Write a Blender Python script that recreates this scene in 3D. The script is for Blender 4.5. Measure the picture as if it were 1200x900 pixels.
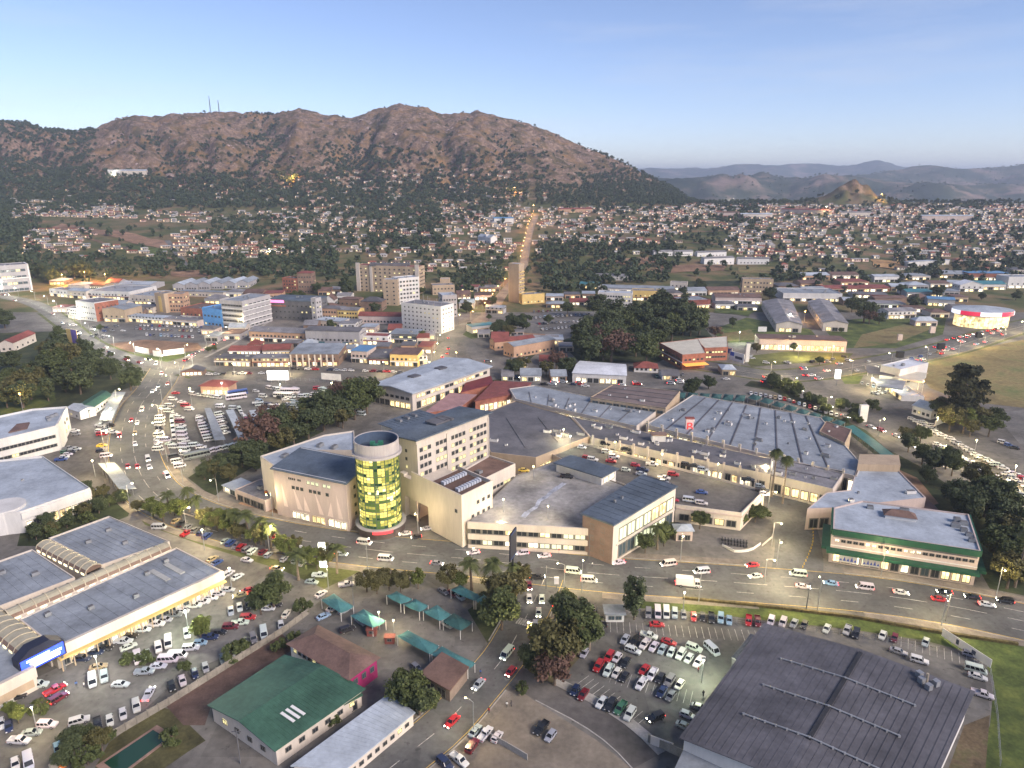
import bpy, math, random
import numpy as np
from mathutils import Vector, Matrix
R = math.radians
random.seed(7); rng = np.random.default_rng(7)
for o in list(bpy.data.objects): bpy.data.objects.remove(o)
S = bpy.context.scene
COL = S.collection
# ---------------------------------------------------------------- camera
CAMH = 120.0; TH = R(16.6); FP = 811.0
cam_d = bpy.data.cameras.new('camera'); cam_d.sensor_width = 36; cam_d.lens = 36*FP/1200
cam_d.clip_start = 1; cam_d.clip_end = 60000
cam = bpy.data.objects.new('camera', cam_d); COL.objects.link(cam)
cam.location = (0, 0, CAMH); cam.rotation_euler = (R(90)-TH, 0, 0); S.camera = cam
# ---------------------------------------------------------------- sky, sun, exposure
SUN_EL, SUN_AZ = R(33), R(128)          # azimuth clockwise from +Y: behind the camera on the right
W = bpy.data.worlds.new('World'); S.world = W; W.use_nodes = True
wn = W.node_tree.nodes; wl = W.node_tree.links
bg = wn['Background']; sky = wn.new('ShaderNodeTexSky'); sky.sky_type = 'NISHITA'; sky.sun_disc = False
sky.sun_elevation = SUN_EL; sky.sun_rotation = SUN_AZ; sky.altitude = 1200; sky.air_density = 0.9; sky.dust_density = 0.35; sky.ozone_density = 2.5
hs = wn.new('ShaderNodeHueSaturation'); hs.inputs['Saturation'].default_value = 1.0
tn = wn.new('ShaderNodeMix'); tn.data_type = 'RGBA'; tn.blend_type = 'MULTIPLY'; tn.inputs['Factor'].default_value = 1; tn.inputs['B'].default_value = (1.0, 0.895, 0.955, 1)
wl.new(sky.outputs[0], hs.inputs['Color']); wl.new(hs.outputs[0], tn.inputs['A']); tcw = wn.new('ShaderNodeTexCoord'); mpw = wn.new('ShaderNodeMapping'); mpw.inputs['Scale'].default_value = (1.2, 1.2, 11); mpw.inputs['Rotation'].default_value = (0, R(7), 0); wl.new(tcw.outputs['Generated'], mpw.inputs['Vector'])
ncw = wn.new('ShaderNodeTexNoise'); ncw.inputs['Scale'].default_value = 2.2; ncw.inputs['Detail'].default_value = 7; ncw.inputs['Roughness'].default_value = .6; wl.new(mpw.outputs[0], ncw.inputs['Vector'])
rcw = wn.new('ShaderNodeMapRange'); rcw.inputs['From Min'].default_value = .50; rcw.inputs['From Max'].default_value = .80; rcw.inputs['To Max'].default_value = .30; wl.new(ncw.outputs['Fac'], rcw.inputs['Value'])
ccw = wn.new('ShaderNodeMix'); ccw.data_type = 'RGBA'; ccw.inputs['B'].default_value = (4.6, 4.7, 5.2, 1); wl.new(rcw.outputs[0], ccw.inputs['Factor']); wl.new(tn.outputs['Result'], ccw.inputs['A'])     # thin high cloud
wl.new(ccw.outputs['Result'], bg.inputs['Color']); bg.inputs['Strength'].default_value = 0.080
sd = bpy.data.lights.new('sun', 'SUN'); sd.energy = 2.5; sd.angle = R(26); sd.color = (1, 0.86, 0.77)
sun = bpy.data.objects.new('sun', sd); COL.objects.link(sun)
sv = Vector((math.sin(SUN_AZ)*math.cos(SUN_EL), math.cos(SUN_AZ)*math.cos(SUN_EL), math.sin(SUN_EL)))
sun.rotation_euler = sv.to_track_quat('Z', 'Y').to_euler(); sun.location = (300, -300, 400)
S.view_settings.view_transform = 'Standard'; S.view_settings.look = 'None'; S.view_settings.gamma = 1; S.view_settings.use_curve_mapping = False
S.view_settings.exposure = 1.18
S.cycles.max_bounces = 5; S.cycles.diffuse_bounces = 2; S.cycles.glossy_bounces = 2; S.cycles.transparent_max_bounces = 4
S.cycles.volume_bounces = 0; S.cycles.use_denoising = True; S.cycles.caustics_reflective = False; S.cycles.caustics_refractive = False
# ---------------------------------------------------------------- numeric helpers
_perm = rng.permutation(256); _perm = np.concatenate([_perm, _perm, _perm])
_grad = np.stack([np.cos(np.arange(256)*2.399), np.sin(np.arange(256)*2.399)], 1)
def perlin(x, y):
    x = np.asarray(x, float); y = np.asarray(y, float)
    xi = np.floor(x).astype(int); yi = np.floor(y).astype(int); xf = x-xi; yf = y-yi
    u = xf**3*(xf*(xf*6-15)+10); v = yf**3*(yf*(yf*6-15)+10)
    def g(ix, iy, fx, fy):
        h = _perm[_perm[ix & 255]+(iy & 255)]; return _grad[h, 0]*fx+_grad[h, 1]*fy
    n00 = g(xi, yi, xf, yf); n10 = g(xi+1, yi, xf-1, yf); n01 = g(xi, yi+1, xf, yf-1); n11 = g(xi+1, yi+1, xf-1, yf-1)
    a = n00+u*(n10-n00); b = n01+u*(n11-n01); return (a+v*(b-a))*1.5
def fbm(x, y, s, o=4):
    r = 0; a = 1.0
    for k in range(o):
        r = r+a*perlin(np.asarray(x)/s+17.3*k, np.asarray(y)/s-9.1*k); s /= 2.03; a *= 0.5
    return r
def ridged(x, y, s, o=4):
    r = 0; a = 1.0
    for k in range(o):
        r = r+a*(1-np.abs(perlin(np.asarray(x)/s+7.7*k, np.asarray(y)/s+3.3*k))*2); s /= 2.1; a *= 0.5
    return r
def sst(a, b, x):
    t = np.clip((np.asarray(x, float)-a)/(b-a), 0, 1); return t*t*(3-2*t)
CT, ST = math.cos(TH), math.sin(TH)
def uv(px, py):      # horizontal and vertical slope of the sight line through a photo point
    a = (px-600)/FP; b = (450-py)/FP; w = CT+b*ST
    return a/w, (-ST+b*CT)/w
def P(px, py, z=0.0):                  # point of the level plane z seen at a photo point
    u, v = uv(px, py); y = (z-CAMH)/v; return Vector((u*y, y, z))
RIDGE = [(-300,170),(-80,150),(0,142),(30,143),(45,150),(75,155),(90,157),(120,148),(150,138),(200,133),(250,130),(290,131),(320,133),(350,127),(380,133),(415,138),(440,128),(468,122),(500,128),(520,136),(560,130),(600,140),(640,155),(690,175),(730,190),(760,207),(790,222),(806,234),(830,241),(1600,241)]
_ru = np.array([uv(a, b)[0] for a, b in RIDGE]); _rv = np.array([uv(a, b)[1] for a, b in RIDGE])
_rd = np.interp(_ru, [-1, -0.45, -0.1, 0.1, 0.25, 0.3, 1], [2500, 2450, 2500, 2350, 2050, 1750, 1700])
def layer(pts, D, wid, lo):
    return (np.array([uv(a, b)[0] for a, b in pts]), np.array([uv(a, b)[1] for a, b in pts]), D, wid, lo)
LAYERS = [layer([(600,215),(700,204),(760,197),(830,199),(860,194),(897,196),(927,192),(960,192),(1000,197),(1030,191),(1057,196),(1120,200),(1300,200)], 11000, 1700, -60),
          layer([(880,225),(960,212),(1033,204),(1067,196),(1090,195),(1120,199),(1167,197),(1200,193),(1300,190)], 6200, 1000, -70),
          layer([(600,225),(740,206),(800,210),(840,207),(895,208),(927,212),(967,204),(1010,208),(1080,216),(1300,218)], 4300, 620, -70)]
def gully(x, y): u = np.asarray(x)/np.maximum(y, 1.0); return np.clip(1-np.abs(perlin(u*12+0.4*perlin(x/260, y/260), np.asarray(y)/1400))*3.2, 0, 1)**1.5
def hz(x, y):
    x = np.asarray(x, float); y = np.asarray(y, float); u = x/np.maximum(y, 1.0)
    b = np.interp(y, [0, 640, 760, 1000, 1300, 1600, 1750, 2600, 3300, 30000], [0, 0, 3.5, 20, 40, 58, 62, -60, -70, -70])
    D = np.interp(u, _ru, _rd); zr = 120+D*np.interp(u, _ru, _rv)
    F = np.interp(u, [-1, -0.2, 0.1, 0.3], [1350, 1420, 1450, 1600])
    bf = np.interp(F, [1000, 1300, 1600, 1750], [20, 40, 58, 62])
    t = (y-F)/(D-F); front = bf+(zr-bf)*(0.62*sst(0, 1, t)+0.38*np.clip(t, 0, 1)**1.6)
    back = -70+(zr+70)*np.exp(-((y-D)/700.0)**2)
    m = np.where(y < D, front, back); mm = sst(0.0, 0.22, t)*np.where(u < 0.32, 1, 0)
    rise = np.clip((zr-70)/200, 0, 1)
    amp = mm*np.clip((m-50)/120, 0, 1)*rise
    env = 0.12+0.88*np.sin(np.pi*np.clip(t, 0, 1))**0.8
    m = m-amp*env*34*gully(x, y)
    m = m+amp*env*(fbm(x, y, 420, 4)*44+(ridged(x, y, 170, 4)-1.0)*12)+amp*perlin(x/26, y/26)*6.5+amp*perlin(x/11, y/11)*3.2
    z = np.where((t > 0) & (u < 0.36), np.maximum(m, np.where(y < D, b*0+bf, b)), b)
    z = np.where((y > D) & (u >= 0.30), b, z)
    z = z+sst(700, 950, y)*fbm(x, y, 260, 3)*np.where(t < 0.2, 5.0, 0)
    z = z+42*np.exp(-(((x-800)/62)**2+((y-1690)/60)**2))*(1+0.5*perlin(x/25, y/25))
    for lu, lv, DD, wd, lo in LAYERS:
        dd = DD*(1+0.05*perlin(u*9+DD, u*0+1.5)); zt = 120+dd*np.interp(u, lu, lv)
        q = (y-dd)/wd; L = lo+(zt-lo)*np.exp(-q*q)*(1+0*q)
        L = L+(fbm(x, y, wd*0.8, 5)*0.5*(zt-lo))*np.exp(-q*q)*sst(0.02, 0.5, np.abs(q))+np.exp(-q*q)*fbm(x, y, 200, 3)*10
        z = np.where(y > 2300, np.maximum(z, L), z)
    return z
def hz1(x, y): return float(hz(np.array([x]), np.array([y]))[0])
_YS = np.concatenate([np.linspace(90, 640, 400), np.linspace(642, 4000, 2600)])
def G(px, py):                          # point of the ground seen at a photo point
    u, v = uv(px, py)
    p = P(px, py, 0) if v < -1e-3 else None
    if p is not None and p.y < 640: return p
    zz = hz(u*_YS, _YS); s = 120+v*_YS
    k = np.nonzero(s <= zz)[0]
    if len(k) == 0: return None
    k = k[0]; y = _YS[k]; return Vector((u*y, y, float(zz[k])))
def proj(p):
    d = p.y*CT-(p.z-CAMH)*ST; return 600+FP*p.x/d, 450-FP*((p.z-CAMH)*CT+p.y*ST)/d
def topz(base, ytop):                   # height at which a vertical line from base reaches photo row ytop
    b = (450-ytop)/FP; v = (-ST+b*CT)/(CT+b*ST); return CAMH+v*base.y
# ---------------------------------------------------------------- materials
MATS = {}
def newmat(name):
    m = bpy.data.materials.new(name); m.use_nodes = True; nt = m.node_tree
    return m, nt, nt.nodes['Principled BSDF']
def mat(name, col, rough=0.85, var=0.18, scale=0.35, metal=0.0, streak=False, fine=True, spec=0.3, col2=None, bump=0.0, patch=0.0):
    if name in MATS: return MATS[name]
    m, nt, b = newmat(name); N = nt.nodes; L = nt.links
    g = N.new('ShaderNodeNewGeometry'); mp = N.new('ShaderNodeMapping'); L.new(g.outputs['Position'], mp.inputs['Vector'])
    if streak: mp.inputs['Scale'].default_value = (1, 1, 0.18)
    n1 = N.new('ShaderNodeTexNoise'); n1.inputs['Scale'].default_value = scale; n1.inputs['Detail'].default_value = 6; n1.inputs['Roughness'].default_value = 0.65
    L.new(mp.outputs[0], n1.inputs['Vector'])
    r = N.new('ShaderNodeValToRGB'); e = r.color_ramp.elements
    c2 = col2 if col2 else tuple(min(1, c*(1+var*1.5)) for c in col)
    e[0].position = 0.3; e[0].color = (*[c*(1-var*1.6) for c in col], 1); e[1].position = 0.7; e[1].color = (*c2, 1)
    md = e.new(0.5); md.color = (*[(a+b2)/2 for a, b2 in zip(col, col)], 1)
    L.new(n1.outputs['Fac'], r.inputs['Fac']); out_ = r.outputs[0]
    def mul(col, fac, lo, hi):
        q = N.new('ShaderNodeMapRange'); q.inputs['From Min'].default_value = 0.25; q.inputs['From Max'].default_value = 0.75; q.inputs['To Min'].default_value = lo; q.inputs['To Max'].default_value = hi; L.new(fac, q.inputs['Value'])
        x = N.new('ShaderNodeMix'); x.data_type = 'RGBA'; x.blend_type = 'MULTIPLY'; x.inputs['Factor'].default_value = 1; L.new(col, x.inputs['A']); L.new(q.outputs[0], x.inputs['B']); return x.outputs['Result']
    for s_, w_ in ((scale*0.22, var*.9), (scale*9, var*.7)):
        n3 = N.new('ShaderNodeTexNoise'); n3.inputs['Scale'].default_value = s_; n3.inputs['Detail'].default_value = 3; L.new(mp.outputs[0], n3.inputs['Vector']); out_ = mul(out_, n3.outputs['Fac'], 1-w_, 1+w_)
    if patch:                              # repaired squares, oil and dust patches
        vo = N.new('ShaderNodeTexVoronoi'); vo.inputs['Scale'].default_value = patch; vo.distance = 'CHEBYCHEV'; L.new(mp.outputs[0], vo.inputs['Vector']); sc_ = N.new('ShaderNodeSeparateColor'); L.new(vo.outputs['Color'], sc_.inputs[0]); out_ = mul(out_, sc_.outputs[0], .90, 1.08)
        n4 = N.new('ShaderNodeTexNoise'); n4.inputs['Scale'].default_value = .55; n4.inputs['Detail'].default_value = 4; L.new(mp.outputs[0], n4.inputs['Vector']); q = N.new('ShaderNodeMapRange'); q.inputs['From Min'].default_value = .60; q.inputs['From Max'].default_value = .72; L.new(n4.outputs['Fac'], q.inputs['Value']); out_ = mul(out_, q.outputs[0], 1.06, .70)
    L.new(out_, b.inputs['Base Color'])
    b.inputs['Roughness'].default_value = rough; b.inputs['Metallic'].default_value = metal; b.inputs['Specular IOR Level'].default_value = spec
    if bump:
        bp = N.new('ShaderNodeBump'); bp.inputs['Strength'].default_value = bump; bp.inputs['Distance'].default_value = 0.2
        n2 = N.new('ShaderNodeTexNoise'); n2.inputs['Scale'].default_value = scale*8; n2.inputs['Detail'].default_value = 5
        L.new(mp.outputs[0], n2.inputs['Vector']); L.new(n2.outputs['Fac'], bp.inputs['Height']); L.new(bp.outputs[0], b.inputs['Normal'])
    MATS[name] = m; return m
def emat(name, col, strength, var=0.0, scale=0.6):
    if name in MATS: return MATS[name]
    m, nt, b = newmat(name)
    b.inputs['Base Color'].default_value = (*[c*0.5 for c in col], 1); b.inputs['Emission Color'].default_value = (*col, 1); b.inputs['Emission Strength'].default_value = strength
    if var:
        N = nt.nodes; L = nt.links; g = N.new('ShaderNodeNewGeometry'); n1 = N.new('ShaderNodeTexVoronoi'); n1.inputs['Scale'].default_value = scale
        L.new(g.outputs['Position'], n1.inputs['Vector']); mr = N.new('ShaderNodeMapRange'); mr.inputs['To Min'].default_value = strength*(1-var); mr.inputs['To Max'].default_value = strength*(1+var)
        sp = N.new('ShaderNodeSeparateColor'); L.new(n1.outputs['Color'], sp.inputs[0]); L.new(sp.outputs[0], mr.inputs['Value']); L.new(mr.outputs[0], b.inputs['Emission Strength'])
    MATS[name] = m; return m
def glassmat(name, col, rough=0.12):
    if name in MATS: return MATS[name]
    m, nt, b = newmat(name); b.inputs['Base Color'].default_value = (*col, 1); b.inputs['Roughness'].default_value = rough; b.inputs['Specular IOR Level'].default_value = 0.6
    MATS[name] = m; return m
def leafmat(name, c1, c2):
    if name in MATS: return MATS[name]
    m, nt, b = newmat(name); N = nt.nodes; L = nt.links
    g = N.new('ShaderNodeNewGeometry'); oi = N.new('ShaderNodeObjectInfo')
    r = N.new('ShaderNodeValToRGB'); e = r.color_ramp.elements; e[0].color = (*c1, 1); e[1].color = (*c2, 1)
    n = N.new('ShaderNodeTexNoise'); n.inputs['Scale'].default_value = 0.22; n.inputs['Detail'].default_value = 2; L.new(g.outputs['Position'], n.inputs['Vector'])
    a = N.new('ShaderNodeMath'); a.operation = 'MULTIPLY'; a.inputs[1].default_value = 0.5; L.new(g.outputs['Random Per Island'], a.inputs[0])
    ad = N.new('ShaderNodeMath'); ad.operation = 'MULTIPLY_ADD'; ad.inputs[1].default_value = 0.6; L.new(n.outputs['Fac'], ad.inputs[0]); L.new(a.outputs[0], ad.inputs[2])
    L.new(ad.outputs[0], r.inputs['Fac']); L.new(r.outputs[0], b.inputs['Base Color'])
    b.inputs['Roughness'].default_value = 0.7; b.inputs['Specular IOR Level'].default_value = 0.2
    MATS[name] = m; return m
# ---------------------------------------------------------------- objects
LABELS = {}
def tag(o, label=None, cat=None, group=None, kind=None):
    if label:
        o['label'] = label
        n = len(label.replace(',', ' ').split())
        if n < 4 or n > 16: print('LABEL LENGTH', n, label)
        if label in LABELS: print('LABEL TWICE', label)
        LABELS[label] = 1
    if cat: o['category'] = cat
    if group: o['group'] = group
    if kind: o['kind'] = kind
    return o
def empty(name, loc, label, cat, group=None, rz=0):
    o = bpy.data.objects.new(name, None); COL.objects.link(o); o.location = loc; o.rotation_euler = (0, 0, rz); o.empty_display_size = 1
    return tag(o, label, cat, group)
class MB:
    def __init__(s): s.v = []; s.f = []; s.m = []
    def face(s, pts, mi=0):
        k = len(s.v); s.v += [tuple(p) for p in pts]; s.f.append(tuple(range(k, k+len(pts)))); s.m.append(mi); return s
    def prism(s, poly, z0, z1, mi=0, top=None, bottom=False):
        n = len(poly); poly = [(p[0], p[1]) for p in poly]
        ar = sum(poly[i][0]*poly[(i+1) % n][1]-poly[(i+1) % n][0]*poly[i][1] for i in range(n))
        if ar < 0: poly = poly[::-1]
        k = len(s.v); s.v += [(*p, z0) for p in poly]+[(*p, z1) for p in poly]
        for i in range(n):
            j = (i+1) % n; s.f.append((k+i, k+j, k+n+j, k+n+i)); s.m.append(mi)
        s.f.append(tuple(range(k+n, k+2*n))); s.m.append(mi if top is None else top)
        if bottom: s.f.append(tuple(range(k+n-1, k-1, -1))); s.m.append(mi)
        return s
    def box(s, c, d, mi=0, rz=0.0, bottom=True):
        ca, sa = math.cos(rz), math.sin(rz); hx, hy = d[0]/2, d[1]/2
        poly = [(c[0]+x*ca-y*sa, c[1]+x*sa+y*ca) for x, y in ((-hx, -hy), (hx, -hy), (hx, hy), (-hx, hy))]
        return s.prism(poly, c[2]-d[2]/2, c[2]+d[2]/2, mi, bottom=bottom)
    def bar(s, a, b, w, h=None, mi=0):          # square bar between two points
        a = Vector(a); b = Vector(b); d = (b-a).normalized(); up = Vector((0, 0, 1)) if abs(d.z) < 0.95 else Vector((1, 0, 0))
        x = d.cross(up).normalized()*w/2; y = x.cross(d).normalized()*(h or w)/2
        k = len(s.v)
        for p in (a, b): s.v += [tuple(p-x-y), tuple(p+x-y), tuple(p+x+y), tuple(p-x+y)]
        for f in ((0, 1, 5, 4), (1, 2, 6, 5), (2, 3, 7, 6), (3, 0, 4, 7), (3, 2, 1, 0), (4, 5, 6, 7)): s.f.append(tuple(k+i for i in f)); s.m.append(mi)
        return s
    def tube(s, pts, rad, n=8, mi=0):
        k = len(s.v); rad = rad if hasattr(rad, '__len__') else [rad]*len(pts)
        for i, p in enumerate(pts):
            p = Vector(p); d = (Vector(pts[min(i+1, len(pts)-1)])-Vector(pts[max(i-1, 0)])).normalized()
            up = Vector((0, 0, 1)) if abs(d.z) < 0.9 else Vector((1, 0, 0)); x = d.cross(up).normalized(); y = d.cross(x)
            s.v += [tuple(p+rad[i]*(x*math.cos(2*math.pi*j/n)+y*math.sin(2*math.pi*j/n))) for j in range(n)]
        for i in range(len(pts)-1):
            for j in range(n): s.f.append((k+i*n+j, k+i*n+(j+1) % n, k+(i+1)*n+(j+1) % n, k+(i+1)*n+j)); s.m.append(mi)
        s.f.append(tuple(k+(len(pts)-1)*n+j for j in range(n))); s.m.append(mi)
        s.f.append(tuple(k+n-1-j for j in range(n))); s.m.append(mi)
        return s
    def mesh(s, name, mats):
        me = bpy.data.meshes.new(name); me.from_pydata(s.v, [], s.f)
        for m in (mats if isinstance(mats, (list, tuple)) else [mats]): me.materials.append(m)
        me.polygons.foreach_set('material_index', s.m); me.update(); return me
    def build(s, name, mats, parent=None):
        o = bpy.data.objects.new(name, s.mesh(name, mats)); COL.objects.link(o)
        if parent is not None:
            o.parent = parent
            if parent.type == 'EMPTY' or True: o.matrix_parent_inverse = PINV(parent)
        return o
def wmat(o):
    m = Matrix.LocRotScale(o.location, o.rotation_euler, o.scale)
    return wmat(o.parent) @ o.matrix_parent_inverse @ m if o.parent else m
def PINV(parent): return wmat(parent).inverted()      # meshes are written in world coordinates
def npmesh(name, V, Fq, mats, mi=None, smooth=False):
    me = bpy.data.meshes.new(name); V = np.asarray(V, np.float32); Fq = np.asarray(Fq, np.int32); n = Fq.shape[1]
    me.vertices.add(len(V)); me.vertices.foreach_set('co', V.ravel()); me.loops.add(Fq.size); me.loops.foreach_set('vertex_index', Fq.ravel())
    me.polygons.add(len(Fq)); me.polygons.foreach_set('loop_start', np.arange(0, Fq.size, n, dtype=np.int32))
    for m in (mats if isinstance(mats, (list, tuple)) else [mats]): me.materials.append(m)
    if mi is not None: me.polygons.foreach_set('material_index', np.asarray(mi, np.int32))
    if smooth: me.polygons.foreach_set('use_smooth', np.ones(len(Fq), bool))
    me.update(calc_edges=True); me.validate(); return me
def link(name, me, parent=None, loc=(0, 0, 0), rz=0, sc=1):
    o = bpy.data.objects.new(name, me); COL.objects.link(o); o.location = loc; o.rotation_euler = (0, 0, rz); o.scale = (sc, sc, sc) if not hasattr(sc, '__len__') else sc
    if parent is not None: o.parent = parent
    return o
# ================================================================ terrain
us = np.concatenate([np.linspace(-1.25, -0.8, 20)[:-1], np.linspace(-0.8, 0.8, 460), np.linspace(0.8, 1.25, 20)[1:]])
ys = np.concatenate([[-150, 20, 90, 200, 400, 600], np.linspace(640, 1300, 70), np.linspace(1308, 2800, 230), np.linspace(2840, 15000, 190), [22000, 40000]])
UU, YY = np.meshgrid(us, ys); XX = UU*np.maximum(YY, 250)
ZZ = hz(XX, np.maximum(YY, 1)); V = np.stack([XX, YY, ZZ], -1).reshape(-1, 3)
nu = len(us); ii, jj = np.meshgrid(np.arange(len(ys)-1), np.arange(nu-1), indexing='ij'); k = (ii*nu+jj).ravel()
Fq = np.stack([k, k+1, k+1+nu, k+nu], 1)
def terrain_mat():
    m, nt, b = newmat('terrain'); N = nt.nodes; L = nt.links
    g = N.new('ShaderNodeNewGeometry'); sp = N.new('ShaderNodeSeparateXYZ'); L.new(g.outputs['Position'], sp.inputs[0])
    def noise(s, d=6, r=0.6, vec=None):
        n = N.new('ShaderNodeTexNoise'); n.inputs['Scale'].default_value = s; n.inputs['Detail'].default_value = d; n.inputs['Roughness'].default_value = r
        L.new(vec or g.outputs['Position'], n.inputs['Vector']); return n.outputs['Fac']
    def ramp(f, stops):
        r = N.new('ShaderNodeValToRGB'); e = r.color_ramp.elements
        e[0].position, e[0].color = stops[0][0], (*stops[0][1], 1); e[1].position, e[1].color = stops[-1][0], (*stops[-1][1], 1)
        for p, c in stops[1:-1]: q = e.new(p); q.color = (*c, 1)
        L.new(f, r.inputs['Fac']); return r.outputs[0]
    def mix(f, a, b2):
        x = N.new('ShaderNodeMix'); x.data_type = 'RGBA'; L.new(f, x.inputs['Factor']); L.new(a, x.inputs['A']); L.new(b2, x.inputs['B']); return x.outputs['Result']
    def mrange(f, a, b2):
        x = N.new('ShaderNodeMapRange'); x.interpolation_type = 'SMOOTHSTEP'; x.inputs['From Min'].default_value = a; x.inputs['From Max'].default_value = b2; L.new(f, x.inputs['Value']); return x.outputs[0]
    town = ramp(noise(0.02, 8, 0.62), [(0.32, (0.045, 0.062, 0.026)), (0.46, (0.09, 0.098, 0.042)), (0.56, (0.15, 0.12, 0.065)), (0.7, (0.24, 0.15, 0.09))])
    grass = ramp(noise(0.012, 8, 0.7), [(0.3, (0.03, 0.034, 0.016)), (0.47, (0.10, 0.075, 0.036)), (0.6, (0.25, 0.15, 0.070)), (0.75, (0.18, 0.098, 0.052))])
    mp = N.new('ShaderNodeMapping'); mp.inputs['Scale'].default_value = (1, 1, 0.5); L.new(g.outputs['Position'], mp.inputs['Vector'])
    rock = ramp(noise(0.09, 8, 0.75, mp.outputs[0]), [(0.3, (0.04, 0.031, 0.027)), (0.5, (0.20, 0.135, 0.095)), (0.68, (0.40, 0.295, 0.22))])
    rm = mrange(noise(0.022, 10, 0.72), 0.44, 0.54)
    mount = mix(rm, grass, rock)
    zs = N.new('ShaderNodeMath'); zs.operation = 'MULTIPLY_ADD'; zs.inputs[1].default_value = 60; L.new(noise(0.01, 4), zs.inputs[0]); L.new(sp.outputs['Z'], zs.inputs[2])
    far = ramp(noise(0.004, 8, 0.7), [(0.35, (0.014, 0.028, 0.02)), (0.5, (0.05, 0.06, 0.042)), (0.62, (0.21, 0.155, 0.13))])
    c = mix(mrange(zs.outputs[0], 85, 150), town, mount); c = mix(mrange(sp.outputs['Y'], 2700, 3300), c, far)
    L.new(c, b.inputs['Base Color']); b.inputs['Roughness'].default_value = 0.95; b.inputs['Specular IOR Level'].default_value = 0.1
    bp = N.new('ShaderNodeBump'); bp.inputs['Strength'].default_value = 0.9; bp.inputs['Distance'].default_value = 9
    mm = N.new('ShaderNodeMath'); mm.operation = 'MULTIPLY'; L.new(noise(0.07, 8, 0.7), mm.inputs[0]); L.new(mrange(sp.outputs['Z'], 70, 130), mm.inputs[1])
    L.new(mm.outputs[0], bp.inputs['Height']); L.new(bp.outputs[0], b.inputs['Normal'])
    return m
ter = link('terrain', npmesh('terrain', V, Fq, terrain_mat(), smooth=True)); tag(ter, kind='structure')
_usl, _ysl = us, ys
def hz1(x, y):                          # height of the terrain mesh itself
    u = x/max(y, 250.0); i = int(np.searchsorted(_ysl, y))-1; j = int(np.searchsorted(_usl, u))-1
    i = max(0, min(len(_ysl)-2, i)); j = max(0, min(len(_usl)-2, j))
    s = (y-_ysl[i])/(_ysl[i+1]-_ysl[i]); t = (u-_usl[j])/(_usl[j+1]-_usl[j])
    return float((ZZ[i, j]*(1-t)+ZZ[i, j+1]*t)*(1-s)+(ZZ[i+1, j]*(1-t)+ZZ[i+1, j+1]*t)*s)
# ================================================================ ground surfaces
M_asph = mat('asphalt', (0.096, 0.097, 0.096), 0.85, 0.22, 0.09, bump=0.1, patch=.09)
M_asph2 = mat('worn_asphalt', (0.125, 0.12, 0.111), 0.9, 0.26, 0.07, patch=.08)
M_pave = mat('dusty_paving', (0.13, 0.122, 0.109), 0.92, 0.28, 0.05, patch=.05)
M_lane = mat('dark_tarmac', (0.105, 0.097, 0.09), 0.9, 0.3, 0.06)
M_conc = mat('concrete', (0.30, 0.285, 0.26), 0.9, 0.18, 0.2)
M_dirt = mat('red_dirt', (0.22, 0.135, 0.085), 0.95, 0.3, 0.06)
M_drygrass = mat('dry_grass', (0.19, 0.15, 0.065), 0.95, 0.35, 0.05, col2=(0.10, 0.125, 0.04))
M_grass = mat('lawn', (0.065, 0.09, 0.022), 0.95, 0.4, 0.12, col2=(0.13, 0.15, 0.035))
M_dgrass = mat('dark_scrub', (0.028, 0.040, 0.016), 0.95, 0.4, 0.1, col2=(0.07, 0.07, 0.03))  # dark green scrub colour
M_paint = mat('road_paint', (0.40, 0.385, 0.35), 0.7, 0.35, 0.8)
M_ypaint = mat('yellow_paint', (0.55, 0.38, 0.08), 0.7, 0.25, 0.8)
def catmull(pts, n=8):
    out = []
    for i in range(len(pts)-1):
        p0, p1, p2, p3 = (Vector(pts[max(0, min(len(pts)-1, j))]) for j in (i-1, i, i+1, i+2))
        for k in range(n):
            t = k/n; out.append(0.5*((2*p1)+(p2-p0)*t+(2*p0-5*p1+4*p2-p3)*t*t+(3*p1-p0-3*p2+p3)*t**3))
    out.append(Vector(pts[-1])); return out
def line2(px, n=8): return [Vector((p.x, p.y)) for p in catmull([G(*q).to_2d() for q in px], n)]
def resample(l, step):
    o = [l[0]]; acc = 0
    for a, b in zip(l, l[1:]):
        d = (b-a).length; t = step-acc
        while t <= d: o.append(a+(b-a)*(t/d)); t += step
        acc = (acc+d) % step
    return o
def normals(l): return [Vector((-(d := (l[min(i+1, len(l)-1)]-l[max(i-1, 0)]).normalized()).y, d.x)) for i in range(len(l))]
def gz(p, z): return (hz1(p.x, p.y) if p.y > 640 else 0)+z*(1 if p.y < 640 else 1+(p.y-640)/80)
def road(name, px, w, m, z=0.03, kerb=True, line=None):
    l = resample(line or line2(px), 5); nn = normals(l); b = MB(); rows = []
    offs = [-w/2, -w/6, w/6, w/2]
    for p, n in zip(l, nn): rows.append([(q.x, q.y, gz(q, z)) for q in (p+n*o for o in offs)])
    for r0, r1 in zip(rows, rows[1:]):
        for i in range(3): b.face([r0[i+1], r0[i], r1[i], r1[i+1]][::-1])
    tag(b.build(name, m), kind='structure')
    return l, nn
def strip_off(l, nn, o0, o1, z, b, mi=0, dash=None):
    for i in range(len(l)-1):
        if dash and i % dash[1] >= dash[0]: continue
        q = [l[i]+nn[i]*o0, l[i]+nn[i]*o1, l[i+1]+nn[i+1]*o1, l[i+1]+nn[i+1]*o0]
        b.face([(p.x, p.y, gz(p, z)) for p in q][::-1] if o1 > o0 else [(p.x, p.y, gz(p, z)) for p in q], mi)
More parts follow.
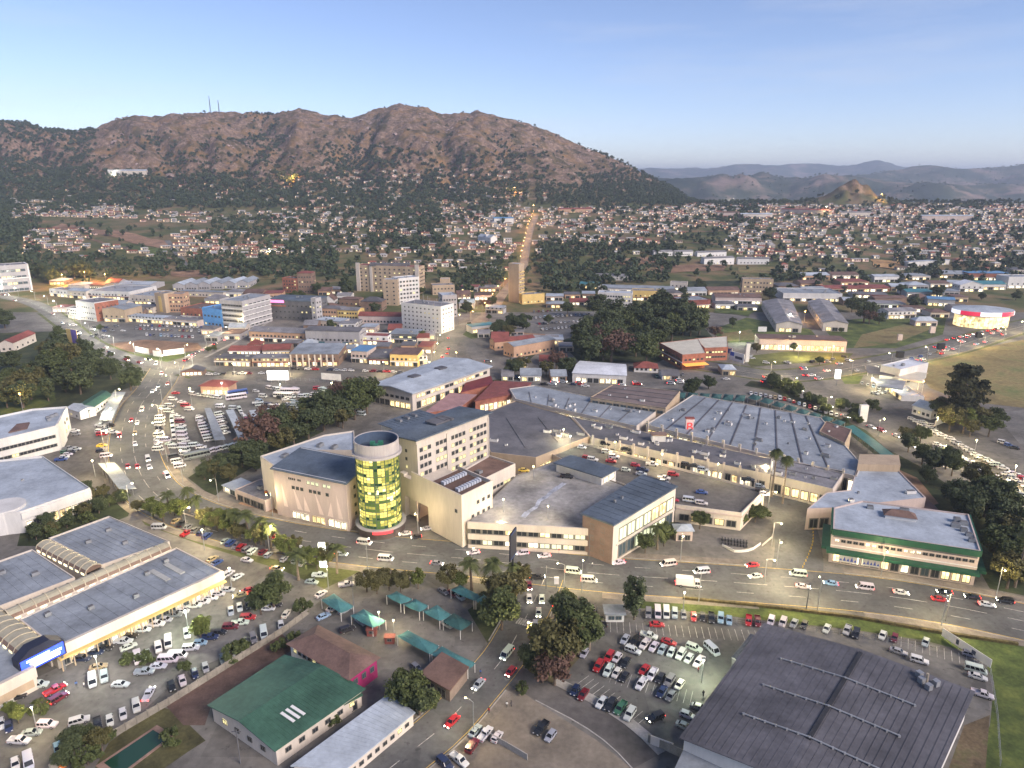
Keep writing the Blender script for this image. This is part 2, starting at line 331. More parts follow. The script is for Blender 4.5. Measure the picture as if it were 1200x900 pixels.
def kerbs(name, l, nn, o, skip=()):
    b = MB()
    for i in range(len(l)-1):
        for s in (-1, 1):
            if any((l[i]-c).length < r for c, r in skip): continue
            b.bar(Vector((*(l[i]+nn[i]*s*o), 0.06)), Vector((*(l[i+1]+nn[i+1]*s*o), 0.06)), 0.3, 0.16)
    if b.f: tag(b.build(name, M_conc), kind='structure')
def area(name, px, m, z=0.01):
    b = MB(); b.face([P(*q, 0)+Vector((0, 0, z)) for q in px])
    o = b.build(name, m)
    if o.data.polygons[0].normal.z < 0: o.data.flip_normals()
    return tag(o, kind='structure')
def patch(name, px, m, z=0.4, n=14):           # a draped four-cornered field on sloping ground
    a, b_, c, d = [G(*q).to_2d() for q in px]; b = MB(); g = []
    for i in range(n+1):
        for j in range(n+1):
            s, t = i/n, j/n; p = (a*(1-s)+b_*s)*(1-t)+(d*(1-s)+c*s)*t
            wob = Vector((perlin(p.x/30, p.y/30), perlin(p.x/30+9, p.y/30)))*6 if i in (0, n) or j in (0, n) else Vector((0, 0))
            p = p+Vector((float(wob[0]), float(wob[1]))); g.append((p.x, p.y, hz1(p.x, p.y)+z))
    for i in range(n):
        for j in range(n): k = i*(n+1)+j; b.face([g[k], g[k+n+1], g[k+n+2], g[k+1]])
    return tag(b.build(name, m), kind='structure')
area('paving', [(-250, 366), (1500, 366), (1900, 1100), (-700, 1100)], M_pave, 0.01)
# --- grass, scrub and earth
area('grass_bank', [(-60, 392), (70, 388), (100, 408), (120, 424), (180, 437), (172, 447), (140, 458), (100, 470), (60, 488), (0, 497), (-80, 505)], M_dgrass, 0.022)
area('grass_bank', [(0, 455), (60, 450), (66, 470), (20, 490), (-30, 494)], M_grass, 0.03)
area('grass_verge', [(735, 697), (800, 702), (900, 713), (1000, 724), (1100, 741), (1200, 757), (1260, 770), (1260, 796), (1150, 768), (1080, 750), (1000, 738), (900, 727), (800, 716), (738, 712)], M_grass, 0.022)
area('grass_verge', [(870, 418), (920, 412), (1000, 414), (990, 424), (930, 426), (880, 430)], mat('lit_verge', (0.085, 0.095, 0.03), 0.95, 0.35, 0.1), 0.026)  # verge grass with lamplight mixed into its colour
area('grass_verge', [(985, 442), (1012, 440), (1006, 450), (990, 450)], M_grass, 0.045)
area('grass_bank', [(1150, 768), (1260, 796), (1300, 960), (1120, 960), (1160, 850), (1165, 800)], M_grass, 0.026)
area('grass_bank', [(1130, 850), (1160, 838), (1150, 960), (1090, 960)], mat('bare_earth_scrub', (0.10, 0.075, 0.045), 0.95, 0.4, 0.15, col2=(0.06, 0.07, 0.025)), 0.034)
area('lawn', [(128, 870), (186, 828), (205, 833), (241, 868), (222, 880), (150, 930), (100, 920)], mat('dull_lawn', (0.075, 0.07, 0.03), 0.95, 0.35, 0.15), 0.022)
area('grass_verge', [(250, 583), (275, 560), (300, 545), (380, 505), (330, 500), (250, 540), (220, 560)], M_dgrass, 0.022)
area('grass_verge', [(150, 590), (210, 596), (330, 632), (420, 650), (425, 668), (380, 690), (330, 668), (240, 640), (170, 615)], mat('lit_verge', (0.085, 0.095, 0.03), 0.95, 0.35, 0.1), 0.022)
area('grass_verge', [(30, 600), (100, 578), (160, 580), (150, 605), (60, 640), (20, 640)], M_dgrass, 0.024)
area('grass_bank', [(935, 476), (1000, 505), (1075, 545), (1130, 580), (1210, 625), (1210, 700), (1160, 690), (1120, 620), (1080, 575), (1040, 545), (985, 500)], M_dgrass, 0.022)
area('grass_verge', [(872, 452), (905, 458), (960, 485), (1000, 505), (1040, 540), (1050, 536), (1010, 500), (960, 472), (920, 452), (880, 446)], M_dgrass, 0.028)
area('dirt_bank', [(1030, 540), (1075, 560), (1100, 590), (1085, 595), (1050, 560)], M_dirt, 0.03)
area('dry_field', [(1070, 432), (1120, 414), (1200, 398), (1300, 378), (1320, 470), (1200, 478), (1130, 470), (1090, 455)], M_drygrass, 0.022)
area('gravel_yard', [(1165, 485), (1215, 478), (1300, 480), (1300, 530), (1195, 520)], M_asph2, 0.03)
area('grass_field', [(963, 382), (1000, 374), (1110, 368), (1105, 392), (1050, 408), (985, 408)], M_grass, 0.022)
area('dry_field', [(1010, 392), (1060, 380), (1095, 384), (1050, 402), (1000, 408)], M_drygrass, 0.026)
area('grass_field', [(835, 386), (875, 372), (905, 378), (950, 386), (960, 398), (845, 402)], M_grass, 0.022)
area('dirt_field', [(845, 391), (880, 386), (888, 398), (850, 400)], M_drygrass, 0.026)
area('lawn', [(610, 400), (640, 404), (600, 440), (585, 440)], M_dgrass, 0.022)
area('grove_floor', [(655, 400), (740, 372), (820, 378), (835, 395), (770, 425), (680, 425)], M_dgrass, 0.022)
area('lawn', [(615, 720), (665, 690), (700, 720), (680, 770), (640, 815), (615, 780)], mat('dusty_scrub', (0.10, 0.085, 0.045), 0.95, 0.35, 0.12), 0.026)
area('lawn', [(548, 715), (600, 680), (625, 690), (600, 730), (575, 760)], M_dgrass, 0.026)
area('dirt_yard', [(110, 405), (170, 398), (232, 402), (238, 410), (190, 415), (150, 412)], M_dirt, 0.022)
area('dirt_yard', [(290, 585), (330, 600), (335, 612), (262, 598)], M_dirt, 0.022)
area('grass_verge', [(112, 412), (150, 418), (196, 424), (240, 412), (243, 408), (236, 411), (190, 418), (150, 413)], M_grass, 0.03)
patch('football_pitch', [(110, 327), (175, 325), (180, 314), (115, 316)], M_drygrass)
patch('dry_field', [(262, 327), (322, 328), (322, 318), (265, 320)], M_drygrass)
patch('dirt_field', [(200, 324), (245, 326), (240, 316), (205, 318)], M_dirt)
patch('grass_slope', [(312, 284), (325, 287), (318, 272), (303, 272)], M_grass, 0.6)
patch('dry_field', [(868, 320), (950, 322), (965, 312), (862, 313)], M_drygrass)
patch('dirt_field', [(765, 320), (850, 318), (850, 311), (770, 312)], M_dirt)
patch('dirt_field', [(700, 312), (780, 308), (780, 301), (700, 303)], M_dirt)
patch('grass_slope', [(838, 366), (880, 372), (890, 356), (850, 350)], M_grass)
patch('grass_slope', [(800, 345), (860, 348), (870, 330), (790, 330)], M_dgrass)
patch('red_earth_slope', [(60, 268), (190, 292), (200, 284), (70, 262)], M_dirt, 0.6)
patch('grass_slope', [(130, 292), (190, 300), (195, 292), (120, 285)], M_grass, 0.6)
patch('red_earth_slope', [(1020, 312), (1060, 316), (1070, 308), (1020, 304)], mat('ochre_earth', (0.33, 0.2, 0.09), .95, .25, .1), 0.6)
patch('grass_slope', [(520, 262), (560, 262), (560, 256), (525, 256)], M_dirt, 0.6)
patch('lawn', [(500, 318), (545, 321), (540, 314), (510, 313)], M_drygrass, 0.5)
area('grass_island', [(542, 392), (552, 384), (566, 381), (580, 384), (582, 390), (570, 395), (552, 397)], M_grass, 0.05)
area('dirt_yard', [(590, 396), (612, 390), (650, 392), (655, 400), (620, 402)], M_dirt, 0.026)
area('grass_verge', [(536, 440), (560, 446), (600, 444), (588, 450), (545, 452)], M_dgrass, 0.026)
# --- parking yards
area('car_park', [(0, 815), (64, 784), (262, 690), (285, 690), (335, 660), (395, 668), (380, 700), (330, 742), (214, 790), (150, 850), (40, 930), (-120, 930), (-120, 850)], M_asph2, 0.018)
area('car_park', [(620, 800), (650, 770), (675, 740), (695, 716), (800, 720), (900, 730), (1010, 742), (1150, 772), (1160, 830), (1135, 850), (890, 900), (740, 862), (700, 850)], mat('car_park_tarmac', (0.112, 0.108, 0.10), 0.9, 0.26, 0.06, patch=.1), 0.018)
area('dirt_yard', [(520, 900), (590, 800), (612, 812), (700, 868), (740, 900), (760, 950), (480, 950)], mat('sandy_yard', (0.175, 0.15, 0.118), 0.95, 0.22, 0.1), 0.014)
area('yard', [(330, 742), (400, 690), (430, 660), (600, 690), (560, 770), (500, 830), (420, 800)], mat('yard_tarmac', (0.114, 0.109, 0.101), 0.92, 0.26, 0.06, patch=.1), 0.019)
area('yard', [(195, 828), (330, 742), (345, 760), (248, 826), (240, 850), (215, 850)], mat('brown_brick_paving', (0.105, 0.068, 0.055), 0.92, 0.25, 0.2), 0.024)
area('bus_station', [(205, 455), (300, 450), (420, 455), (425, 480), (345, 510), (300, 535), (262, 552), (215, 566), (188, 555), (178, 515), (185, 480)], mat('bus_station_tarmac', (0.096, 0.092, 0.086), 0.9, 0.25, 0.06, patch=.1), 0.018)
area('yard', [(85, 490), (150, 460), (138, 520), (140, 545), (150, 575), (100, 590), (70, 560), (75, 510)], M_lane, 0.019)
area('car_park', [(62, 384), (95, 378), (215, 380), (240, 388), (235, 400), (120, 400)], M_asph2, 0.02)
area('car_park', [(620, 376), (650, 360), (700, 364), (690, 385), (660, 400), (625, 392)], M_asph2, 0.02)
area('car_park', [(1050, 492), (1090, 478), (1140, 498), (1215, 540), (1300, 590), (1300, 660), (1200, 612), (1110, 560)], M_pave, 0.024)
# --- roads
MAIN = line2([(196, 430), (183, 452), (164, 477), (156, 512), (161, 546), (180, 577), (218, 599), (270, 616), (345, 632), (450, 646), (560, 656), (700, 672), (850, 682), (1000, 694), (1100, 708), (1200, 728), (1330, 756)])
m_l, m_n = road('main_road', None, 21, M_asph, 0.035, line=MAIN)
NR = line2([(400, 945), (470, 890), (520, 850), (560, 806), (592, 768), (615, 726), (632, 692), (642, 668)])
n_l, n_n = road('side_road', None, 12.5, M_asph, 0.031, line=NR)
w_l, w_n = road('west_road', [(-60, 334), (-10, 345), (40, 356), (72, 376), (105, 402), (148, 419), (200, 431), (240, 440)], 14, M_asph2, 0.031)
x_l, x_n = road('market_street', [(200, 432), (232, 417), (268, 399), (298, 382), (318, 367), (330, 358)], 11, M_asph2, 0.039)
c_l, c_n = road('town_street', [(500, 470), (518, 430), (527, 402), (545, 382), (560, 376)], 13, M_asph2, 0.031)
r_l, r_n = road('hill_road', [(560, 377), (578, 362), (588, 346), (600, 332), (611, 318), (615, 303), (618, 285), (622, 268), (628, 252)], 11, mat('hill_tarmac', (0.19, 0.165, 0.14), .9, .2, .1), 0.05)
h_l, h_n = road('highway', [(1330, 352), (1200, 382), (1110, 409), (1030, 425), (960, 437), (905, 440), (850, 432), (800, 425)], 24, M_asph, 0.031)
e_l, e_n = road('valley_road', [(915, 440), (938, 458), (970, 478), (1030, 505), (1085, 530), (1150, 562), (1230, 612), (1320, 668)], 11, M_asph2, 0.036)
g_l, g_n = road('entrance_street', [(930, 692), (936, 650), (930, 612), (917, 575), (905, 558)], 15, M_asph, 0.043)
s_l, s_n = road('service_lane', [(600, 790), (640, 812), (690, 838), (730, 866), (768, 905)], 7, M_lane, 0.027)
f_l, f_n = road('suburb_road', [(196, 282), (204, 293), (213, 305), (220, 316)], 8, M_asph2, 0.1)
b_l, b_n = road('mall_back_road', [(545, 396), (562, 420), (588, 438), (640, 450), (700, 452), (770, 450), (830, 446), (880, 442)], 10, M_asph2, 0.033)
for pts, w in (([(-20, 270), (60, 273), (140, 290), (200, 303), (260, 312), (330, 318)], 6), ([(640, 262), (700, 268), (800, 272), (900, 268)], 5), ([(640, 285), (720, 288), (800, 284), (870, 290)], 5),
               ([(1000, 296), (1050, 300), (1100, 303), (1200, 300)], 5), ([(900, 300), (980, 290), (1080, 285), (1200, 278)], 5), ([(430, 262), (520, 255), (590, 250)], 5), ([(880, 262), (1000, 258), (1100, 262)], 5)):
    road('suburb_road', pts, w, M_dirt, 0.08)
mk = MB()
strip_off(m_l, m_n, -0.1, 0.1, 0.05, mk, dash=(2, 3)); strip_off(m_l, m_n, 5.1, 5.3, 0.05, mk, dash=(1, 3)); strip_off(m_l, m_n, -5.3, -5.1, 0.05, mk, dash=(1, 3))
strip_off(m_l, m_n, 10.0, 10.2, 0.05, mk, 1); strip_off(m_l, m_n, -10.2, -10.0, 0.05, mk, 1)
strip_off(n_l, n_n, -0.1, 0.1, 0.05, mk, dash=(1, 2)); strip_off(n_l, n_n, 5.7, 5.85, 0.05, mk, 1); strip_off(n_l, n_n, -5.85, -5.7, 0.05, mk, 1)
strip_off(h_l, h_n, 3.9, 4.1, 0.05, mk, dash=(1, 3)); strip_off(h_l, h_n, -4.1, -3.9, 0.05, mk, dash=(1, 3)); strip_off(h_l, h_n, -.15, .15, 0.05, mk); strip_off(h_l, h_n, 11, 11.2, 0.05, mk, 1)
strip_off(w_l, w_n, -0.1, 0.1, 0.05, mk, dash=(1, 2)); strip_off(e_l, e_n, -0.1, 0.1, 0.06, mk, dash=(1, 2))
# zebra crossings and parking bays
def zebra(a, b, n, w=0.5, ln=3.0):
    p, q = P(*a), P(*b); d = (q-p).normalized(); s = Vector((-d.y, d.x, 0))*ln/2
    for i in range(n):
        c = p+(q-p)*(i+.5)/n; e = d*w/2; mk.face([(v.x, v.y, 0.058) for v in (c-e-s, c+e-s, c+e+s, c-e+s)])
zebra((606, 727), (636, 735), 12)
def bays(a, b, n, ln, off=1):
    p, q = P(*a), P(*b); d = (q-p).normalized(); s = Vector((-d.y, d.x, 0))*ln*off
    for i in range(n+1):
        c = p+(q-p)*i/n; e = d*0.06; mk.face([(v.x, v.y, 0.052) for v in ((c-e, c+e, c+e+s, c-e+s) if off > 0 else (c-e+s, c+e+s, c+e, c-e))])
bays((1040, 742), (1150, 772), 13, 5, -1); bays((700, 727), (900, 740), 26, 5, -1)
bays((690, 792), (760, 838), 11, 5, -1); bays((668, 752), (700, 720), 6, 5, -1); bays((720, 785), (812, 810), 13, 5, -1)
tag(mk.build('road_markings', [M_paint, M_ypaint]), kind='structure')
J = [(P(642, 668), 16), (P(930, 690), 17), (P(196, 430), 22), (P(598, 788), 8), (P(480, 650), 12), (P(150, 545), 9), (P(200, 455), 14)]
J = [(Vector((a.x, a.y)), r) for a, r in J]
kerbs('kerb', m_l, m_n, 10.65, J); kerbs('kerb', n_l, n_n, 6.4, J); kerbs('kerb', s_l, s_n, 3.65, J[:4])
def sidewalk(l, nn, o, w, m, z, skip):
    b = MB()
    for i in range(len(l)-1):
        if l[i].y > 640 or l[i+1].y > 640: continue
        if any((l[i]-c).length < r for c, r in skip): continue
        q = [l[i]+nn[i]*o, l[i]+nn[i]*(o+w), l[i+1]+nn[i+1]*(o+w), l[i+1]+nn[i+1]*o]
        b.face([(p.x, p.y, z) for p in (q if w < 0 else q[::-1])])
    o_ = b.build('pavement', m)
    tag(o_, kind='structure')
M_walk = mat('pavement_slabs', (0.19, 0.165, 0.135), .9, .22, .3)
sidewalk(m_l, m_n, 10.8, 3.2, M_walk, 0.11, J); sidewalk(m_l, m_n, -10.8, -2.6, M_walk, 0.11, J)
sidewalk(n_l, n_n, -6.55, -2.2, M_walk, 0.10, J); sidewalk(s_l, s_n, 3.8, 2.4, M_conc, 0.10, J[:4])
for nm, l_, n_ in (('west', w_l, w_n), ('high', h_l, h_n), ('side', x_l, x_n)):
    o1 = 7.2 if nm == 'west' else 12.3 if nm == 'high' else 5.8
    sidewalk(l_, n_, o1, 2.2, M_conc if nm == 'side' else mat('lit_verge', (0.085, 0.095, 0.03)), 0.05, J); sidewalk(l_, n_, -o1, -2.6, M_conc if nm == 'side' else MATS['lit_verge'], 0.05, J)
# pool basin beside the fence
p4 = [P(*q, 0) for q in ((112, 898), (184, 850), (205, 862), (135, 915))]
tag(MB().prism(p4, 0.02, 0.12).build('pool_kerb', mat('pink_paving', (0.26, 0.17, 0.13), .9, .2, .3)), kind='structure')
cx = sum((p for p in p4), Vector())/4
tag(MB().prism([cx+(p-cx)*0.8 for p in p4], 0.03, 0.135).build('pool_water', glassmat('green_pool_water', (0.015, 0.05, 0.03), 0.1)), kind='structure')
# ================================================================ building kit
M_glass = glassmat('dark_glass', (0.025, 0.03, 0.035)); M_glassb = glassmat('bluish_glass', (0.05, 0.075, 0.09))
M_lit = emat('lit_window', (0.95, 0.82, 0.38), .55); M_lit2 = emat('pale_lit_window', (0.80, 0.85, 0.55), .5)
M_shop = emat('lit_shop', (1.0, 0.74, 0.34), .75, 0.75, 0.5); M_shopw = emat('lit_shop_white', (1.0, 0.88, 0.62), .95, 0.7, 0.5)
M_white = mat('white_plaster', (0.55, 0.54, 0.515), .85, .08, .15, streak=True); M_cream = mat('cream_plaster', (0.52, 0.465, 0.40), .85, .09, .15, streak=True)
M_tan = mat('tan_plaster', (0.38, 0.295, 0.205), .85, .1, .15, streak=True); M_grey = mat('grey_plaster', (0.34, 0.33, 0.33), .85, .1, .15, streak=True)
M_dgrey = mat('dark_grey_wall', (0.12, 0.12, 0.125), .8, .15, .2); M_brick = mat('red_brick', (0.29, 0.115, 0.075), .9, .18, .4)
M_pink = mat('pinkish_plaster', (0.47, 0.385, 0.345), .85, .09, .12, streak=True); M_orange = mat('orange_wall', (0.42, 0.27, 0.18), .85, .12, .2)
M_brown = mat('brown_wall', (0.20, 0.135, 0.10), .85, .15, .2); M_yellow = mat('yellow_wall', (0.58, 0.42, 0.16), .85, .1, .2)
M_bluewall = mat('bright_blue_wall', (0.12, 0.32, 0.62), .7, .1, .2)
R_bluegrey = mat('blue_grey_roof', (0.225, 0.25, 0.275), .75, 0.203, .10); R_blue = mat('steel_blue_roof', (0.12, 0.17, 0.24), .5, 0.189, .12)
R_light = mat('light_metal_roof', (0.33, 0.37, 0.41), .7, 0.174, .10); R_grey = mat('grey_roof', (0.19, 0.185, 0.19), .7, 0.261, .12)
R_dark = mat('charcoal_roof', (0.088, 0.086, 0.094), .6, 0.232, .10); R_navy = mat('slate_blue_roof', (0.085, 0.108, 0.135), .7, 0.217, .12)
R_red = mat('red_roof', (0.20, 0.062, 0.05), .7, .2, .2); R_brown = mat('brown_roof', (0.135, 0.085, 0.07), .8, .2, .2)
R_green = mat('green_metal_roof', (0.042, 0.098, 0.066), .55, 0.232, .10); R_white = mat('white_metal_roof', (0.58, 0.60, 0.62), .55, 0.145, .1)
R_teal = mat('teal_roof', (0.05, 0.17, 0.20), .6, .15, .2); R_dgrey = mat('dark_grey_roof', (0.115, 0.112, 0.118), .7, 0.232, .10)
R_bblue = mat('bright_blue_roof', (0.10, 0.22, 0.37), .5, .12, .2)
M_frame = mat('window_frame', (0.14, 0.135, 0.12), .6, .05, 1); M_deck = mat('parking_deck', (0.27, 0.262, 0.25), .9, .3, .08)
M_metal = mat('galvanised_metal', (0.30, 0.31, 0.32), .45, .1, 1.0, metal=0.4); M_black = mat('black_metal', (0.02, 0.02, 0.022), .5, .1, 1)
M_wtrim = mat('white_trim', (0.62, 0.61, 0.585), .7, .06, .3)
def _n(): pass
def winmesh(name, glass, frame):
    b = MB(); b.box((0, 0, 0), (1, .5, 1), 0)
    t = .09
    for c, d in (((-.5+t/2, .4, 0), (t, .4, 1)), ((.5-t/2, .4, 0), (t, .4, 1)), ((0, .4, .5-t/2), (1-2*t, .4, t)), ((0, .4, -.5+t/2), (1-2*t, .4, t)), ((0, .38, 0), (t*.6, .3, 1-2*t))): b.box(c, d, 1)
    return b.mesh(name, [glass, frame])
WIN = {k: winmesh('window', g, M_frame) for k, g in (('dark', M_glass), ('blue', M_glassb), ('lit', M_lit), ('pale', M_lit2))}
WIN['shop'] = winmesh('window', M_shop, M_frame); WIN['shopw'] = winmesh('window', M_shopw, M_frame)
def ordn(k): 
    w = ['first', 'second', 'third', 'fourth', 'fifth', 'sixth', 'seventh', 'eighth', 'ninth', 'tenth', 'eleventh', 'twelfth', 'thirteenth', 'fourteenth', 'fifteenth', 'sixteenth', 'seventeenth', 'eighteenth', 'nineteenth', 'twentieth']
    if k < 20: return w[k]
    t = ['', '', 'twenty', 'thirty', 'forty', 'fifty', 'sixty', 'seventy', 'eighty', 'ninety'][(k+1)//10]; r = (k+1) % 10
    return t+'-'+w[r-1] if r else {20: 'twentieth', 30: 'thirtieth', 40: 'fortieth', 50: 'fiftieth', 60: 'sixtieth', 70: 'seventieth', 80: 'eightieth', 90: 'ninetieth'}[k+1]
class Bld:
    def __init__(s, name, label, cat, quad, h, z0=0.0, wall=None, roof=None, rk='flat', over=0.4, rise=1.6, par=0.6, ridge=0, group=None, base=None, wname='wall', thick=0.3, ribs=0, ribdir=0, low=0):
        s.q = [Vector((p[0], p[1])) for p in quad]; s.h = h; s.z0 = z0
        n_ = len(s.q); c = sum(s.q, Vector((0, 0)))/n_; s.c = c
        s.o = empty(name, (c.x, c.y, z0), label, cat, group); q = s.q; w = MB(); r = MB(); zt = z0+h; zb = z0-low
        if rk == 'flat':
            inn = [p+(c-p).normalized()*0.45 for p in q]
            for i in range(n_):
                j = (i+1) % n_
                w.face([(*q[i], zb), (*q[j], zb), (*q[j], zt+par), (*q[i], zt+par)]); w.face([(*q[i], zt+par), (*q[j], zt+par), (*inn[j], zt+par), (*inn[i], zt+par)])
                w.face([(*inn[i], zt+par), (*inn[j], zt+par), (*inn[j], zt-.05), (*inn[i], zt-.05)])
            r.face([(*p, zt) for p in inn])
        else:
            for i in range(4): j = (i+1) % 4; w.face([(*q[i], zb), (*q[j], zb), (*q[j], zt), (*q[i], zt)])
            def ext(o): 
                e = []
                for i in range(4):
                    d1 = (q[i]-q[i-1]).normalized(); d2 = (q[i]-q[(i+1) % 4]).normalized(); e.append(q[i]+(d1+d2)*o)
                return e
            e = ext(over)
            if rk == 'slab': r.prism(e, zt, zt+thick, bottom=True)
            elif rk == 'mono':
                zz = [zt, zt, zt+rise, zt+rise] if ridge == 0 else [zt, zt+rise, zt+rise, zt]
                k = [(*p, a) for p, a in zip(e, zz)]; k2 = [(a, b, d+thick) for a, b, d in k]
                r.face(k2); r.face(k[::-1])
                for i in range(4): j = (i+1) % 4; r.face([k[i], k[j], k2[j], k2[i]])
                for i in range(4):
                    j = (i+1) % 4
                    if zz[i] != zt or zz[j] != zt: w.face([(*q[i], zt), (*q[j], zt), (*q[j], zz[j]-.02), (*q[i], zz[i]-.02)])
            else:
                A, B, C, D = e
                if ridge == 1: A, B, C, D = B, C, D, A        # ridge parallel to the second edge
                m1 = (D+A)/2; m2 = (B+C)/2; zz = zt+rise
                if rk == 'hip':
                    L = (m2-m1); f = min(0.42, (D-A).length/2/L.length); m1, m2 = m1+L*f, m2-L*f
                    r.face([(*A, zt), (*B, zt), (*m2, zz), (*m1, zz)]); r.face([(*C, zt), (*D, zt), (*m1, zz), (*m2, zz)])
                    r.face([(*B, zt), (*C, zt), (*m2, zz)]); r.face([(*D, zt), (*A, zt), (*m1, zz)]); r.face([(*p, zt) for p in (D, C, B, A)])
                else:
                    for a, b, f in ((A, B, 1), (C, D, -1)):
                        ra, rb = (m1, m2) if f == 1 else (m2, m1)
                        t = [(*a, zt-.1), (*b, zt-.1), (*rb, zz), (*ra, zz)]; u = [(x, y, z+thick*.6) for x, y, z in t]
                        r.face(u); r.face(t[::-1])
                        for i in range(4): j = (i+1) % 4; r.face([t[i], t[j], u[j], u[i]])
                    qa = q if ridge == 0 else [q[1], q[2], q[3], q[0]]
                    for i, j in ((1, 2), (3, 0)):
                        mm = (qa[i]+qa[j])/2; w.face([(*qa[i], zt), (*qa[j], zt), (*mm, zt+rise*.97)])
                    s.ridge = (Vector((*m1, zz)), Vector((*m2, zz)))
        s.wall = w.build(wname, wall or M_cream, s.o); s.roof = r.build('roof', roof or R_grey, s.o); s.rk = rk; s.over = over; s.rise = rise; s.rdg = ridge
        s.par = par; s.thick = thick
        if ribs: s.ribs(ribs, ribdir)
    def edge(s, i): a, b = s.q[i], s.q[(i+1) % len(s.q)]; d = (b-a); return a, b, d.normalized(), Vector((d.y, -d.x)).normalized(), d.length
    def wins(s, e, rows, cols, w=1.4, h=1.5, z=1.2, dz=3.2, u0=0.06, u1=0.94, lit=0.15, kind='dark', name='window', skip=None, litk='lit', depth=.2):
        a, b, d, n, L = s.edge(e); rz = math.atan2(d.y, d.x)+math.pi
        for r in range(rows):
            for k in range(cols):
                if skip and skip(r, k): continue
                u = u0+(u1-u0)*((k+.5)/cols); p = a+d*L*u+n*0.04
                o = link(name, WIN[litk if random.random() < lit else kind], s.o); o.matrix_parent_inverse = PINV(s.o)
                o.location = (p.x, p.y, s.z0+z+r*dz+h/2); o.rotation_euler = (0, 0, rz); o.scale = (w, depth, h)
        return s
    def band(s, e, z, h, m, u0=0.0, u1=1.0, out=0.12, name='fascia', th=None):
        a, b, d, n, L = s.edge(e); t = th or out; p0 = a+d*L*u0; p1 = a+d*L*u1
        q = [p0+n*out, p1+n*out, p1-n*.02 if th is None else p1+n*(out-th), p0-n*.02 if th is None else p0+n*(out-th)]
        return MB().prism([q[0], q[1], q[2], q[3]], s.z0+z, s.z0+z+h, bottom=True).build(name, m, s.o)
    def shops(s, e, n_, z=0.25, h=2.6, u0=0.02, u1=0.98, kinds=('shop', 'shopw', 'dark'), fill=.85):
        a, b, d, n, L = s.edge(e); rz = math.atan2(d.y, d.x)+math.pi; w = L*(u1-u0)/n_
        for k in range(n_):
            p = a+d*(L*u0+w*(k+.5))+n*0.05; o = link('shop_window', WIN[random.choice(kinds)], s.o); o.matrix_parent_inverse = PINV(s.o)
            o.location = (p.x, p.y, s.z0+z+h/2); o.rotation_euler = (0, 0, rz); o.scale = (w*fill, .2, h)
        return s
    def awning(s, e, z, out=2.0, m=None, u0=0, u1=1, drop=.5, name='awning'):
        a, b, d, n, L = s.edge(e); p0 = a+d*L*u0; p1 = a+d*L*u1; z += s.z0
        t = [(*(p0+n*.03), z), (*(p1+n*.03), z), (*(p1+n*out), z-drop), (*(p0+n*out), z-drop)]; u = [(x, y, c+.15) for x, y, c in t]
        r = MB(); r.face(t); r.face(u[::-1])
        for i in range(4): j = (i+1) % 4; r.face([t[j], t[i], u[i], u[j]])
        return r.build(name, m or M_white, s.o)
    def uvp(s, u, v): a, b, c, d = s.uq if hasattr(s, 'uq') else s.q[:4]; return (a*(1-u)+b*u)*(1-v)+(d*(1-u)+c*u)*v
    def rz_at(s, u, v):
        zt = s.z0+s.h
        if s.rk == 'slab': return zt+s.thick
        if s.rk == 'mono': return zt+s.thick+s.rise*(v if s.rdg == 0 else u)
        if s.rk == 'gable': t = v if s.rdg == 0 else u; return zt+.12+s.rise*(1-abs(2*t-1))
        return zt
    def ribs(s, n, d=0, w=0.14, hh=0.16, m=None):
        r = MB()
        for k in range(n+1):
            t = (k+.001)/(n+.002); pts = [0, .5, 1] if s.rk == 'gable' else [0, 1]
            seg = [((t, p) if d == 0 else (p, t)) for p in pts]
            for a, b in zip(seg, seg[1:]):
                pa, pb = s.uvp(*a), s.uvp(*b); r.bar((*pa, s.rz_at(*a)+.03), (*pb, s.rz_at(*b)+.03), w, hh)
            if n <= 8: r.build('roof_seam', m or s.roof.data.materials[0], s.roof); r = MB()
        return r.build('roof_seam', m or s.roof.data.materials[0], s.o) if r.f else None
    def unit(s, u, v, d=(2, 1.5, 1.2), m=None, name='air_conditioner', rz=None):
        p = s.uvp(u, v); z = s.rz_at(u, v); e = s.edge(0)[2]; b = MB(); rz = math.atan2(e.y, e.x)
        b.box((p.x, p.y, z+d[2]/2), d, 0, rz); b.box((p.x, p.y, z+d[2]+.06), (d[0]*.8, d[1]*.8, .12), 1, rz)
        b.box((p.x, p.y, z-.1), (d[0]*1.1, d[1]*1.1, .2), 1, rz)
        return b.build(name, [m or M_metal, M_dgrey], s.roof if hasattr(s, 'roof') else s.o)
    def part(s, b, name, m): return b.build(name, m, s.o)
def quad_front(a, b, depth, skew=0):           # front edge between two photo points on the ground, running back by depth
    A, B = G(*a), G(*b); z = min(A.z, B.z); A, B = A.to_2d(), B.to_2d(); d = (B-A).normalized(); n = Vector((-d.y, d.x))*depth+d*skew
    return [A, B, B+n, A+n], z, A
def bfront(name, label, a, b, ytop, depth, cat='building', **k):
    q, z, A = quad_front(a, b, depth, k.pop('skew', 0)); g = G(*a); h = topz(g, ytop)-z
    return Bld(name, label, cat, q, h, z, low=3, **k)
def broof(name, label, px, h, cat='building', **k):    # three or four roof corners seen at height h: front left, front right, back right, back left
    q = [P(*p, h).to_2d() for p in px]
    if len(q) == 3: q.append(q[0]+q[2]-q[1])
    z0 = k.pop('z0', 0.0); return Bld(name, label, cat, q, h-z0, z0, **k)
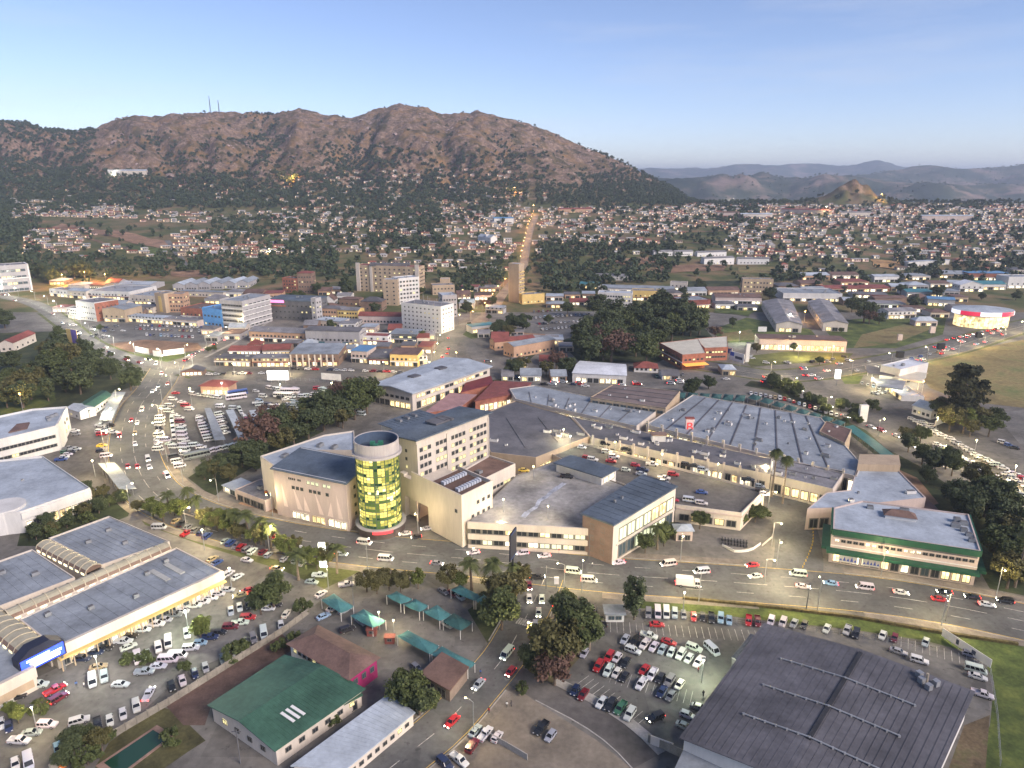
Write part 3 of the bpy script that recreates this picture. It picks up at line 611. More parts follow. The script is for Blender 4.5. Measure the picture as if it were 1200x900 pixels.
def lettering(text, parent, p, d, size, m, name='lettering', depth=.05, align='CENTER', tilt=90):
    f = bpy.data.curves.new('lettering', 'FONT'); f.body = text; f.size = size; f.extrude = depth; f.align_x = align; f.materials.append(m)
    t = bpy.data.objects.new('text', f); COL.objects.link(t); me = bpy.data.meshes.new_from_object(t.evaluated_get(bpy.context.evaluated_depsgraph_get())); bpy.data.objects.remove(t)
    o = bpy.data.objects.new(name, me); COL.objects.link(o); o.parent = parent; o.matrix_parent_inverse = PINV(parent)
    o.location = p; o.rotation_euler = (R(tilt), 0, math.atan2(d[1], d[0])); return o
# ================================================================ the hotel and office block with its round glass tower
hd = Vector((0.64, 0.768)); hp = Vector((-0.768, 0.64))
hb = Vector((-34.0, 229.6)); ha = hb+hp*16; hc = hb+hd*38.5; hdd = ha+hd*38.5
HOT = Bld('office_block', 'tall cream office block with rows of small square windows behind the round glass tower', 'office block', [ha, hb, hc, hdd], 29.2, wall=M_cream, roof=R_navy, rk='mono', rise=1.6, ridge=1, over=1.3, thick=.5, low=0)
HOT.wins(1, 5, 18, 1.5, 1.6, 13.0, 3.15, .03, .97, .35, skip=lambda r, k: k in (3, 7, 12))
HOT.wins(0, 6, 2, 1.0, 1.2, 9.0, 3.15, .2, .8, .1); HOT.band(1, 12.2, .25, M_wtrim, 0, 1, .25, 'string_course')
for u in (.0, .40, 1.0): HOT.band(1, 0, 29, M_cream, max(0, u-.012), min(1, u+.012), .35, 'pilaster')
for u, v in ((.45, .45), (.5, .53), (.56, .6)): HOT.unit(u, v, (5, 1.4, 1.0), M_dgrey)
MB().box((*HOT.uvp(.5, .5), 31.2), (9, 6, .6), 0, math.atan2(hd.y, hd.x)).build('plant_deck', R_dgrey, HOT.o)
HOT.ribs(14, 0)
w1 = ha+hd*9; w0 = w1+hp*14; WG = Bld('office_wing', 'flat slate roofed office wing joined behind the tall cream block', 'office wing', [w0, w1, w1+hd*20, w0+hd*20], 27.4, wall=M_cream, roof=R_navy, rk='slab', over=1.0)
WG.wins(3, 5, 6, 1.4, 1.4, 10, 3.2); WG.ribs(10, 1)
for v in (.3, .5, .7): WG.unit(.25, v, (3, 1.2, .8))
# lower block bridging the entrance
la = Vector((-41.0, 233.0)); lb = Vector((-16.7, 208.7)); ld = (lb-la); ln_ = ld.length; ld.normalize(); back = hd*15.5; LH = 18.0
low = empty('entrance_block', (lb.x, lb.y, 0), 'cream block over a tall drive-through opening right of the glass tower, with a roof terrace', 'building')
wb = MB()
def lpt(t): return la+ld*ln_*t
wb.prism([lpt(.0), lpt(.07), lpt(.07)+back*.5, la+back*.5], 0, 17, 0)
wb.prism([lpt(.47), lb, lb+back, lpt(.47)+back], 0, LH, 0)
wb.prism([lpt(.07), lpt(.47), lpt(.47)+back, lpt(.07)+back], 8.6, 16.0, 0, bottom=True)
for a, b in ((lpt(.47), lb), (lb, lb+back), (lb+back, lpt(.47)+back), (lpt(.2), lpt(.47))):
    d = (b-a).normalized(); n = Vector((-d.y, d.x))*.4; wb.prism([a, b, b+n, a+n], LH-.01 if (a-lpt(.2)).length > 1 else 16, LH+1.3, 0)
wb.build('wall', M_cream, low)
MB().prism([lpt(.07)+back*.6, lpt(.47)+back*.6, lpt(.47)+back*.66, lpt(.07)+back*.66], 0, 8.5).build('passage_back_wall', emat('glowing_back_wall', (1, .45, .2), .35, .6, .5), low)  # brown back wall of the passage, its warm light put in as emission
MB().tube([(*(lpt(.25)+back*.06), 0), (*(lpt(.25)+back*.06), 8.6)], .5, 12).build('column', M_pink, low)
MB().prism([lpt(.49)+back*.04, lpt(.985)+back*.04, lpt(.985)+back*.96, lpt(.49)+back*.96], LH+.02, LH+.06).build('terrace_floor', mat('brown_terrace', (.12, .075, .06), .9, .2, .3), low)
b = MB()
for k in range(9):
    for j in range(2): c = lpt(.72+.22*j)*1.0+back*(.18+.085*k)+ld*0; b.box((c.x-2, c.y+2, LH+.8), (1.7, .9, 1.1), 0, math.atan2(ld.y, ld.x))
b.build('chiller_bank', mat('chiller_grey', (.42, .45, .5), .5, .1, 1), low)
LB = type('x', (Bld,), {'__init__': lambda s: None})(); LB.q = [lpt(.47), lb, lb+back, lpt(.47)+back]; LB.o = low; LB.z0 = 0; LB.h = LH; LB.rk = 'flat'
LB.wins(1, 2, 4, 1.2, 1.3, 9.0, 4.4, .25, .95, 0, skip=lambda r, k: r == 1 and k < 1); LB.wins(0, 1, 1, 1.2, 1.3, 12, 3, .78, .9, 0)
# podium with the brown roof
POD = broof('podium_wing', 'low cream wing with a brown flat roof beside the tall block', [(569, 562), (604, 545), (573, 535), (540, 554)], 14, wall=M_cream, roof=mat('brown_flat_roof', (.15, .095, .075), .9, .2, .2), par=.7)
POD.wins(0, 1, 7, 1.6, 1.2, 8.5, 3, .1, .95, .1); POD.unit(.2, .5, (2, 2, 1))
# round glass tower
tw = empty('glass_tower', (-46.6, 222.0, 0), 'round tower of yellow lit green glass under a pale concrete drum', 'tower'); cxy = Vector((-46.6, 222.0)); TR = 7.4
def ring(b, r0, r1, z0, z1, n=48, mi=0):
    k = len(b.v)
    for i in range(n):
        a = 2*math.pi*i/n; ca, sa = math.cos(a), math.sin(a)
        b.v += [(cxy.x+r*ca, cxy.y+r*sa, z) for r, z in ((r1, z0), (r1, z1), (r0, z1), (r0, z0))]
    for i in range(n):
        j = (i+1) % n
        for s_ in range(4): t = (s_+1) % 4; b.f.append((k+4*i+s_, k+4*j+s_, k+4*j+t, k+4*i+t)); b.m.append(mi)
    return b
gl = MB(); trnd = random.Random(4); tgr = {(a, b): trnd.random() for a in range(12) for b in range(9)}; NS = 36; z0_, z1_ = 3.6, 29.4; NF = 24
for i in range(NS):
    for f in range(NF):
        a0, a1 = 2*math.pi*i/NS, 2*math.pi*(i+1)/NS; za = z0_+(z1_-z0_)*f/NF; zb = z0_+(z1_-z0_)*(f+1)/NF
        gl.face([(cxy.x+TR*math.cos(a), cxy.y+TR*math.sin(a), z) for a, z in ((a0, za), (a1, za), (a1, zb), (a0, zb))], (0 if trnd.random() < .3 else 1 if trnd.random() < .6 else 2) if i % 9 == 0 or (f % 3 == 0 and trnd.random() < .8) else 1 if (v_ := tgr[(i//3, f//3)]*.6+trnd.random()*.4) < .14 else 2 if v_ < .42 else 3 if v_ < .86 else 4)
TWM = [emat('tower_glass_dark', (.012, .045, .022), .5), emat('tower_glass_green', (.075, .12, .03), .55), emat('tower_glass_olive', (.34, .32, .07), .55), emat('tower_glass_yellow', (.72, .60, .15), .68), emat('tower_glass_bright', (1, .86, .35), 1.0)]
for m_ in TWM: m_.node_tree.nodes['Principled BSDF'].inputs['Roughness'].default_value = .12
gl.build('glass_wall', TWM, tw)
mu = MB(); m_mu = mat('green_mullion', (.055, .085, .05), .5, .1, 1)
for i in range(NS):
    a = 2*math.pi*i/NS; mu.bar((cxy.x+(TR+.04)*math.cos(a), cxy.y+(TR+.04)*math.sin(a), z0_), (cxy.x+(TR+.04)*math.cos(a), cxy.y+(TR+.04)*math.sin(a), z1_), .11 if i % 3 else .26)
for f in range(0, NF+1): ring(mu, TR-.05, TR+(.18 if f % 3 == 0 else .07), z0_+(z1_-z0_)*f/NF-.06, z0_+(z1_-z0_)*f/NF+(.22 if f % 3 == 0 else .04))
mu.build('glazing_grid', m_mu, tw)
ring(MB(), 5.0, TR+1.1, 29.4, 30.3).build('concrete_ledge', mat('pale_concrete', (.40, .37, .35), .85, .1, .3, streak=True), tw); ring(MB(), TR-.1, TR+.25, 30.3, 34.4).build('concrete_drum', MATS['pale_concrete'], tw)
ring(MB(), TR-.35, TR-.1, 30.3, 34.2).build('drum_lining', mat('drum_inside', (.06, .09, .14), .8, .1, .5), tw)
MB().prism([(cxy.x+(TR-.35)*math.cos(a*.13), cxy.y+(TR-.35)*math.sin(a*.13)) for a in range(48)], 29.5, 31.0).build('roof', mat('drum_floor', (.05, .07, .10), .9, .2, .3), tw)
b = MB()
for dx, dy in ((-1.5, 1), (1.2, 1.4), (0, -1.5)): b.box((cxy.x+dx, cxy.y+dy, 32), (1.6, 1.4, 1.8))
b.build('cooling_unit', mat('green_unit', (.03, .16, .10), .6, .1, 1), tw)
ring(MB(), TR-1, TR+.9, 0, 3.2).build('plinth', mat('dark_plinth', (.07, .055, .05), .7, .2, .5), tw); ring(MB(), TR-1, TR+1.5, 3.2, 3.6).build('entrance_canopy', M_grey, tw)
sg = MB(); k = 0
for i in range(9): a = R(-98+i*5); sg.bar((cxy.x+(TR+1.62)*math.cos(a), cxy.y+(TR+1.62)*math.sin(a), 2.9), (cxy.x+(TR+1.62)*math.cos(a+R(5)), cxy.y+(TR+1.62)*math.sin(a+R(5)), 2.9), .12, 1.0)
sg.build('red_sign', emat('red_sign', (1, .05, .06), .8), tw)
# mural building
MU = Bld('mural_building', 'pink walled block with pale mural streaks left of the round glass tower', 'building', [(-87, 232.6), (-57.6, 219.8), (-52.5, 236.0), (-81.5, 249)], 18.4, wall=M_pink, roof=R_navy, rk='mono', rise=1.2, over=.8, thick=.45)
MU.wins(0, 1, 3, 1.3, 1.3, 12.0, 3, .24, .42, 0); MU.wins(0, 1, 3, 1.3, 1.3, 12.0, 3, .48, .66, 0); MU.wins(0, 1, 1, 1.3, 1.3, 12.0, 3, .70, .78, 0)
MU.wins(0, 1, 3, 1.4, 1.3, 15.2, 3, .46, .64, 1, litk='pale'); MU.wins(0, 1, 2, 1.4, 1.3, 15.2, 3, .68, .80, 1, litk='pale'); MU.shops(0, 4, .3, 2.8, .22, .46); MU.shops(0, 3, .3, 2.8, .5, .68); MU.shops(0, 3, .3, 3, .72, .98, ('shopw',)); MU.wins(1, 4, 3, 1.2, 1.3, 4, 3.4, .2, .9, .2)
MU.ribs(1, 1, .18, .25, M_wtrim)
a, bb, d, n, Lw = MU.edge(0)
for t0, t1, w in ((.10, .14, .03), (.26, .34, .035), (.41, .44, .04), (.56, .64, .03), (.78, .76, .04), (.86, .90, .03)):
    pA, pB = a+d*Lw*t0+n*.03, a+d*Lw*t1+n*.03; s_ = MB(); s_.face([(*pA, 13.5 if w < .04 else 10), (*(pB-d*Lw*w), 4.2), (*(pB+d*Lw*w), 4.2)]); s_.build('mural_streak', mat('mural_paint', (.66, .55, .50), .85, .06, .3), MU.o)
for k in range(7):
    if k == 4: continue
    p = a+d*Lw*(.22+.026*k)+n*.06; o = link('letter', WIN['dark'], MU.o); o.matrix_parent_inverse = PINV(MU.o); o.location = (p.x, p.y, 16.0); o.rotation_euler = (0, 0, math.atan2(d.y, d.x)+math.pi); o.scale = (.55, .1, .8)
AN = broof('service_annex', 'low annex with pale patched flat roof behind the mural building', [(322, 548), (356, 529), (416, 529), (415, 506), (380, 511), (305, 536)], 18, wall=M_cream, roof=R_light, par=.6)
AN.uq = [AN.q[0], AN.q[2], AN.q[3], AN.q[5]]
for u, v in ((.2, .6), (.45, .5), (.6, .7), (.75, .4)): AN.unit(u, v, (3.0, 1.6, 1.1))
# ================================================================ parking podium and mall right of it
DK = broof('parking_deck', 'two storey cream parking deck with stained grey roof level along the main road', [(548, 613), (690, 621), (737, 571), (652, 540), (604, 558)], 9, wall=mat('shaded_deck_inside', (.20, .18, .15), .9, .2, .3), roof=M_deck, par=.3, cat='parking deck')  # wall coloured dark for the shade inside the open parking levels
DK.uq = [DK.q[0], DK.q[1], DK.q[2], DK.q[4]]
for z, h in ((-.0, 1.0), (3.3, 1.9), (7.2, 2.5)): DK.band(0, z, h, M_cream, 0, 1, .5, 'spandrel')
DK.shops(0, 10, 1.2, 1.9, .02, .98, ('shopw', 'dark', 'pale'), .97); DK.shops(0, 10, 5.3, 1.8, .02, .98, ('pale', 'dark', 'dark', 'shop'), .97)  # glowing and dark panels stand for the open slots, lit and shaded within
st = MB(); sp_ = [P(*q, 9) for q in ((612, 606), (618, 600), (628, 594), (632, 586), (640, 582), (646, 576), (655, 570), (661, 566))]
mw = mat('wet_stain', (.34, .36, .40), .35, .35, .5)
for p, q in zip(sp_, sp_[1:]):
    d = (q-p).normalized(); nn_ = Vector((-d.y, d.x, 0))*random.uniform(.7, 1.3); st.face([tuple(x+Vector((0, 0, .012))) for x in (p-nn_, p+nn_*.6, q+nn_*.8, q-nn_)][::-1])
st.build('water_stain', mw, DK.o)
TS = broof('corner_shop', 'slate roofed corner building with brown tower and tall lit glass side at the deck', [(683, 603), (719, 616), (792, 574), (753, 561)], 14, wall=M_cream, roof=R_navy, rk='mono', rise=1.0, over=.5, thick=.5, cat='shop')
TS.band(0, 0, 13.9, mat('tower_brown', (.20, .14, .115), .85, .12, .3), 0, 1, .12, 'brown_tower'); TS.shops(1, 7, 1.0, 5, .08, .97, ('pale', 'blue', 'pale'), .95); TS.shops(1, 7, 7.0, 5, .08, .97, ('pale', 'pale', 'shop'), .95); TS.wins(0, 3, 2, 1.5, 2, 2, 4, .15, .85, 0); TS.ribs(12, 1)
TS.unit(.3, .35, (.8, .8, .8)); TS.unit(.33, .45, (.8, .8, .8)); TS.band(1, 6.1, .5, M_cream, .05, 1, .3, 'floor_band')
CN = broof('stair_pavilion', 'slim slate roofed pavilion with white walls on the parking deck', [(705, 559), (722, 550), (669, 535), (652, 543)], 12.5, wall=M_white, roof=R_navy, rk='slab', over=.9, thick=.4, cat='pavilion'); CN.shops(0, 2, 9.3, 2.4, .1, .9, ('shopw',)); CN.ribs(10, 1)
D2 = broof('upper_car_park', 'dark rooftop car park with cream parapet beside the palm trees', [(792, 594), (869, 604), (896, 577), (672, 518), (640, 531), (668, 545)], 6, wall=M_cream, roof=mat('rooftop_tarmac', (.105, .097, .088), .9, .25, .08), par=1.0, cat='parking deck')
D2.uq = [D2.q[0], D2.q[1], D2.q[2], D2.q[3]]; D2.shops(0, 5, 1, 2.6, .05, .95, ('dark', 'shop', 'dark')); D2.shops(1, 4, 1, 2.4, .1, .9, ('shop', 'dark', 'dark')); D2.band(0, 5.2, .6, M_pink, 0, 1, .25); D2.band(1, 5.2, .6, M_pink, 0, 1, .25)
def mall(name, label, px, h, roof, wall=M_cream, seams=0, units=0, sdir=1, uq=None, **k):
    B = broof(name, label, px, h, wall=wall, roof=roof, cat='mall hall', par=k.pop('par', .35), **k)
    if uq: B.uq = [B.q[i] for i in uq]
    if seams:
        for k_ in range(seams+1): t_ = (k_+.02)/(seams+.04); a_, b_ = (B.uvp(t_, 0), B.uvp(t_, 1)) if sdir == 0 else (B.uvp(0, t_), B.uvp(1, t_)); MB().bar((*a_, h+.1), (*b_, h+.1), .35, .3).build('roof_seam', R_dgrey, B.roof)
    for _ in range(units): B.unit(random.uniform(.06, .94), random.uniform(.12, .88), random.choice([(1.2, 1, .8), (2.4, 1.4, 1), (1.6, 1.6, 1.2), (.7, .7, .7), (3.6, 1.6, 1.1)]), random.choice([M_wtrim, M_metal, M_wtrim]), 'roof_vent')
    return B
A1 = mall('mall_hall', 'dark grey flat roofed mall hall right behind the cream office block', [(575, 531), (628, 537), (691, 512), (669, 489), (604, 470), (555, 490)], 8, R_dgrey, M_tan, 3, 9, 0, (0, 2, 3, 5)); A1.shops(1, 8, .5, 4, .05, .95, ('shop',))
A2 = mall('mall_hall', 'long dark grey mall roof strip running above the rooftop car park', [(692, 513), (903, 557), (905, 538), (671, 489)], 8, R_dgrey, M_cream, 0, 26); A2.shops(0, 28, 1, 4, .02, .98, ('shop', 'shopw', 'dark', 'dark'))
A3 = mall('mall_hall', 'mall roof end with a courtyard planter near the two palm trees', [(904, 557), (976, 574), (990, 553), (906, 538)], 8, R_grey, M_cream, 2, 8); A3.shops(0, 6, 1, 4, .05, .95, ('shop', 'dark'))
A4 = mall('mall_hall', 'blue grey mall roof strip between the red canopy and the big seamed roof', [(604, 468), (746, 500), (770, 482), (626, 452), (597, 456)], 8, R_bluegrey, M_cream, 7, 14, 0, (0, 1, 2, 4)); A4.shops(0, 20, 1.5, 5, .35, .95, ('shop', 'shop', 'shopw'))
A5 = mall('mall_hall', 'largest blue grey mall roof with dark seams and a lit front', [(757, 498), (884, 530), (1004, 559), (1010, 545), (962, 490), (812, 463)], 8, R_bluegrey, M_cream, 0, 30, 0, (0, 2, 4, 5)); 
for k_ in range(1, 9): a_, b_ = A5.uvp(k_/9, .02), A5.uvp(k_/9, .98); MB().bar((*a_, 8.12), (*b_, 8.12), .6, .3).build('roof_gutter', R_dark, A5.roof)
A5.shops(0, 22, 1.0, 5.5, .02, .98, ('shop', 'shopw', 'shop')); A5.shops(1, 18, 1.0, 5.5, .02, .98, ('shop', 'shopw', 'dark'))
for E in (0, 1):
    for k in range(7): A5.band(E, 0, 10.2, M_cream, k/7+.01, k/7+.03, .6, 'column')
for k in range(12): A2.band(0, 0, 9.6, M_cream, k/12+.01, k/12+.022, .6, 'column')
A6 = mall('mall_hall', 'brown roofed mall block with cream walls standing behind the roof strip', [(692, 466), (780, 479), (797, 459), (718, 451)], 10.5, mat('brown_grey_roof', (.16, .125, .115), .8, .15, .12), M_tan, 4, 5); A6.shops(0, 10, 7.6, 1.6, .02, .98, ('dark', 'blue'))
A7 = mall('mall_hall', 'pale blue roofed mall end beside the green trimmed block', [(946, 597), (977, 596), (1085, 584), (1053, 552), (1004, 551), (996, 575), (968, 578)], 8, R_light, M_pink, 0, 3, 0, (0, 2, 3, 6)); A7.shops(0, 2, .5, 4, .1, .9, ('dark',))
MB().prism([P(*q, 8).to_2d() for q in ((1004, 552), (1054, 553), (1052, 541), (1006, 540))], 0, 11).build('plant_room', M_tan, A7.o)
A8 = mall('mall_hall', 'small brown roofed mall corner beside the teal walkway', [(960, 506), (990, 520), (998, 504), (968, 494)], 9, R_brown, M_tan, 0, 2)
SK = broof('curved_walkway_wall', 'brown lean-to roof along the right flank of the mall', [(1050, 588), (1102, 602), (1085, 584), (1053, 556)], 4, wall=M_brown, roof=R_brown, rk='slab', cat='lean-to')
for k in range(4): SK.band(0, 0, 3.6, M_dgrey, k/4+.02, k/4+.05, .2, 'post')
GB = broof('green_trimmed_block', 'pale roofed commercial block with two dark green fascia bands beside the main road', [(976, 621), (1149, 647), (1135, 604), (1010, 588), (977, 596)], 11.5, wall=M_pink, roof=R_light, par=.5, cat='commercial block')
GB.uq = [GB.q[0], GB.q[1], GB.q[2], GB.q[3]]
mg = mat('dark_green_fascia', (.014, .07, .038), .6, .15, .4)
for E in (0, 1, 4): GB.band(E, 10.0, 1.9, mg, 0, 1, .55); GB.band(E, 9.2, .8, M_dgrey, .01, .99, .1, 'clerestory'); GB.band(E, 4.4, .9, mg, -.03 if E == 0 else 0, 1.01, 2.6, 'canopy')
GB.wins(0, 1, 22, 1.4, 1.0, 7.6, 3, .02, .98, .45, litk='shopw'); GB.shops(0, 14, .4, 3.4, .02, .98, ('shop', 'shopw', 'dark', 'dark', 'blue')); GB.band(0, 6.1, .25, M_wtrim, 0, 1, .15, 'string_course')
a, bb, d, n, Lw = GB.edge(0)
for t0, t1 in ((.07, .20), (.24, .36)):
    p0, p1 = a+d*Lw*t0+n*.4, a+d*Lw*t1+n*.4; s_ = MB(); s_.prism([p0+n*.12, p1+n*.12, p1, p0], 1.0, 3.6); s_.build('sign_board', M_white, GB.o)
    s2 = MB()
    for k in range(5): u0 = k/5+.03; z1 = (2.3, 3.1, 2.6, 3.3, 2.4)[k]; pa = p0+(p1-p0)*u0+n*.14; pb = p0+(p1-p0)*(u0+.17)+n*.14; pm = (pa+pb)/2; s2.face([(*pa, 1.5), (*pb, 1.5), (*pm, z1)])
    s2.build('blue_emblem', mat('sign_blue', (.06, .09, .38), .6, .1, 1), GB.o)
for u, v, dd in ((.12, .82, (2, 1.5, 1)), (.40, .88, (1.5, 1, 1)), (.44, .88, (1.5, 1, 1)), (.86, .6, (2.5, 1.5, 1.4)), (.88, .75, (2, 2, 1.5)), (.93, .7, (2.4, 1.6, 1.2)), (.95, .4, (1.8, 1.4, 1)), (.96, .25, (1.8, 1.4, 1)), (.92, .5, (2, 1.4, 1.2))): GB.unit(u, v, dd)
c = GB.uvp(.40, .66); sk = MB(); sk.box((c.x, c.y, 12), (9, 4.2, 1.1), 0, math.atan2(d.y, d.x)); sk.build('skylight_curb', M_wtrim, GB.o)
ro = Bld.__new__(Bld); pyr = MB(); dv = d; nv = Vector((-d.y, d.x)); k4 = [(*(c+dv*x+nv*y), 12.6) for x, y in ((-5, -2.4), (5, -2.4), (5, 2.4), (-5, 2.4))]; r1, r2 = (*(c-dv*2.5), 14.2), (*(c+dv*2.5), 14.2)
pyr.face([k4[0], k4[1], r2, r1]); pyr.face([k4[2], k4[3], r1, r2]); pyr.face([k4[1], k4[2], r2]); pyr.face([k4[3], k4[0], r1]); pyr.build('skylight', R_brown, GB.o)
# ================================================================ shopping centre on the left, works and yards at the bottom
S1 = broof('shopping_centre', 'long blue grey flat roofed shop row with cream fascia facing the left car park', [(64, 760), (260, 670), (207, 643), (22, 727)], 6.2, wall=M_cream, roof=R_bluegrey, par=.5, cat='shop row')
S1.band(0, 3.9, 2.9, M_cream, 0, 1, 1.0, 'fascia'); S1.shops(0, 22, .3, 3.3, .02, .98, ('shop', 'shopw', 'dark', 'blue', 'shop')); S1.band(0, 3.4, .35, M_yellow, 0, 1, 2.2, 'canopy')
for k in range(16): S1.band(0, 0, 3.6, M_tan, k/16+.005, k/16+.011, 1.9, 'canopy_post', .2)
for u, v in ((.12, .8), (.3, .5), (.52, .3), (.7, .7), (.86, .8)): S1.unit(u, v, (1.5, 1.2, 1))
for u in (.74, .84): MB().bar((*S1.uvp(u, .35), 6.35), (*S1.uvp(u, .75), 6.35), 1.6, .2).build('rooflight', mat('rooflight', (.36, .36, .33), .5, .1, 1), S1.o)
S1.ribs(14, 0, .12, .12)
S2 = broof('shopping_centre', 'square blue grey roofed hall behind the vaulted arcade of the left centre', [(118, 664), (199, 636), (128, 606), (57, 632)], 6.2, wall=M_cream, roof=R_bluegrey, par=.5, cat='shop row'); S2.ribs(10, 0, .12, .12)
S3 = broof('shopping_centre', 'blue grey roofed hall cut off at the left edge beside the arcade', [(-60, 735), (88, 678), (38, 645), (-90, 690)], 6.2, wall=M_cream, roof=R_bluegrey, par=.5, cat='shop row'); S3.ribs(12, 0, .12, .12)
for u, v in ((.6, .7), (.8, .4)): S3.unit(u, v, (2, 1.4, 1))
for u, v in ((.3, .6), (.6, .3), (.7, .7)): S2.unit(u, v, (1.6, 1.2, .9))
S4 = broof('shopping_centre', 'blue grey roofed hall below the blue lit sign at the left edge', [(-70, 838), (40, 782), (8, 748), (-110, 800)], 6.2, wall=M_cream, roof=R_bluegrey, par=.5, cat='shop row'); S4.band(0, 3.9, 2.9, M_cream, 0, 1, 1.0, 'fascia'); S4.band(0, 1.2, 2.2, M_tan, 0, .96, .1, 'tan_wall_band')  # plain tan band on the lower wall
def arcade(label, a0, a1, wid, z):
    p, q = P(*a0, z), P(*a1, z); d = (q-p).normalized(); n = Vector((-d.y, d.x, 0)); o = empty('arcade', (p.x, p.y, 0), label, 'arcade'); b = MB(); fr = MB(); n_ = int((q-p).length/3)
    prof = [(-wid/2, 0), (-wid*.42, .9), (-wid*.22, 1.45), (0, 1.7), (wid*.22, 1.45), (wid*.42, .9), (wid/2, 0)]
    for i in range(len(prof)-1):
        (x0, z0), (x1, z1) = prof[i], prof[i+1]; b.face([p+n*x0+Vector((0, 0, z0)), q+n*x0+Vector((0, 0, z0)), q+n*x1+Vector((0, 0, z1)), p+n*x1+Vector((0, 0, z1))][::-1], 1 if i in (0, 5) else 0)
    for e_ in (p, q): b.face([e_+n*x+Vector((0, 0, z_)) for x, z_ in prof], 1)
    b.build('vault', [mat('vault_sheet', (.36, .33, .24), .5, .12, .3), M_brown], o)
    for k in range(n_+1):
        c = p+(q-p)*k/n_; fr = MB()
        for i in range(len(prof)-1):
            (x0, z0), (x1, z1) = prof[i], prof[i+1]; fr.bar(c+n*x0+Vector((0, 0, z0+.08)), c+n*x1+Vector((0, 0, z1+.08)), .22)
        fr.build('vault_rib', mat('cream_rib', (.48, .42, .30), .6, .1, 1), o)
    w = MB(); 
    for s_ in (-1, 1): w.prism([(p+n*s_*wid*.5).to_2d(), (q+n*s_*wid*.5).to_2d(), (q+n*s_*wid*.44).to_2d(), (p+n*s_*wid*.44).to_2d()], 0, z)
    w.build('wall', M_cream, o)
    lt = MB()
    for s_ in (-1, 1):
        for k in range(n_):
            c = p+(q-p)*(k+.5)/n_+n*s_*(wid*.5+.1); lt.box((c.x, c.y, z-.5), (1.6, .12, .6), 0, math.atan2(d.y, d.x))
    lt.build('clerestory_light', emat('arcade_light', (1, .85, .5), 1.2, .5, .4), o); return o, p, q, d, n
arcade('long cream vaulted arcade running between the two rows of blue grey roofs', (8, 722), (196, 641), 4.6, 6.9)
arcade('short vaulted arcade between the two rear halls of the left centre', (52, 639), (110, 668), 5, 6.9)
oA, pA, qA, dA, nA = arcade('vaulted arcade ending at the blue lit gable sign', (-14, 720), (40, 762), 6.5, 6.9)
gs = empty('gable_sign', tuple(qA), 'dark gable with a bright blue lit sign over the left shopping centre entrance', 'sign'); f = MB()
ge = [(-5.2, -2.2), (5.2, -2.2), (5.2, 1.6), (2.2, 3.6), (-2.2, 3.6), (-5.2, 1.6)]
e0 = qA+dA*1.2; e1 = qA+dA*4.6
for e_ in (e0, e1): f.face([e_+nA*x+Vector((0, 0, z)) for x, z in ge] if e_ is e0 else [e_+nA*x+Vector((0, 0, z)) for x, z in ge][::-1])
for i in range(6): (x0, z0), (x1, z1) = ge[i], ge[(i+1) % 6]; f.face([e0+nA*x0+Vector((0, 0, z0)), e1+nA*x0+Vector((0, 0, z0)), e1+nA*x1+Vector((0, 0, z1)), e0+nA*x1+Vector((0, 0, z1))])
f.build('gable_housing', mat('gable_black', (.02, .022, .04), .5, .1, .5), gs)
f = MB(); f.face([e1+dA*.08+nA*x+Vector((0, 0, z)) for x, z in ((-4.8, -1.8), (4.8, -1.8), (4.8, 1.5), (-4.8, 1.5))][::-1]); f.build('lit_panel', emat('blue_panel', (.03, .07, 1), 1.6), gs)
f = MB()
for x0, x1, z0, z1 in ((-3.9, 3.6, -1.35, -.75), (-3.0, 4.1, -.35, .25), (-1.0, 1.6, -.75, -.35), (-3.6, 1.5, .5, 1.0)): f.face([e1+dA*.14+nA*x+Vector((0, 0, z)) for x, z in ((x0, z0), (x1, z0), (x1+.2, z1), (x0+.2, z1))][::-1])
f.build('lettering', emat('blue_white_letter', (.7, .8, 1), 3), gs)
f = MB()
for x in (-4.2, 4.2): f.tube([(*(e1-dA*.4+nA*x).to_2d(), 0), (*(e1-dA*.4+nA*x).to_2d(), 4.8)], .25, 8)
f.build('support_post', M_dgrey, gs)
# far left supermarket
SM = broof('supermarket', 'big pale blue roofed store with white parapets at the left edge', [(24, 602), (106, 574), (50, 536), (-70, 548), (-60, 610)], 7.5, wall=M_white, roof=R_light, par=.8, cat='store'); SM.uq = SM.q[:4]
SM.shops(0, 10, .4, 3.6, .04, .96, ('shop', 'shopw', 'dark')); SM.band(0, 5.2, 2.4, M_white, 0, 1, .5); SM.unit(.5, .5, (.8, .8, .5)); SM.shops(1, 4, .4, 3, .1, .9, ('shop', 'dark'))
b = MB(); pc = P(8, 606, 4); b.tube([(pc.x, pc.y, 0), (pc.x, pc.y, 8.6)], 6.5, 24); b.build('rounded_corner', M_white, SM.o)
OF = broof('office_building', 'white two storey office with grey roof and rooftop units behind the left store', [(-30, 524), (66, 501), (79, 478), (38, 481), (-50, 500)], 11, wall=M_white, roof=R_light, par=.9); OF.uq = OF.q[:4]
OF.wins(0, 2, 9, 3.0, 1.5, 2.2, 4.2, .1, .97, .1); OF.wins(1, 2, 4, 2.4, 1.5, 2.2, 4.2, .1, .9, .5)
for u, v in ((.72, .55), (.78, .6), (.84, .65), (.78, .45)): OF.unit(u, v, (1.6, 1.2, 1.2))
MB().prism([P(*q, 11).to_2d() for q in ((10, 508), (32, 503), (35, 496), (20, 498))], 11.05, 11.6).build('roof_hatch', R_brown, OF.o); OF.band(1, 0, 12.6, M_white, .0, .45, .8, 'stair_tower')
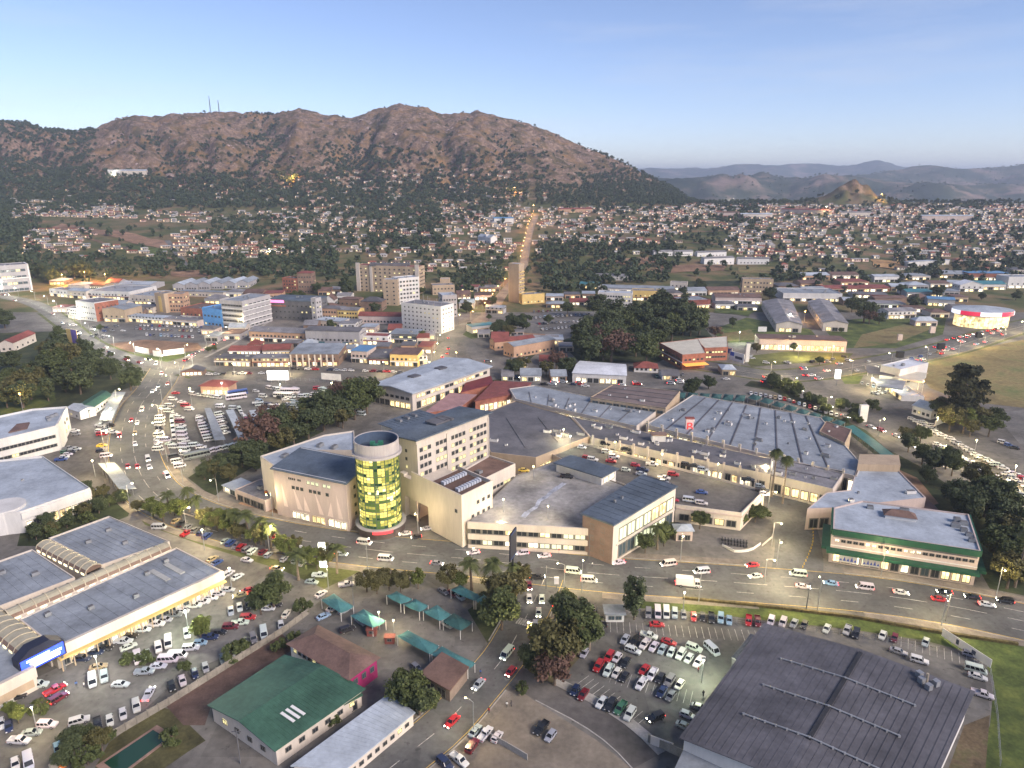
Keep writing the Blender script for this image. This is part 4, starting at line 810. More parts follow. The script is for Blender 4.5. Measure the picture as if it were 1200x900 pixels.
# bottom right warehouse
BW = broof('warehouse', 'huge dark grey ribbed warehouse roof filling the bottom right corner', [(802, 864), (1060, 980), (1137, 811), (897, 733)], 8.0, wall=M_white, roof=R_dark, rk='gable', rise=1.3, ridge=1, over=.8, thick=.3, cat='warehouse')
BW.ribs(27, 0, .15, .16)
for t in (.26, .5, .74):
    p0, p1 = None, None; b = MB(); pts = [BW.uvp(.18, 1-t), BW.uvp(.5, 1-t), BW.uvp(.82, 1-t)]
    z = [BW.rz_at(.18, t), BW.rz_at(.5, t), BW.rz_at(.82, t)]
    if BW.rdg == 1: z = [8.12+1.3*(1-abs(2*u-1))+.35 for u in (.18, .5, .82)]
    b.tube([(*p, zz) for p, zz in zip(pts, z)], .17, 8)
    for k in range(13): u = .18+.64*k/12; pp = BW.uvp(u, 1-t); b.box((pp.x, pp.y, 8.12+1.3*(1-abs(2*u-1))+.2), (.5, .5, .5))
    b.build('roof_pipe', M_metal, BW.o)
b = MB(); p0, p1 = BW.uvp(.5, .25), BW.uvp(.5, .985); b.bar((*p0, 9.62), (*p1, 9.62), .9, .25); b.build('ridge_gutter', mat('roof_gutter', (.03, .03, .033), .6, .2, .3), BW.o)
for u, v in ((.80, .93), (.84, .90), (.86, .95), (.78, .97)):
    pp = BW.uvp(u, v); z = 8.1+1.3*(1-abs(2*u-1)); MB().box((pp.x, pp.y, z+.7), (1.3, 1.2, 1.4), 0, .4).build('exhaust_unit', M_metal, BW.o)
pp = BW.uvp(.82, .94); MB().tube([(pp.x, pp.y, 8.3), (pp.x, pp.y, 11.2)], [.35, .3], 10).build('exhaust_stack', mat('stack_buff', (.3, .26, .2), .7, .2, .5), BW.o)
BW.band(3, 0, 4, M_tan, 0, 1, .12, 'plinth'); BW.awning(0, 4.6, 5, R_bluegrey, .0, .55, .8, 'loading_canopy')
LT = broof('loading_canopy', 'small grey lean-to canopy against the left side of the dark warehouse', [(858, 771), (874, 780), (897, 752), (880, 744)], 4, wall=M_dgrey, roof=R_grey, rk='slab', over=.2, cat='canopy'); LT.ribs(5, 0, .1, .1)
# green roofed hall, brown roofed house, long shed
GH = broof('hall', 'hall with a big green metal roof at the bottom left of the side road', [(323, 877), (423, 808), (333, 770), (248, 826)], 4.6, wall=M_cream, roof=R_green, rk='gable', rise=1.6, ridge=0, over=.7, cat='hall')
GH.ribs(22, 0, .09, .1); GH.wins(0, 1, 6, 1.5, 1.2, 1.8, 3, .05, .95, .1); GH.wins(3, 1, 4, 1.5, 1.2, 1.6, 3, .1, .9, .25)
for u in (.30, .36, .42): MB().bar((*GH.uvp(u, .12), 5.35), (*GH.uvp(u, .3), 5.75), .7, .12).build('rooflight', M_wtrim, GH.o)
GP = broof('porch', 'small green roofed side porch against the green hall', [(390, 832), (422, 815), (412, 804), (380, 818)], 3.4, wall=M_cream, roof=R_green, rk='slab', over=.5, cat='porch'); GP.shops(0, 2, .2, 2.4, .1, .9, ('dark', 'dark'))
BH = broof('restaurant', 'brown roofed building with a magenta end wall and cream side', [(409, 794), (441, 771), (372, 735), (340, 754)], 5.6, wall=M_white, roof=R_brown, rk='hip', rise=2.2, ridge=1, over=.8, cat='restaurant')
BH.wins(3, 2, 11, 1.0, 1.0, 1.0, 2.6, .04, .96, .15); BH.band(0, 0, 5.4, mat('magenta_wall', (.30, .025, .11), .7, .12, .4), 0, 1, .08, 'magenta_front')
for k in range(3): a, bb, d, n, Lw = BH.edge(0); p = a+d*Lw*(.2+.3*k)+n*.15; o = link('window', WIN['blue'], BH.o); o.matrix_parent_inverse = PINV(BH.o); o.location = (p.x, p.y, 3.4); o.rotation_euler = (0, 0, math.atan2(d.y, d.x)+math.pi); o.scale = (1.3, .2, 1.6)
BH.wins(2, 2, 10, 1, 1, 1, 2.6); BH.ribs(0) if 0 else None
LS = broof('shed', 'long pale grey roofed shed beside the bottom of the side road', [(404, 902), (484, 836), (456, 818), (345, 900)], 3.4, wall=M_cream, roof=R_light, rk='mono', rise=.6, ridge=0, over=.4, cat='shed'); LS.ribs(20, 0, .08, .1); LS.wins(0, 1, 8, 1.2, 1, 1.2, 2, .05, .95, .1)
BS = broof('shelter', 'brown flat roofed shelter at the end of the teal parking canopies', [(527, 808), (547, 783), (518, 767), (495, 790)], 3.6, wall=mat('shelter_wall', (.19, .15, .12), .9, .15, .4), roof=R_brown, rk='slab', over=.5, cat='shelter'); BS.shops(3, 2, .2, 2.6, .1, .9, ('dark',))
GU = bfront('guard_hut', 'small white flat roofed guard hut at the lower car park entrance', (710, 729), (731, 729), 720, 4, 'hut', wall=M_white, roof=R_bluegrey, rk='slab', over=.5); GU.shops(0, 2, .8, 1.2, .1, .9, ('blue', 'dark'))
PH = bfront('pump_house', 'tiny pale kiosk with grey roof below the rooftop car park palms', (792, 634), (811, 634), 622, 4.5, 'kiosk', wall=M_pink, roof=R_light, rk='hip', rise=1.2, over=.6); PH.shops(0, 2, .3, 2, .1, .9, ('dark',))
SH = bfront('shop', 'low pink walled shop at the left foot of the mural building', (277, 586), (312, 600), 574, 12, 'shop', wall=M_pink, roof=R_grey, par=.3); SH.shops(0, 4, .3, 2.6, .05, .95, ('shopw', 'dark', 'blue')); SH.unit(.4, .5); SH.unit(.7, .4, (1.2, 1, 1), mat('orange_cover', (.55, .16, .03), .7, .1, 1))
SH2 = bfront('shop', 'small white shop with a flat roof beside the pink walled shop', (262, 576), (278, 583), 569, 8, 'shop', wall=M_white, roof=R_light, rk='slab'); SH2.shops(0, 2, .3, 2.2, .1, .9, ('shopw', 'blue'))
# ================================================================ the town centre, building by building
def town(name, label, a, b, yt, dep, wall=M_cream, roof=R_grey, rk='flat', rows=2, cols=6, cat='building', shop=0, lit=.15, units=2, kind='dark', side=(1, 3), ww=1.5, wh=1.5, **k):
    B = bfront(name, label, a, b, yt, dep, cat, wall=wall, roof=roof, rk=rk, **k)
    z1 = 3.9 if shop else 1.0
    if rows: 
        dz = max(2.6, (B.h-z1-.3)/rows); hh = min(wh, dz*.6)
        B.wins(0, rows, cols, ww, hh, z1+.3, dz, .04, .96, lit, kind)
        for e_ in side:
            L_ = B.edge(e_)[4]; n_ = max(1, min(6, int(L_/4)))
            B.wins(e_, rows, n_, ww, hh, z1+.3, dz, .06, .94, lit*.6, kind)
    if shop: B.shops(0, shop, .2, 2.8); B.band(0, 3.1, .5, random.choice([M_wtrim, M_white, R_red, M_grey, M_tan]), 0, 1, .9, 'awning')
    for _ in range(units): B.unit(random.uniform(.15, .85), random.uniform(.2, .8), random.choice([(1.6, 1.2, 1), (2.2, 1.6, 1.3), (1, 1, .8)]))
    return B
T = town
B = T('office_building', 'white framed modern office at the left edge beside the west road', (-22, 346), (37, 340), 314, 24, M_white, R_grey, rows=4, cols=9, lit=.45, units=3, kind='blue', litk='pale') if 0 else T('office_building', 'white framed modern office at the left edge beside the west road', (-22, 346), (37, 340), 314, 24, M_grey, R_grey, rows=4, cols=9, lit=.2, units=3, kind='blue', ww=4.2, wh=2.6)
B.band(1, 0, B.h, M_wtrim, 0, .08, 1.5, 'frame_fin'); B.band(1, 0, B.h, M_wtrim, .92, 1, 1.5, 'frame_fin'); B.band(1, B.h-1, 1.6, M_wtrim, 0, 1, 1.5, 'frame_beam'); B.band(0, B.h*.5, 1.2, M_wtrim, 0, 1, .6, 'frame_beam')
T('house', 'cream house with a dark red roof on the wooded bank at far left', (17, 412), (43, 400), 402, 9, M_cream, R_red, 'gable', 1, 4, 'house', units=0, rise=2.5, ridge=0)
B = T('office_building', 'pale three storey office with a dark brick side wall above the left car park', (92, 374), (114, 377), 353, 22, M_white, R_grey, rows=3, cols=8, lit=.1, ww=1.2, wh=1.2); B.band(0, 2.8, .4, M_grey, 0, 1, .3, 'sill_band'); B.band(1, 0, B.h, M_brick, 0, 1, .06, 'brick_side')
T('office_annex', 'lower white annex left of the pale three storey office', (80, 373), (91.5, 374.5), 361, 14, M_white, R_grey, rows=2, cols=5, units=1, shop=3)
T('workshop', 'tan fronted workshop with blue grey roof beside the pale office', (122, 377), (148, 378), 362, 22, M_tan, R_bluegrey, 'gable', 1, 4, 'workshop', units=1, shop=3, rise=2, ridge=1)
T('warehouse', 'long white warehouse with pale blue roof and lit lower windows in the west', (103, 350), (152, 352), 341, 42, M_white, R_bluegrey, rows=1, cols=12, cat='warehouse', shop=10, lit=.4, units=5)
T('warehouse', 'cream warehouse right of the long white one with a flat grey roof', (153, 356), (183, 358), 346, 30, M_cream, R_bluegrey, rows=1, cols=6, cat='warehouse', shop=6, units=3)
T('shop', 'white shop row left of the long white warehouse', (59, 347), (80, 349), 339, 14, M_white, R_grey, rows=1, cols=5, cat='shop', shop=5)
T('shop', 'cream shop front between the white shop row and warehouse', (81, 349), (102, 351), 340, 14, M_cream, R_light, 'gable', 1, 4, 'shop', shop=4, units=0)
T('warehouse', 'grey roofed shed far back behind the west warehouses', (140, 339), (177, 340), 333, 25, M_grey, R_light, 'gable', 0, 0, 'warehouse', units=2, rise=2)
B = T('tower_block', 'narrow tan tower with an orange wing beside the blue building', (184, 366), (195, 367), 344, 12, M_tan, R_grey, rows=0, cols=0, cat='tower block', units=1); B.band(0, 1, B.h-3, M_yellow, .35, .65, .12, 'stair_strip')
T('tower_block', 'orange balcony block attached to the narrow tan tower', (196, 366), (217, 366), 345, 12, M_orange, R_grey, rows=4, cols=6, cat='apartment block', lit=.25, units=1)
T('shop', 'long low white shop behind the packed car park', (150, 377), (192, 380), 370, 10, M_white, R_light, 'slab', 1, 10, 'shop', shop=9)
T('shop', 'low pink shop row right of the long white shop', (193, 380), (232, 383), 373, 10, M_pink, R_grey, 'slab', 0, 0, 'shop', shop=8)
T('workshop', 'brick workshop with a brown roof left of the blue building', (213, 374), (238, 376), 361, 26, M_brick, R_brown, rows=1, cols=5, cat='workshop', lit=.2, shop=4)
T('shop_building', 'bright blue painted building beside the grey office tower', (239, 381), (261.5, 384), 361, 20, M_bluewall, R_bblue, rows=2, cols=5, cat='shop', lit=.1, kind='blue', units=1, ww=2.2)
B = T('office_tower', 'pale grey five storey office with long window strips right of the blue building', (262.5, 384), (287, 386), 352, 36, M_grey, R_bluegrey, rows=5, cols=7, cat='office tower', lit=.12, units=3, ww=3.4, wh=1.5)
for k in range(5): B.band(0, .5+k*(B.h-3)/5, .7, M_white, 0, 1, .35, 'sun_shade'); B.band(1, 2.6+k*(B.h-3)/5, .7, M_wtrim, 0, 1, .5, 'balcony')
for k in range(6): T('factory_shed', ['leftmost', 'second', 'third', 'fourth', 'fifth', 'rightmost'][k]+' of the six blue grey gabled factory sheds behind the blue building', (203+k*15, 341-k*.6), (216+k*15, 341-k*.6), 334-k*.6, 34, M_grey, R_bluegrey if k % 2 else R_light, 'gable', 1, 4, 'shed', units=0, rise=2.8, ridge=1, group='gabled factory sheds')
T('cream_hall', 'long cream lit hall under the gabled factory sheds', (212, 347), (262, 349), 341, 8, M_cream, R_bluegrey, 'slab', 1, 12, 'hall', lit=.7)
B = T('exhibition_hall', 'wide dark roofed building with a glowing pink sign above the old brick shops', (315, 374), (370, 376), 352, 26, M_dgrey, R_navy, 'slab', 3, 10, 'hall', lit=.1, units=2, thick=1.0)
B.band(0, B.h-1.6, 2.2, emat('pink_sign', (1, .15, .35), 1.6), .0, .36, .5, 'pink_sign'); B.band(0, B.h-5, 1.2, M_brick, 0, .4, .2, 'brick_band')
T('lift_tower', 'slim grey stair tower at the right end of the dark hall', (366.5, 380), (372, 380.5), 350, 8, M_grey, R_grey, rows=5, cols=1, cat='tower', units=0)
T('apartment_block', 'reddish brown flats among trees behind the dark hall', (332, 343), (349, 344), 326, 14, M_brick, R_brown, rows=4, cols=5, cat='apartment block')
T('apartment_block', 'taller brown flats right beside the reddish flats', (350, 344), (367, 344), 320, 14, M_brown, R_red, 'hip', 4, 5, 'apartment block', units=0)
T('chapel', 'white gabled chapel-like house right of the slim grey tower', (379, 358), (392, 358), 352, 14, M_white, R_brown, 'gable', 1, 2, 'house', units=0, rise=5, ridge=1)
T('shop_building', 'salmon walled shop building with a grey roof on the market street', (293, 400), (358, 403), 388, 18, M_orange, R_grey, 'gable', 1, 14, 'shop', shop=12, rise=2, units=1)
T('shop_building', 'dark hip roofed shop wing at the bend of the market street', (288, 396), (322, 386), 376, 14, M_brown, R_dgrey, 'hip', 0, 0, 'shop', units=0, rise=3) if 0 else None
T('shop_building', 'grey two storey shops with teal fascia right of the salmon shops', (359, 405), (422, 407), 387, 16, M_grey, R_dgrey, 'gable', 1, 12, 'shop', shop=10, rise=1.5, units=1).band(0, 2.9, .7, R_teal, 0, .8, 1.0, 'fascia')
T('shop_building', 'orange brick block behind the grey two storey shops', (374, 373), (399, 374), 361, 14, M_orange, R_dgrey, 'hip', 2, 7, 'shop', units=0)
T('shop_building', 'white roofed pale shops below the orange brick block', (370, 383), (400, 385), 375, 14, M_cream, R_light, 'slab', 1, 7, 'shop')
T('shop_building', 'red roofed low shop nearest the market street bend', (268, 417), (306, 417), 411, 14, M_brown, R_red, 'gable', 0, 0, 'shop', shop=8, units=0, rise=2)
T('shop_building', 'red roofed low shop left of the blue roofed arcade', (308, 418), (340, 417), 410, 16, M_brown, R_red, 'gable', 0, 0, 'shop', shop=7, units=0, rise=2)
B = T('shop_building', 'blue grey roofed shop arcade with a lit ground floor facing the bus station', (341, 429), (397, 429), 415, 24, M_brown, R_bluegrey, 'mono', 1, 9, 'shop', shop=9, lit=.3, rise=1.6, units=0); B.ribs(14, 0)
for k in range(8): B.band(0, 0, B.h, M_cream, k/8+.01, k/8+.04, 1.6, 'pier', .3)
T('shop_building', 'left half of the brown grey shop row facing the bus station', (252, 429), (294, 430), 420, 12, M_brown, R_dgrey, 'slab', 1, 8, 'shop', shop=8, lit=.5, units=1)
T('shop_building', 'right half of the brown grey shop row facing the bus station', (296, 430), (339, 430), 420, 12, M_tan, R_grey, 'slab', 1, 8, 'shop', shop=8, lit=.5, units=1)
B = T('market_shelter', 'dark gabled shelter with a red trim at the road junction', (212, 441), (238, 440), 436, 8, M_brown, R_dark, 'gable', 0, 0, 'shelter', units=0, rise=2.2, ridge=1); B.shops(0, 5, .3, 2.2, .05, .95, ('shopw', 'dark')); B.band(0, 2.6, .5, R_red, 0, 1, .2)
B = T('hotel', 'largest cream hotel slab with a red and grey roof in the town centre', (419, 341), (492, 345), 311, 16, M_tan, R_red, rows=7, cols=12, cat='hotel', lit=.2, units=3, ww=1.8)
B.band(0, 0, B.h+3, M_cream, 0, .06, 1.0, 'end_tower'); B.band(0, 0, B.h+3, M_cream, .94, 1, 1.0, 'end_tower'); B.band(0, 0, B.h+1, M_cream, .22, .26, .8, 'pilaster')
pp = B.c; MB().box((pp.x, pp.y, B.z0+B.h+1.2), (42, 9, 2.6)).build('plant_storey', R_dgrey, B.o)
T('office_tower', 'narrow tan office tower in front of the cream hotel', (450, 358), (467, 358.5), 328, 12, M_tan, R_light, rows=6, cols=2, cat='office tower', units=2)
T('office_tower', 'grey gridded office tower right of the narrow tan tower', (468, 357), (492, 354), 327, 14, M_white, R_light, rows=6, cols=6, cat='office tower', units=2, ww=2.2, wh=1.8)
B = T('office_tower', 'bright white block with a grid of small windows at the town street', (471.5, 385), (517.5, 391), 355, 18, M_wtrim, R_grey, rows=6, cols=9, cat='office tower', lit=.05, units=4, ww=1.2, wh=1.2)
ant = MB()
for k in range(11): p = B.uvp(.08+.084*k, .3+.4*(k % 2)); ant.tube([(p.x, p.y, B.z0+B.h), (p.x, p.y, B.z0+B.h+4+3*(k % 3 == 0))], .12, 5)
ant.build('antenna', M_grey, B.o)
T('office_building', 'grey office with strip windows right behind the bright white block', (519, 372), (536, 371), 347, 18, M_grey, R_light, rows=4, cols=5, units=2)
T('office_building', 'tan stepped office behind the bright white block', (507, 346), (533, 345), 335, 16, M_tan, R_grey, rows=2, cols=6, units=1)
T('office_building', 'small tan tower rising from the stepped office', (516, 342), (527, 342), 327, 9, M_tan, R_light, rows=2, cols=3, units=0)
T('shop_building', 'yellow two storey building with a grey roof left of the dark red roofs', (396, 374), (420, 375), 363, 14, M_yellow, R_grey, 'gable', 2, 7, 'shop', units=0)
T('shop_building', 'long dark red roofed building left of the bright white block', (420.5, 379), (470, 380), 370, 12, M_pink, R_red, 'gable', 1, 12, 'shop', units=0, rise=2.5)
T('shop_building', 'dark slate roofed house row below the cream hotel', (423, 364), (448, 365), 353, 14, M_brown, R_dark, 'hip', 1, 5, 'shop', units=0, rise=3.5)
T('shop_building', 'brown roofed old house left of the dark slate roofs', (398, 358), (421, 359), 350, 12, M_brown, R_brown, 'hip', 1, 4, 'shop', units=0)
T('shop_building', 'glass fronted store with pale blue roof below the bright white block', (457, 402), (489, 403), 391, 18, M_dgrey, R_bluegrey, 'slab', 1, 6, 'shop', kind='blue', ww=3, shop=6, units=1)
T('shop_building', 'white moulded facade with a little tower left of the glass store', (424, 404), (455, 405), 394, 12, M_wtrim, R_red, rows=1, cols=4, cat='shop', units=0, shop=5)
T('shop_building', 'olive walled shops under a black roof left of the white moulded facade', (396, 405), (423, 406), 391, 12, M_tan, R_dark, 'slab', 1, 6, 'shop', units=1, shop=5)
T('shop_building', 'small white shop with a grey roof left of the long dark red roof', (398, 389), (417, 389), 379, 10, M_white, R_grey, 'slab', 2, 4, 'shop', units=0)
T('shop_building', 'pink and blue painted shop near the big market hall', (412, 425), (431, 426), 411, 16, M_pink, R_bblue, 'slab', 1, 4, 'shop', shop=4, units=0)
T('shop_building', 'shop under a dark green roof next to the pink and blue shop', (432, 427), (456, 428), 419, 18, M_dgrey, R_dgrey, 'mono', 0, 0, 'shop', shop=5, units=1)
T('shop_building', 'yellow walled shop with a reddish brown roof by the town street', (457.5, 429), (490, 430), 415, 14, M_yellow, R_brown, 'mono', 1, 6, 'shop', shop=6, units=0, rise=1)
T('shop_building', 'small white kiosk at the street end beside the yellow walled shop', (491, 428), (501, 427), 419, 8, M_white, R_light, rows=1, cols=2, cat='kiosk', shop=2, units=0)
B = T('tower_block', 'slender tan tower with balconies right of the roundabout', (596, 354), (608, 355.5), 309, 10, M_tan, R_light, rows=0, cols=0, cat='tower block', units=0)
B.wins(3, 9, 2, 1.2, 1.3, 2, 3.5); B.wins(1, 9, 2, 1.8, 1.4, 2, 3.5, lit=.4)
for k in range(9): B.band(1, 1.8+k*3.5, .9, M_yellow, .05, .95, .9, 'balcony')
T('podium_building', 'low yellow building at the foot of the slender tan tower', (586, 357), (640, 357), 348, 14, M_yellow, R_grey, rows=1, cols=8, lit=.3) if 0 else T('podium_building', 'low yellow building right of the slender tan tower', (612, 357), (638, 355), 346, 14, M_yellow, R_grey, rows=1, cols=6, lit=.4)
T('kiosk', 'grey roofed kiosk on the right side of the roundabout', (569, 367), (590, 368), 360, 10, M_grey, R_bluegrey, 'gable', 1, 4, 'kiosk', units=0, shop=3)
T('kiosk', 'small shop with teal roof below the roundabout', (553, 391), (580, 388), 383, 10, M_grey, R_teal, 'slab', 0, 0, 'kiosk', units=0, shop=4)
T('office_building', 'white four storey office standing before the dark grove', (700, 363), (740, 365), 343, 14, M_white, R_light, rows=4, cols=12, lit=.15, units=3)
T('hall', 'grey roofed long hall behind the white four storey office', (697, 328), (736, 329), 323, 18, M_white, R_grey, 'gable', 1, 8, 'hall', units=0)
T('workshop', 'pale blue roofed workshop left of the white four storey office', (679, 338), (701, 339), 333, 20, M_white, R_teal, 'gable', 0, 0, 'workshop', shop=5, units=0)
T('warehouse', 'wide blue grey roof behind the white four storey office', (705, 342), (790, 345), 337, 24, M_grey, R_bluegrey, 'gable', 0, 0, 'warehouse', shop=12, units=0, rise=1.5)
T('shop_building', 'brightly lit yellow shop right of the white four storey office', (741, 352), (776, 353), 341, 14, M_yellow, R_grey, rows=1, cols=6, cat='shop', shop=8, lit=.5)
T('shop_building', 'cream shop house behind the grove with a small tower', (785, 340), (805, 341), 331, 10, M_cream, R_grey, rows=1, cols=4, cat='shop', shop=4)
T('school_wing', 'salmon school wing with a red roof left of the trees', (580, 411), (627, 406), 401, 10, M_orange, R_red, 'gable', 1, 10, 'school', units=0)
T('school_wing', 'salmon school wing with a grey blue roof nearest the mall', (602, 420), (650, 411), 406, 12, M_orange, R_bluegrey, 'gable', 1, 10, 'school', units=0)
T('school_wing', 'pink walled school wing behind the two long ones', (603, 401), (654, 402), 396, 9, M_pink, R_grey, 'gable', 1, 9, 'school', units=0)
B = broof('white_roofed_hall', 'hall with a bright white metal roof in front of the dark grove', [(671, 437), (734, 440), (733, 427), (680, 423)], 6, wall=M_white, roof=R_white, rk='gable', rise=1.5, cat='hall'); B.ribs(14, 0); B.shops(0, 8, .3, 3, .05, .95, ('shopw', 'dark', 'shop'))
T('house', 'white house with a dark red hip roof beside the white roofed hall', (743, 436), (771, 437), 431, 12, M_white, R_red, 'hip', 1, 5, 'house', units=0, rise=3)
B = broof('red_brick_block', 'red brick block under a cream roof with orange lit porch', [(800, 416), (827, 414), (818, 397), (773, 402)], 10, wall=M_brick, roof=mat('cream_roof', (.50, .47, .38), .7, .1, .15), par=.2, cat='block'); B.wins(3, 2, 12, 1.8, 1.2, 2, 3.8, lit=.1); B.wins(0, 2, 5, 1.8, 1.2, 2, 3.8, lit=.4); B.band(3, 4.6, .6, M_wtrim, 0, 1, .2, 'string_course'); B.awning(0, 4, 5, emat('orange_glow_porch', (1, .4, .08), .5), 0, 1)  # the awning itself glows orange, in place of light under the porch
B = broof('red_brick_block', 'rear wing of the red brick block under the cream roof', [(826, 408), (853, 407), (852, 394), (814, 397)], 9, wall=M_brick, roof=MATS['cream_roof'], par=.2, cat='block'); B.wins(0, 2, 7, 1.8, 1.2, 2, 3.4, lit=.3)
T('apartment_block', 'tan three storey block near the top of the green triangle', (869, 343), (905, 344), 327, 12, M_tan, R_grey, rows=3, cols=9, lit=.3, cat='apartment block')
for lab, px in (('left of the two grey gabled warehouses below the tan three storey block', [(910, 379), (940, 380), (927, 352), (893, 353)]), ('right of the two grey gabled warehouses, beside the bushes', [(965, 378), (994, 379), (972, 352), (947, 353)])):
    B = broof('warehouse', lab, px, 7, wall=M_cream, roof=R_grey, rk='gable', rise=2.2, ridge=1, over=.5, cat='warehouse'); B.ribs(16, 1); B.shops(0, 3, .3, 3, .1, .9, ('dark', 'shop')); B.wins(3, 1, 8, 1.6, 1.2, 3.5, 3, lit=.1)
T('workshop', 'blue flat roofed workshop with a maroon front left of the grass triangle', (800, 363), (832, 361), 353, 24, R_red, R_bluegrey, rows=0, cols=0, cat='workshop', shop=6)
T('workshop', 'brown curved roofed sheds left of the tan three storey block', (838, 356), (892, 357), 348, 20, M_pink, R_brown, 'gable', 0, 0, 'workshop', shop=10, rise=2)
T('warehouse', 'broad blue grey roofed warehouse right of the round tree', (917, 353), (986, 354), 344, 36, M_white, R_bluegrey, rows=0, cols=0, cat='warehouse', shop=10, units=5)
B = T('shop_row', 'long brightly lit shop row at the highway junction', (889, 410), (991, 413), 397, 16, M_pink, R_brown, 'slab', 1, 16, 'shop', lit=.8, units=3); B.shops(0, 20, .3, 4, .02, .98, ('shopw', 'shop'))
T('warehouse', 'wide brick red roof in the north east industrial area', (967, 343), (1042, 342), 338, 24, M_brick, R_red, 'gable', 0, 0, 'warehouse', shop=10, units=0, rise=1.5)
T('warehouse', 'white walled shed with yellow lit front behind the brick red roof', (1024, 331), (1053, 330), 324, 14, M_white, R_light, 'gable', 0, 0, 'warehouse', shop=6, units=0)
T('shop_row', 'green lit low shops in the industrial area', (1002, 360), (1061, 362), 355, 20, mat('green_lit_wall', (.36, .50, .34), .8, .1, .3), R_grey, 'slab', 0, 0, 'shop', shop=12, units=3)  # green light on the shops is put into the wall colour
T('workshop', 'grey gabled workshop with white front below the green lit shops', (1040, 374), (1073, 373), 365, 16, M_white, R_grey, 'gable', 1, 6, 'workshop', units=0, shop=5)
T('warehouse', 'grey roofed shed behind the two gabled warehouses', (1000, 349), (1040, 350), 345, 20, M_grey, R_dgrey, 'gable', 0, 0, 'warehouse', units=0, shop=4)
T('warehouse', 'dull green roofed shed in the north east industrial area', (1062, 348), (1105, 349), 342, 24, M_grey, R_teal, 'gable', 0, 0, 'warehouse', units=1, shop=6)
T('warehouse', 'brown roofed long shed left of the dull green shed', (1025, 356), (1062, 355), 350, 12, M_brown, R_brown, 'gable', 0, 0, 'warehouse', units=0)
T('store', 'blue roofed store with red band at the far right', (1134, 328), (1182, 329), 320, 22, M_brick, R_bblue, 'slab', 0, 0, 'store', shop=8, units=2)
T('store', 'teal roofed hall below the blue roofed store', (1136, 340), (1178, 340), 333, 18, M_white, R_teal, 'gable', 0, 0, 'store', shop=6, units=0, rise=2.5)
T('store', 'white round gabled hall left of the teal roofed hall', (1124, 342), (1152, 342), 334, 14, M_white, R_white, 'gable', 1, 4, 'store', shop=5, units=0, rise=4, ridge=1)
T('store', 'grey roofed block at the right edge beyond the teal hall', (1180, 338), (1230, 338), 325, 20, M_white, R_bluegrey, rows=1, cols=7, cat='store', shop=6)
T('store', 'low blue shed between the green lit shops and the round store', (1086, 358), (1118, 360), 350, 14, M_grey, R_bblue, 'gable', 0, 0, 'store', shop=5, units=0)
T('petrol_shop', 'white roofed filling station shop at the highway junction', (1052, 452), (1085, 443), 434, 12, M_white, R_white, rows=0, cols=0, cat='shop', shop=7, units=2)
T('petrol_shop', 'second white service shop below the filling station canopy', (1037, 457), (1056, 470), 452, 12, M_white, R_light, rows=0, cols=0, cat='shop', shop=6, units=1)
B = T('house', 'small white house with grey roof left of the tall dark tree', (1068, 485), (1090, 492), 475, 11, M_white, R_light, 'gable', 1, 4, 'house', units=0, rise=2.5)
# round store with the red and white sign band
p = G(1163, 386); p = P(1163, 386); rs = empty('round_store', (p.x, p.y+14, 0), 'round pale roofed store with a red and white lit band at the right edge', 'store'); b = MB(); cx_, cy_ = p.x, p.y+16; rr = 24; hh = topz(P(1163, 386), 371)
def disc(b, r, z0, z1, mi=0, n=36): return b.prism([(cx_+r*math.cos(2*math.pi*i/n), cy_+r*.75*math.sin(2*math.pi*i/n)) for i in range(n)], z0, z1, mi, bottom=True)
disc(b, rr-3, 0, hh); b.build('wall', M_grey, rs)
b = MB(); n = 36
for i in range(n):
    a0, a1 = 2*math.pi*i/n, 2*math.pi*(i+.9)/n; b.face([(cx_+(rr-2.9)*math.cos(a), cy_+(rr-2.9)*.75*math.sin(a), z) for a, z in ((a0, .3), (a1, .3), (a1, hh-1.2), (a0, hh-1.2))])
b.build('shop_window', MATS['lit_shop'], rs); b = MB(); b2 = MB()
for i in range(n):
    a0, a1 = 2*math.pi*i/n, 2*math.pi*(i+1)/n; (b if (i//4) % 2 else b2).face([(cx_+rr*math.cos(a), cy_+rr*.75*math.sin(a), z) for a, z in ((a0, hh), (a1, hh), (a1, hh+3.4), (a0, hh+3.4))])
b.build('red_band', emat('red_band', (.8, .02, .09), .35), rs); b2.build('white_band', emat('white_band', (.85, .88, 1), .5), rs)
b = MB(); k = [(cx_+rr*math.cos(2*math.pi*i/n), cy_+rr*.75*math.sin(2*math.pi*i/n), hh+3.4) for i in range(n)]
for i in range(n): b.face([k[i], k[(i+1) % n], (cx_, cy_, hh+6.5)])
b.build('roof', R_light, rs)
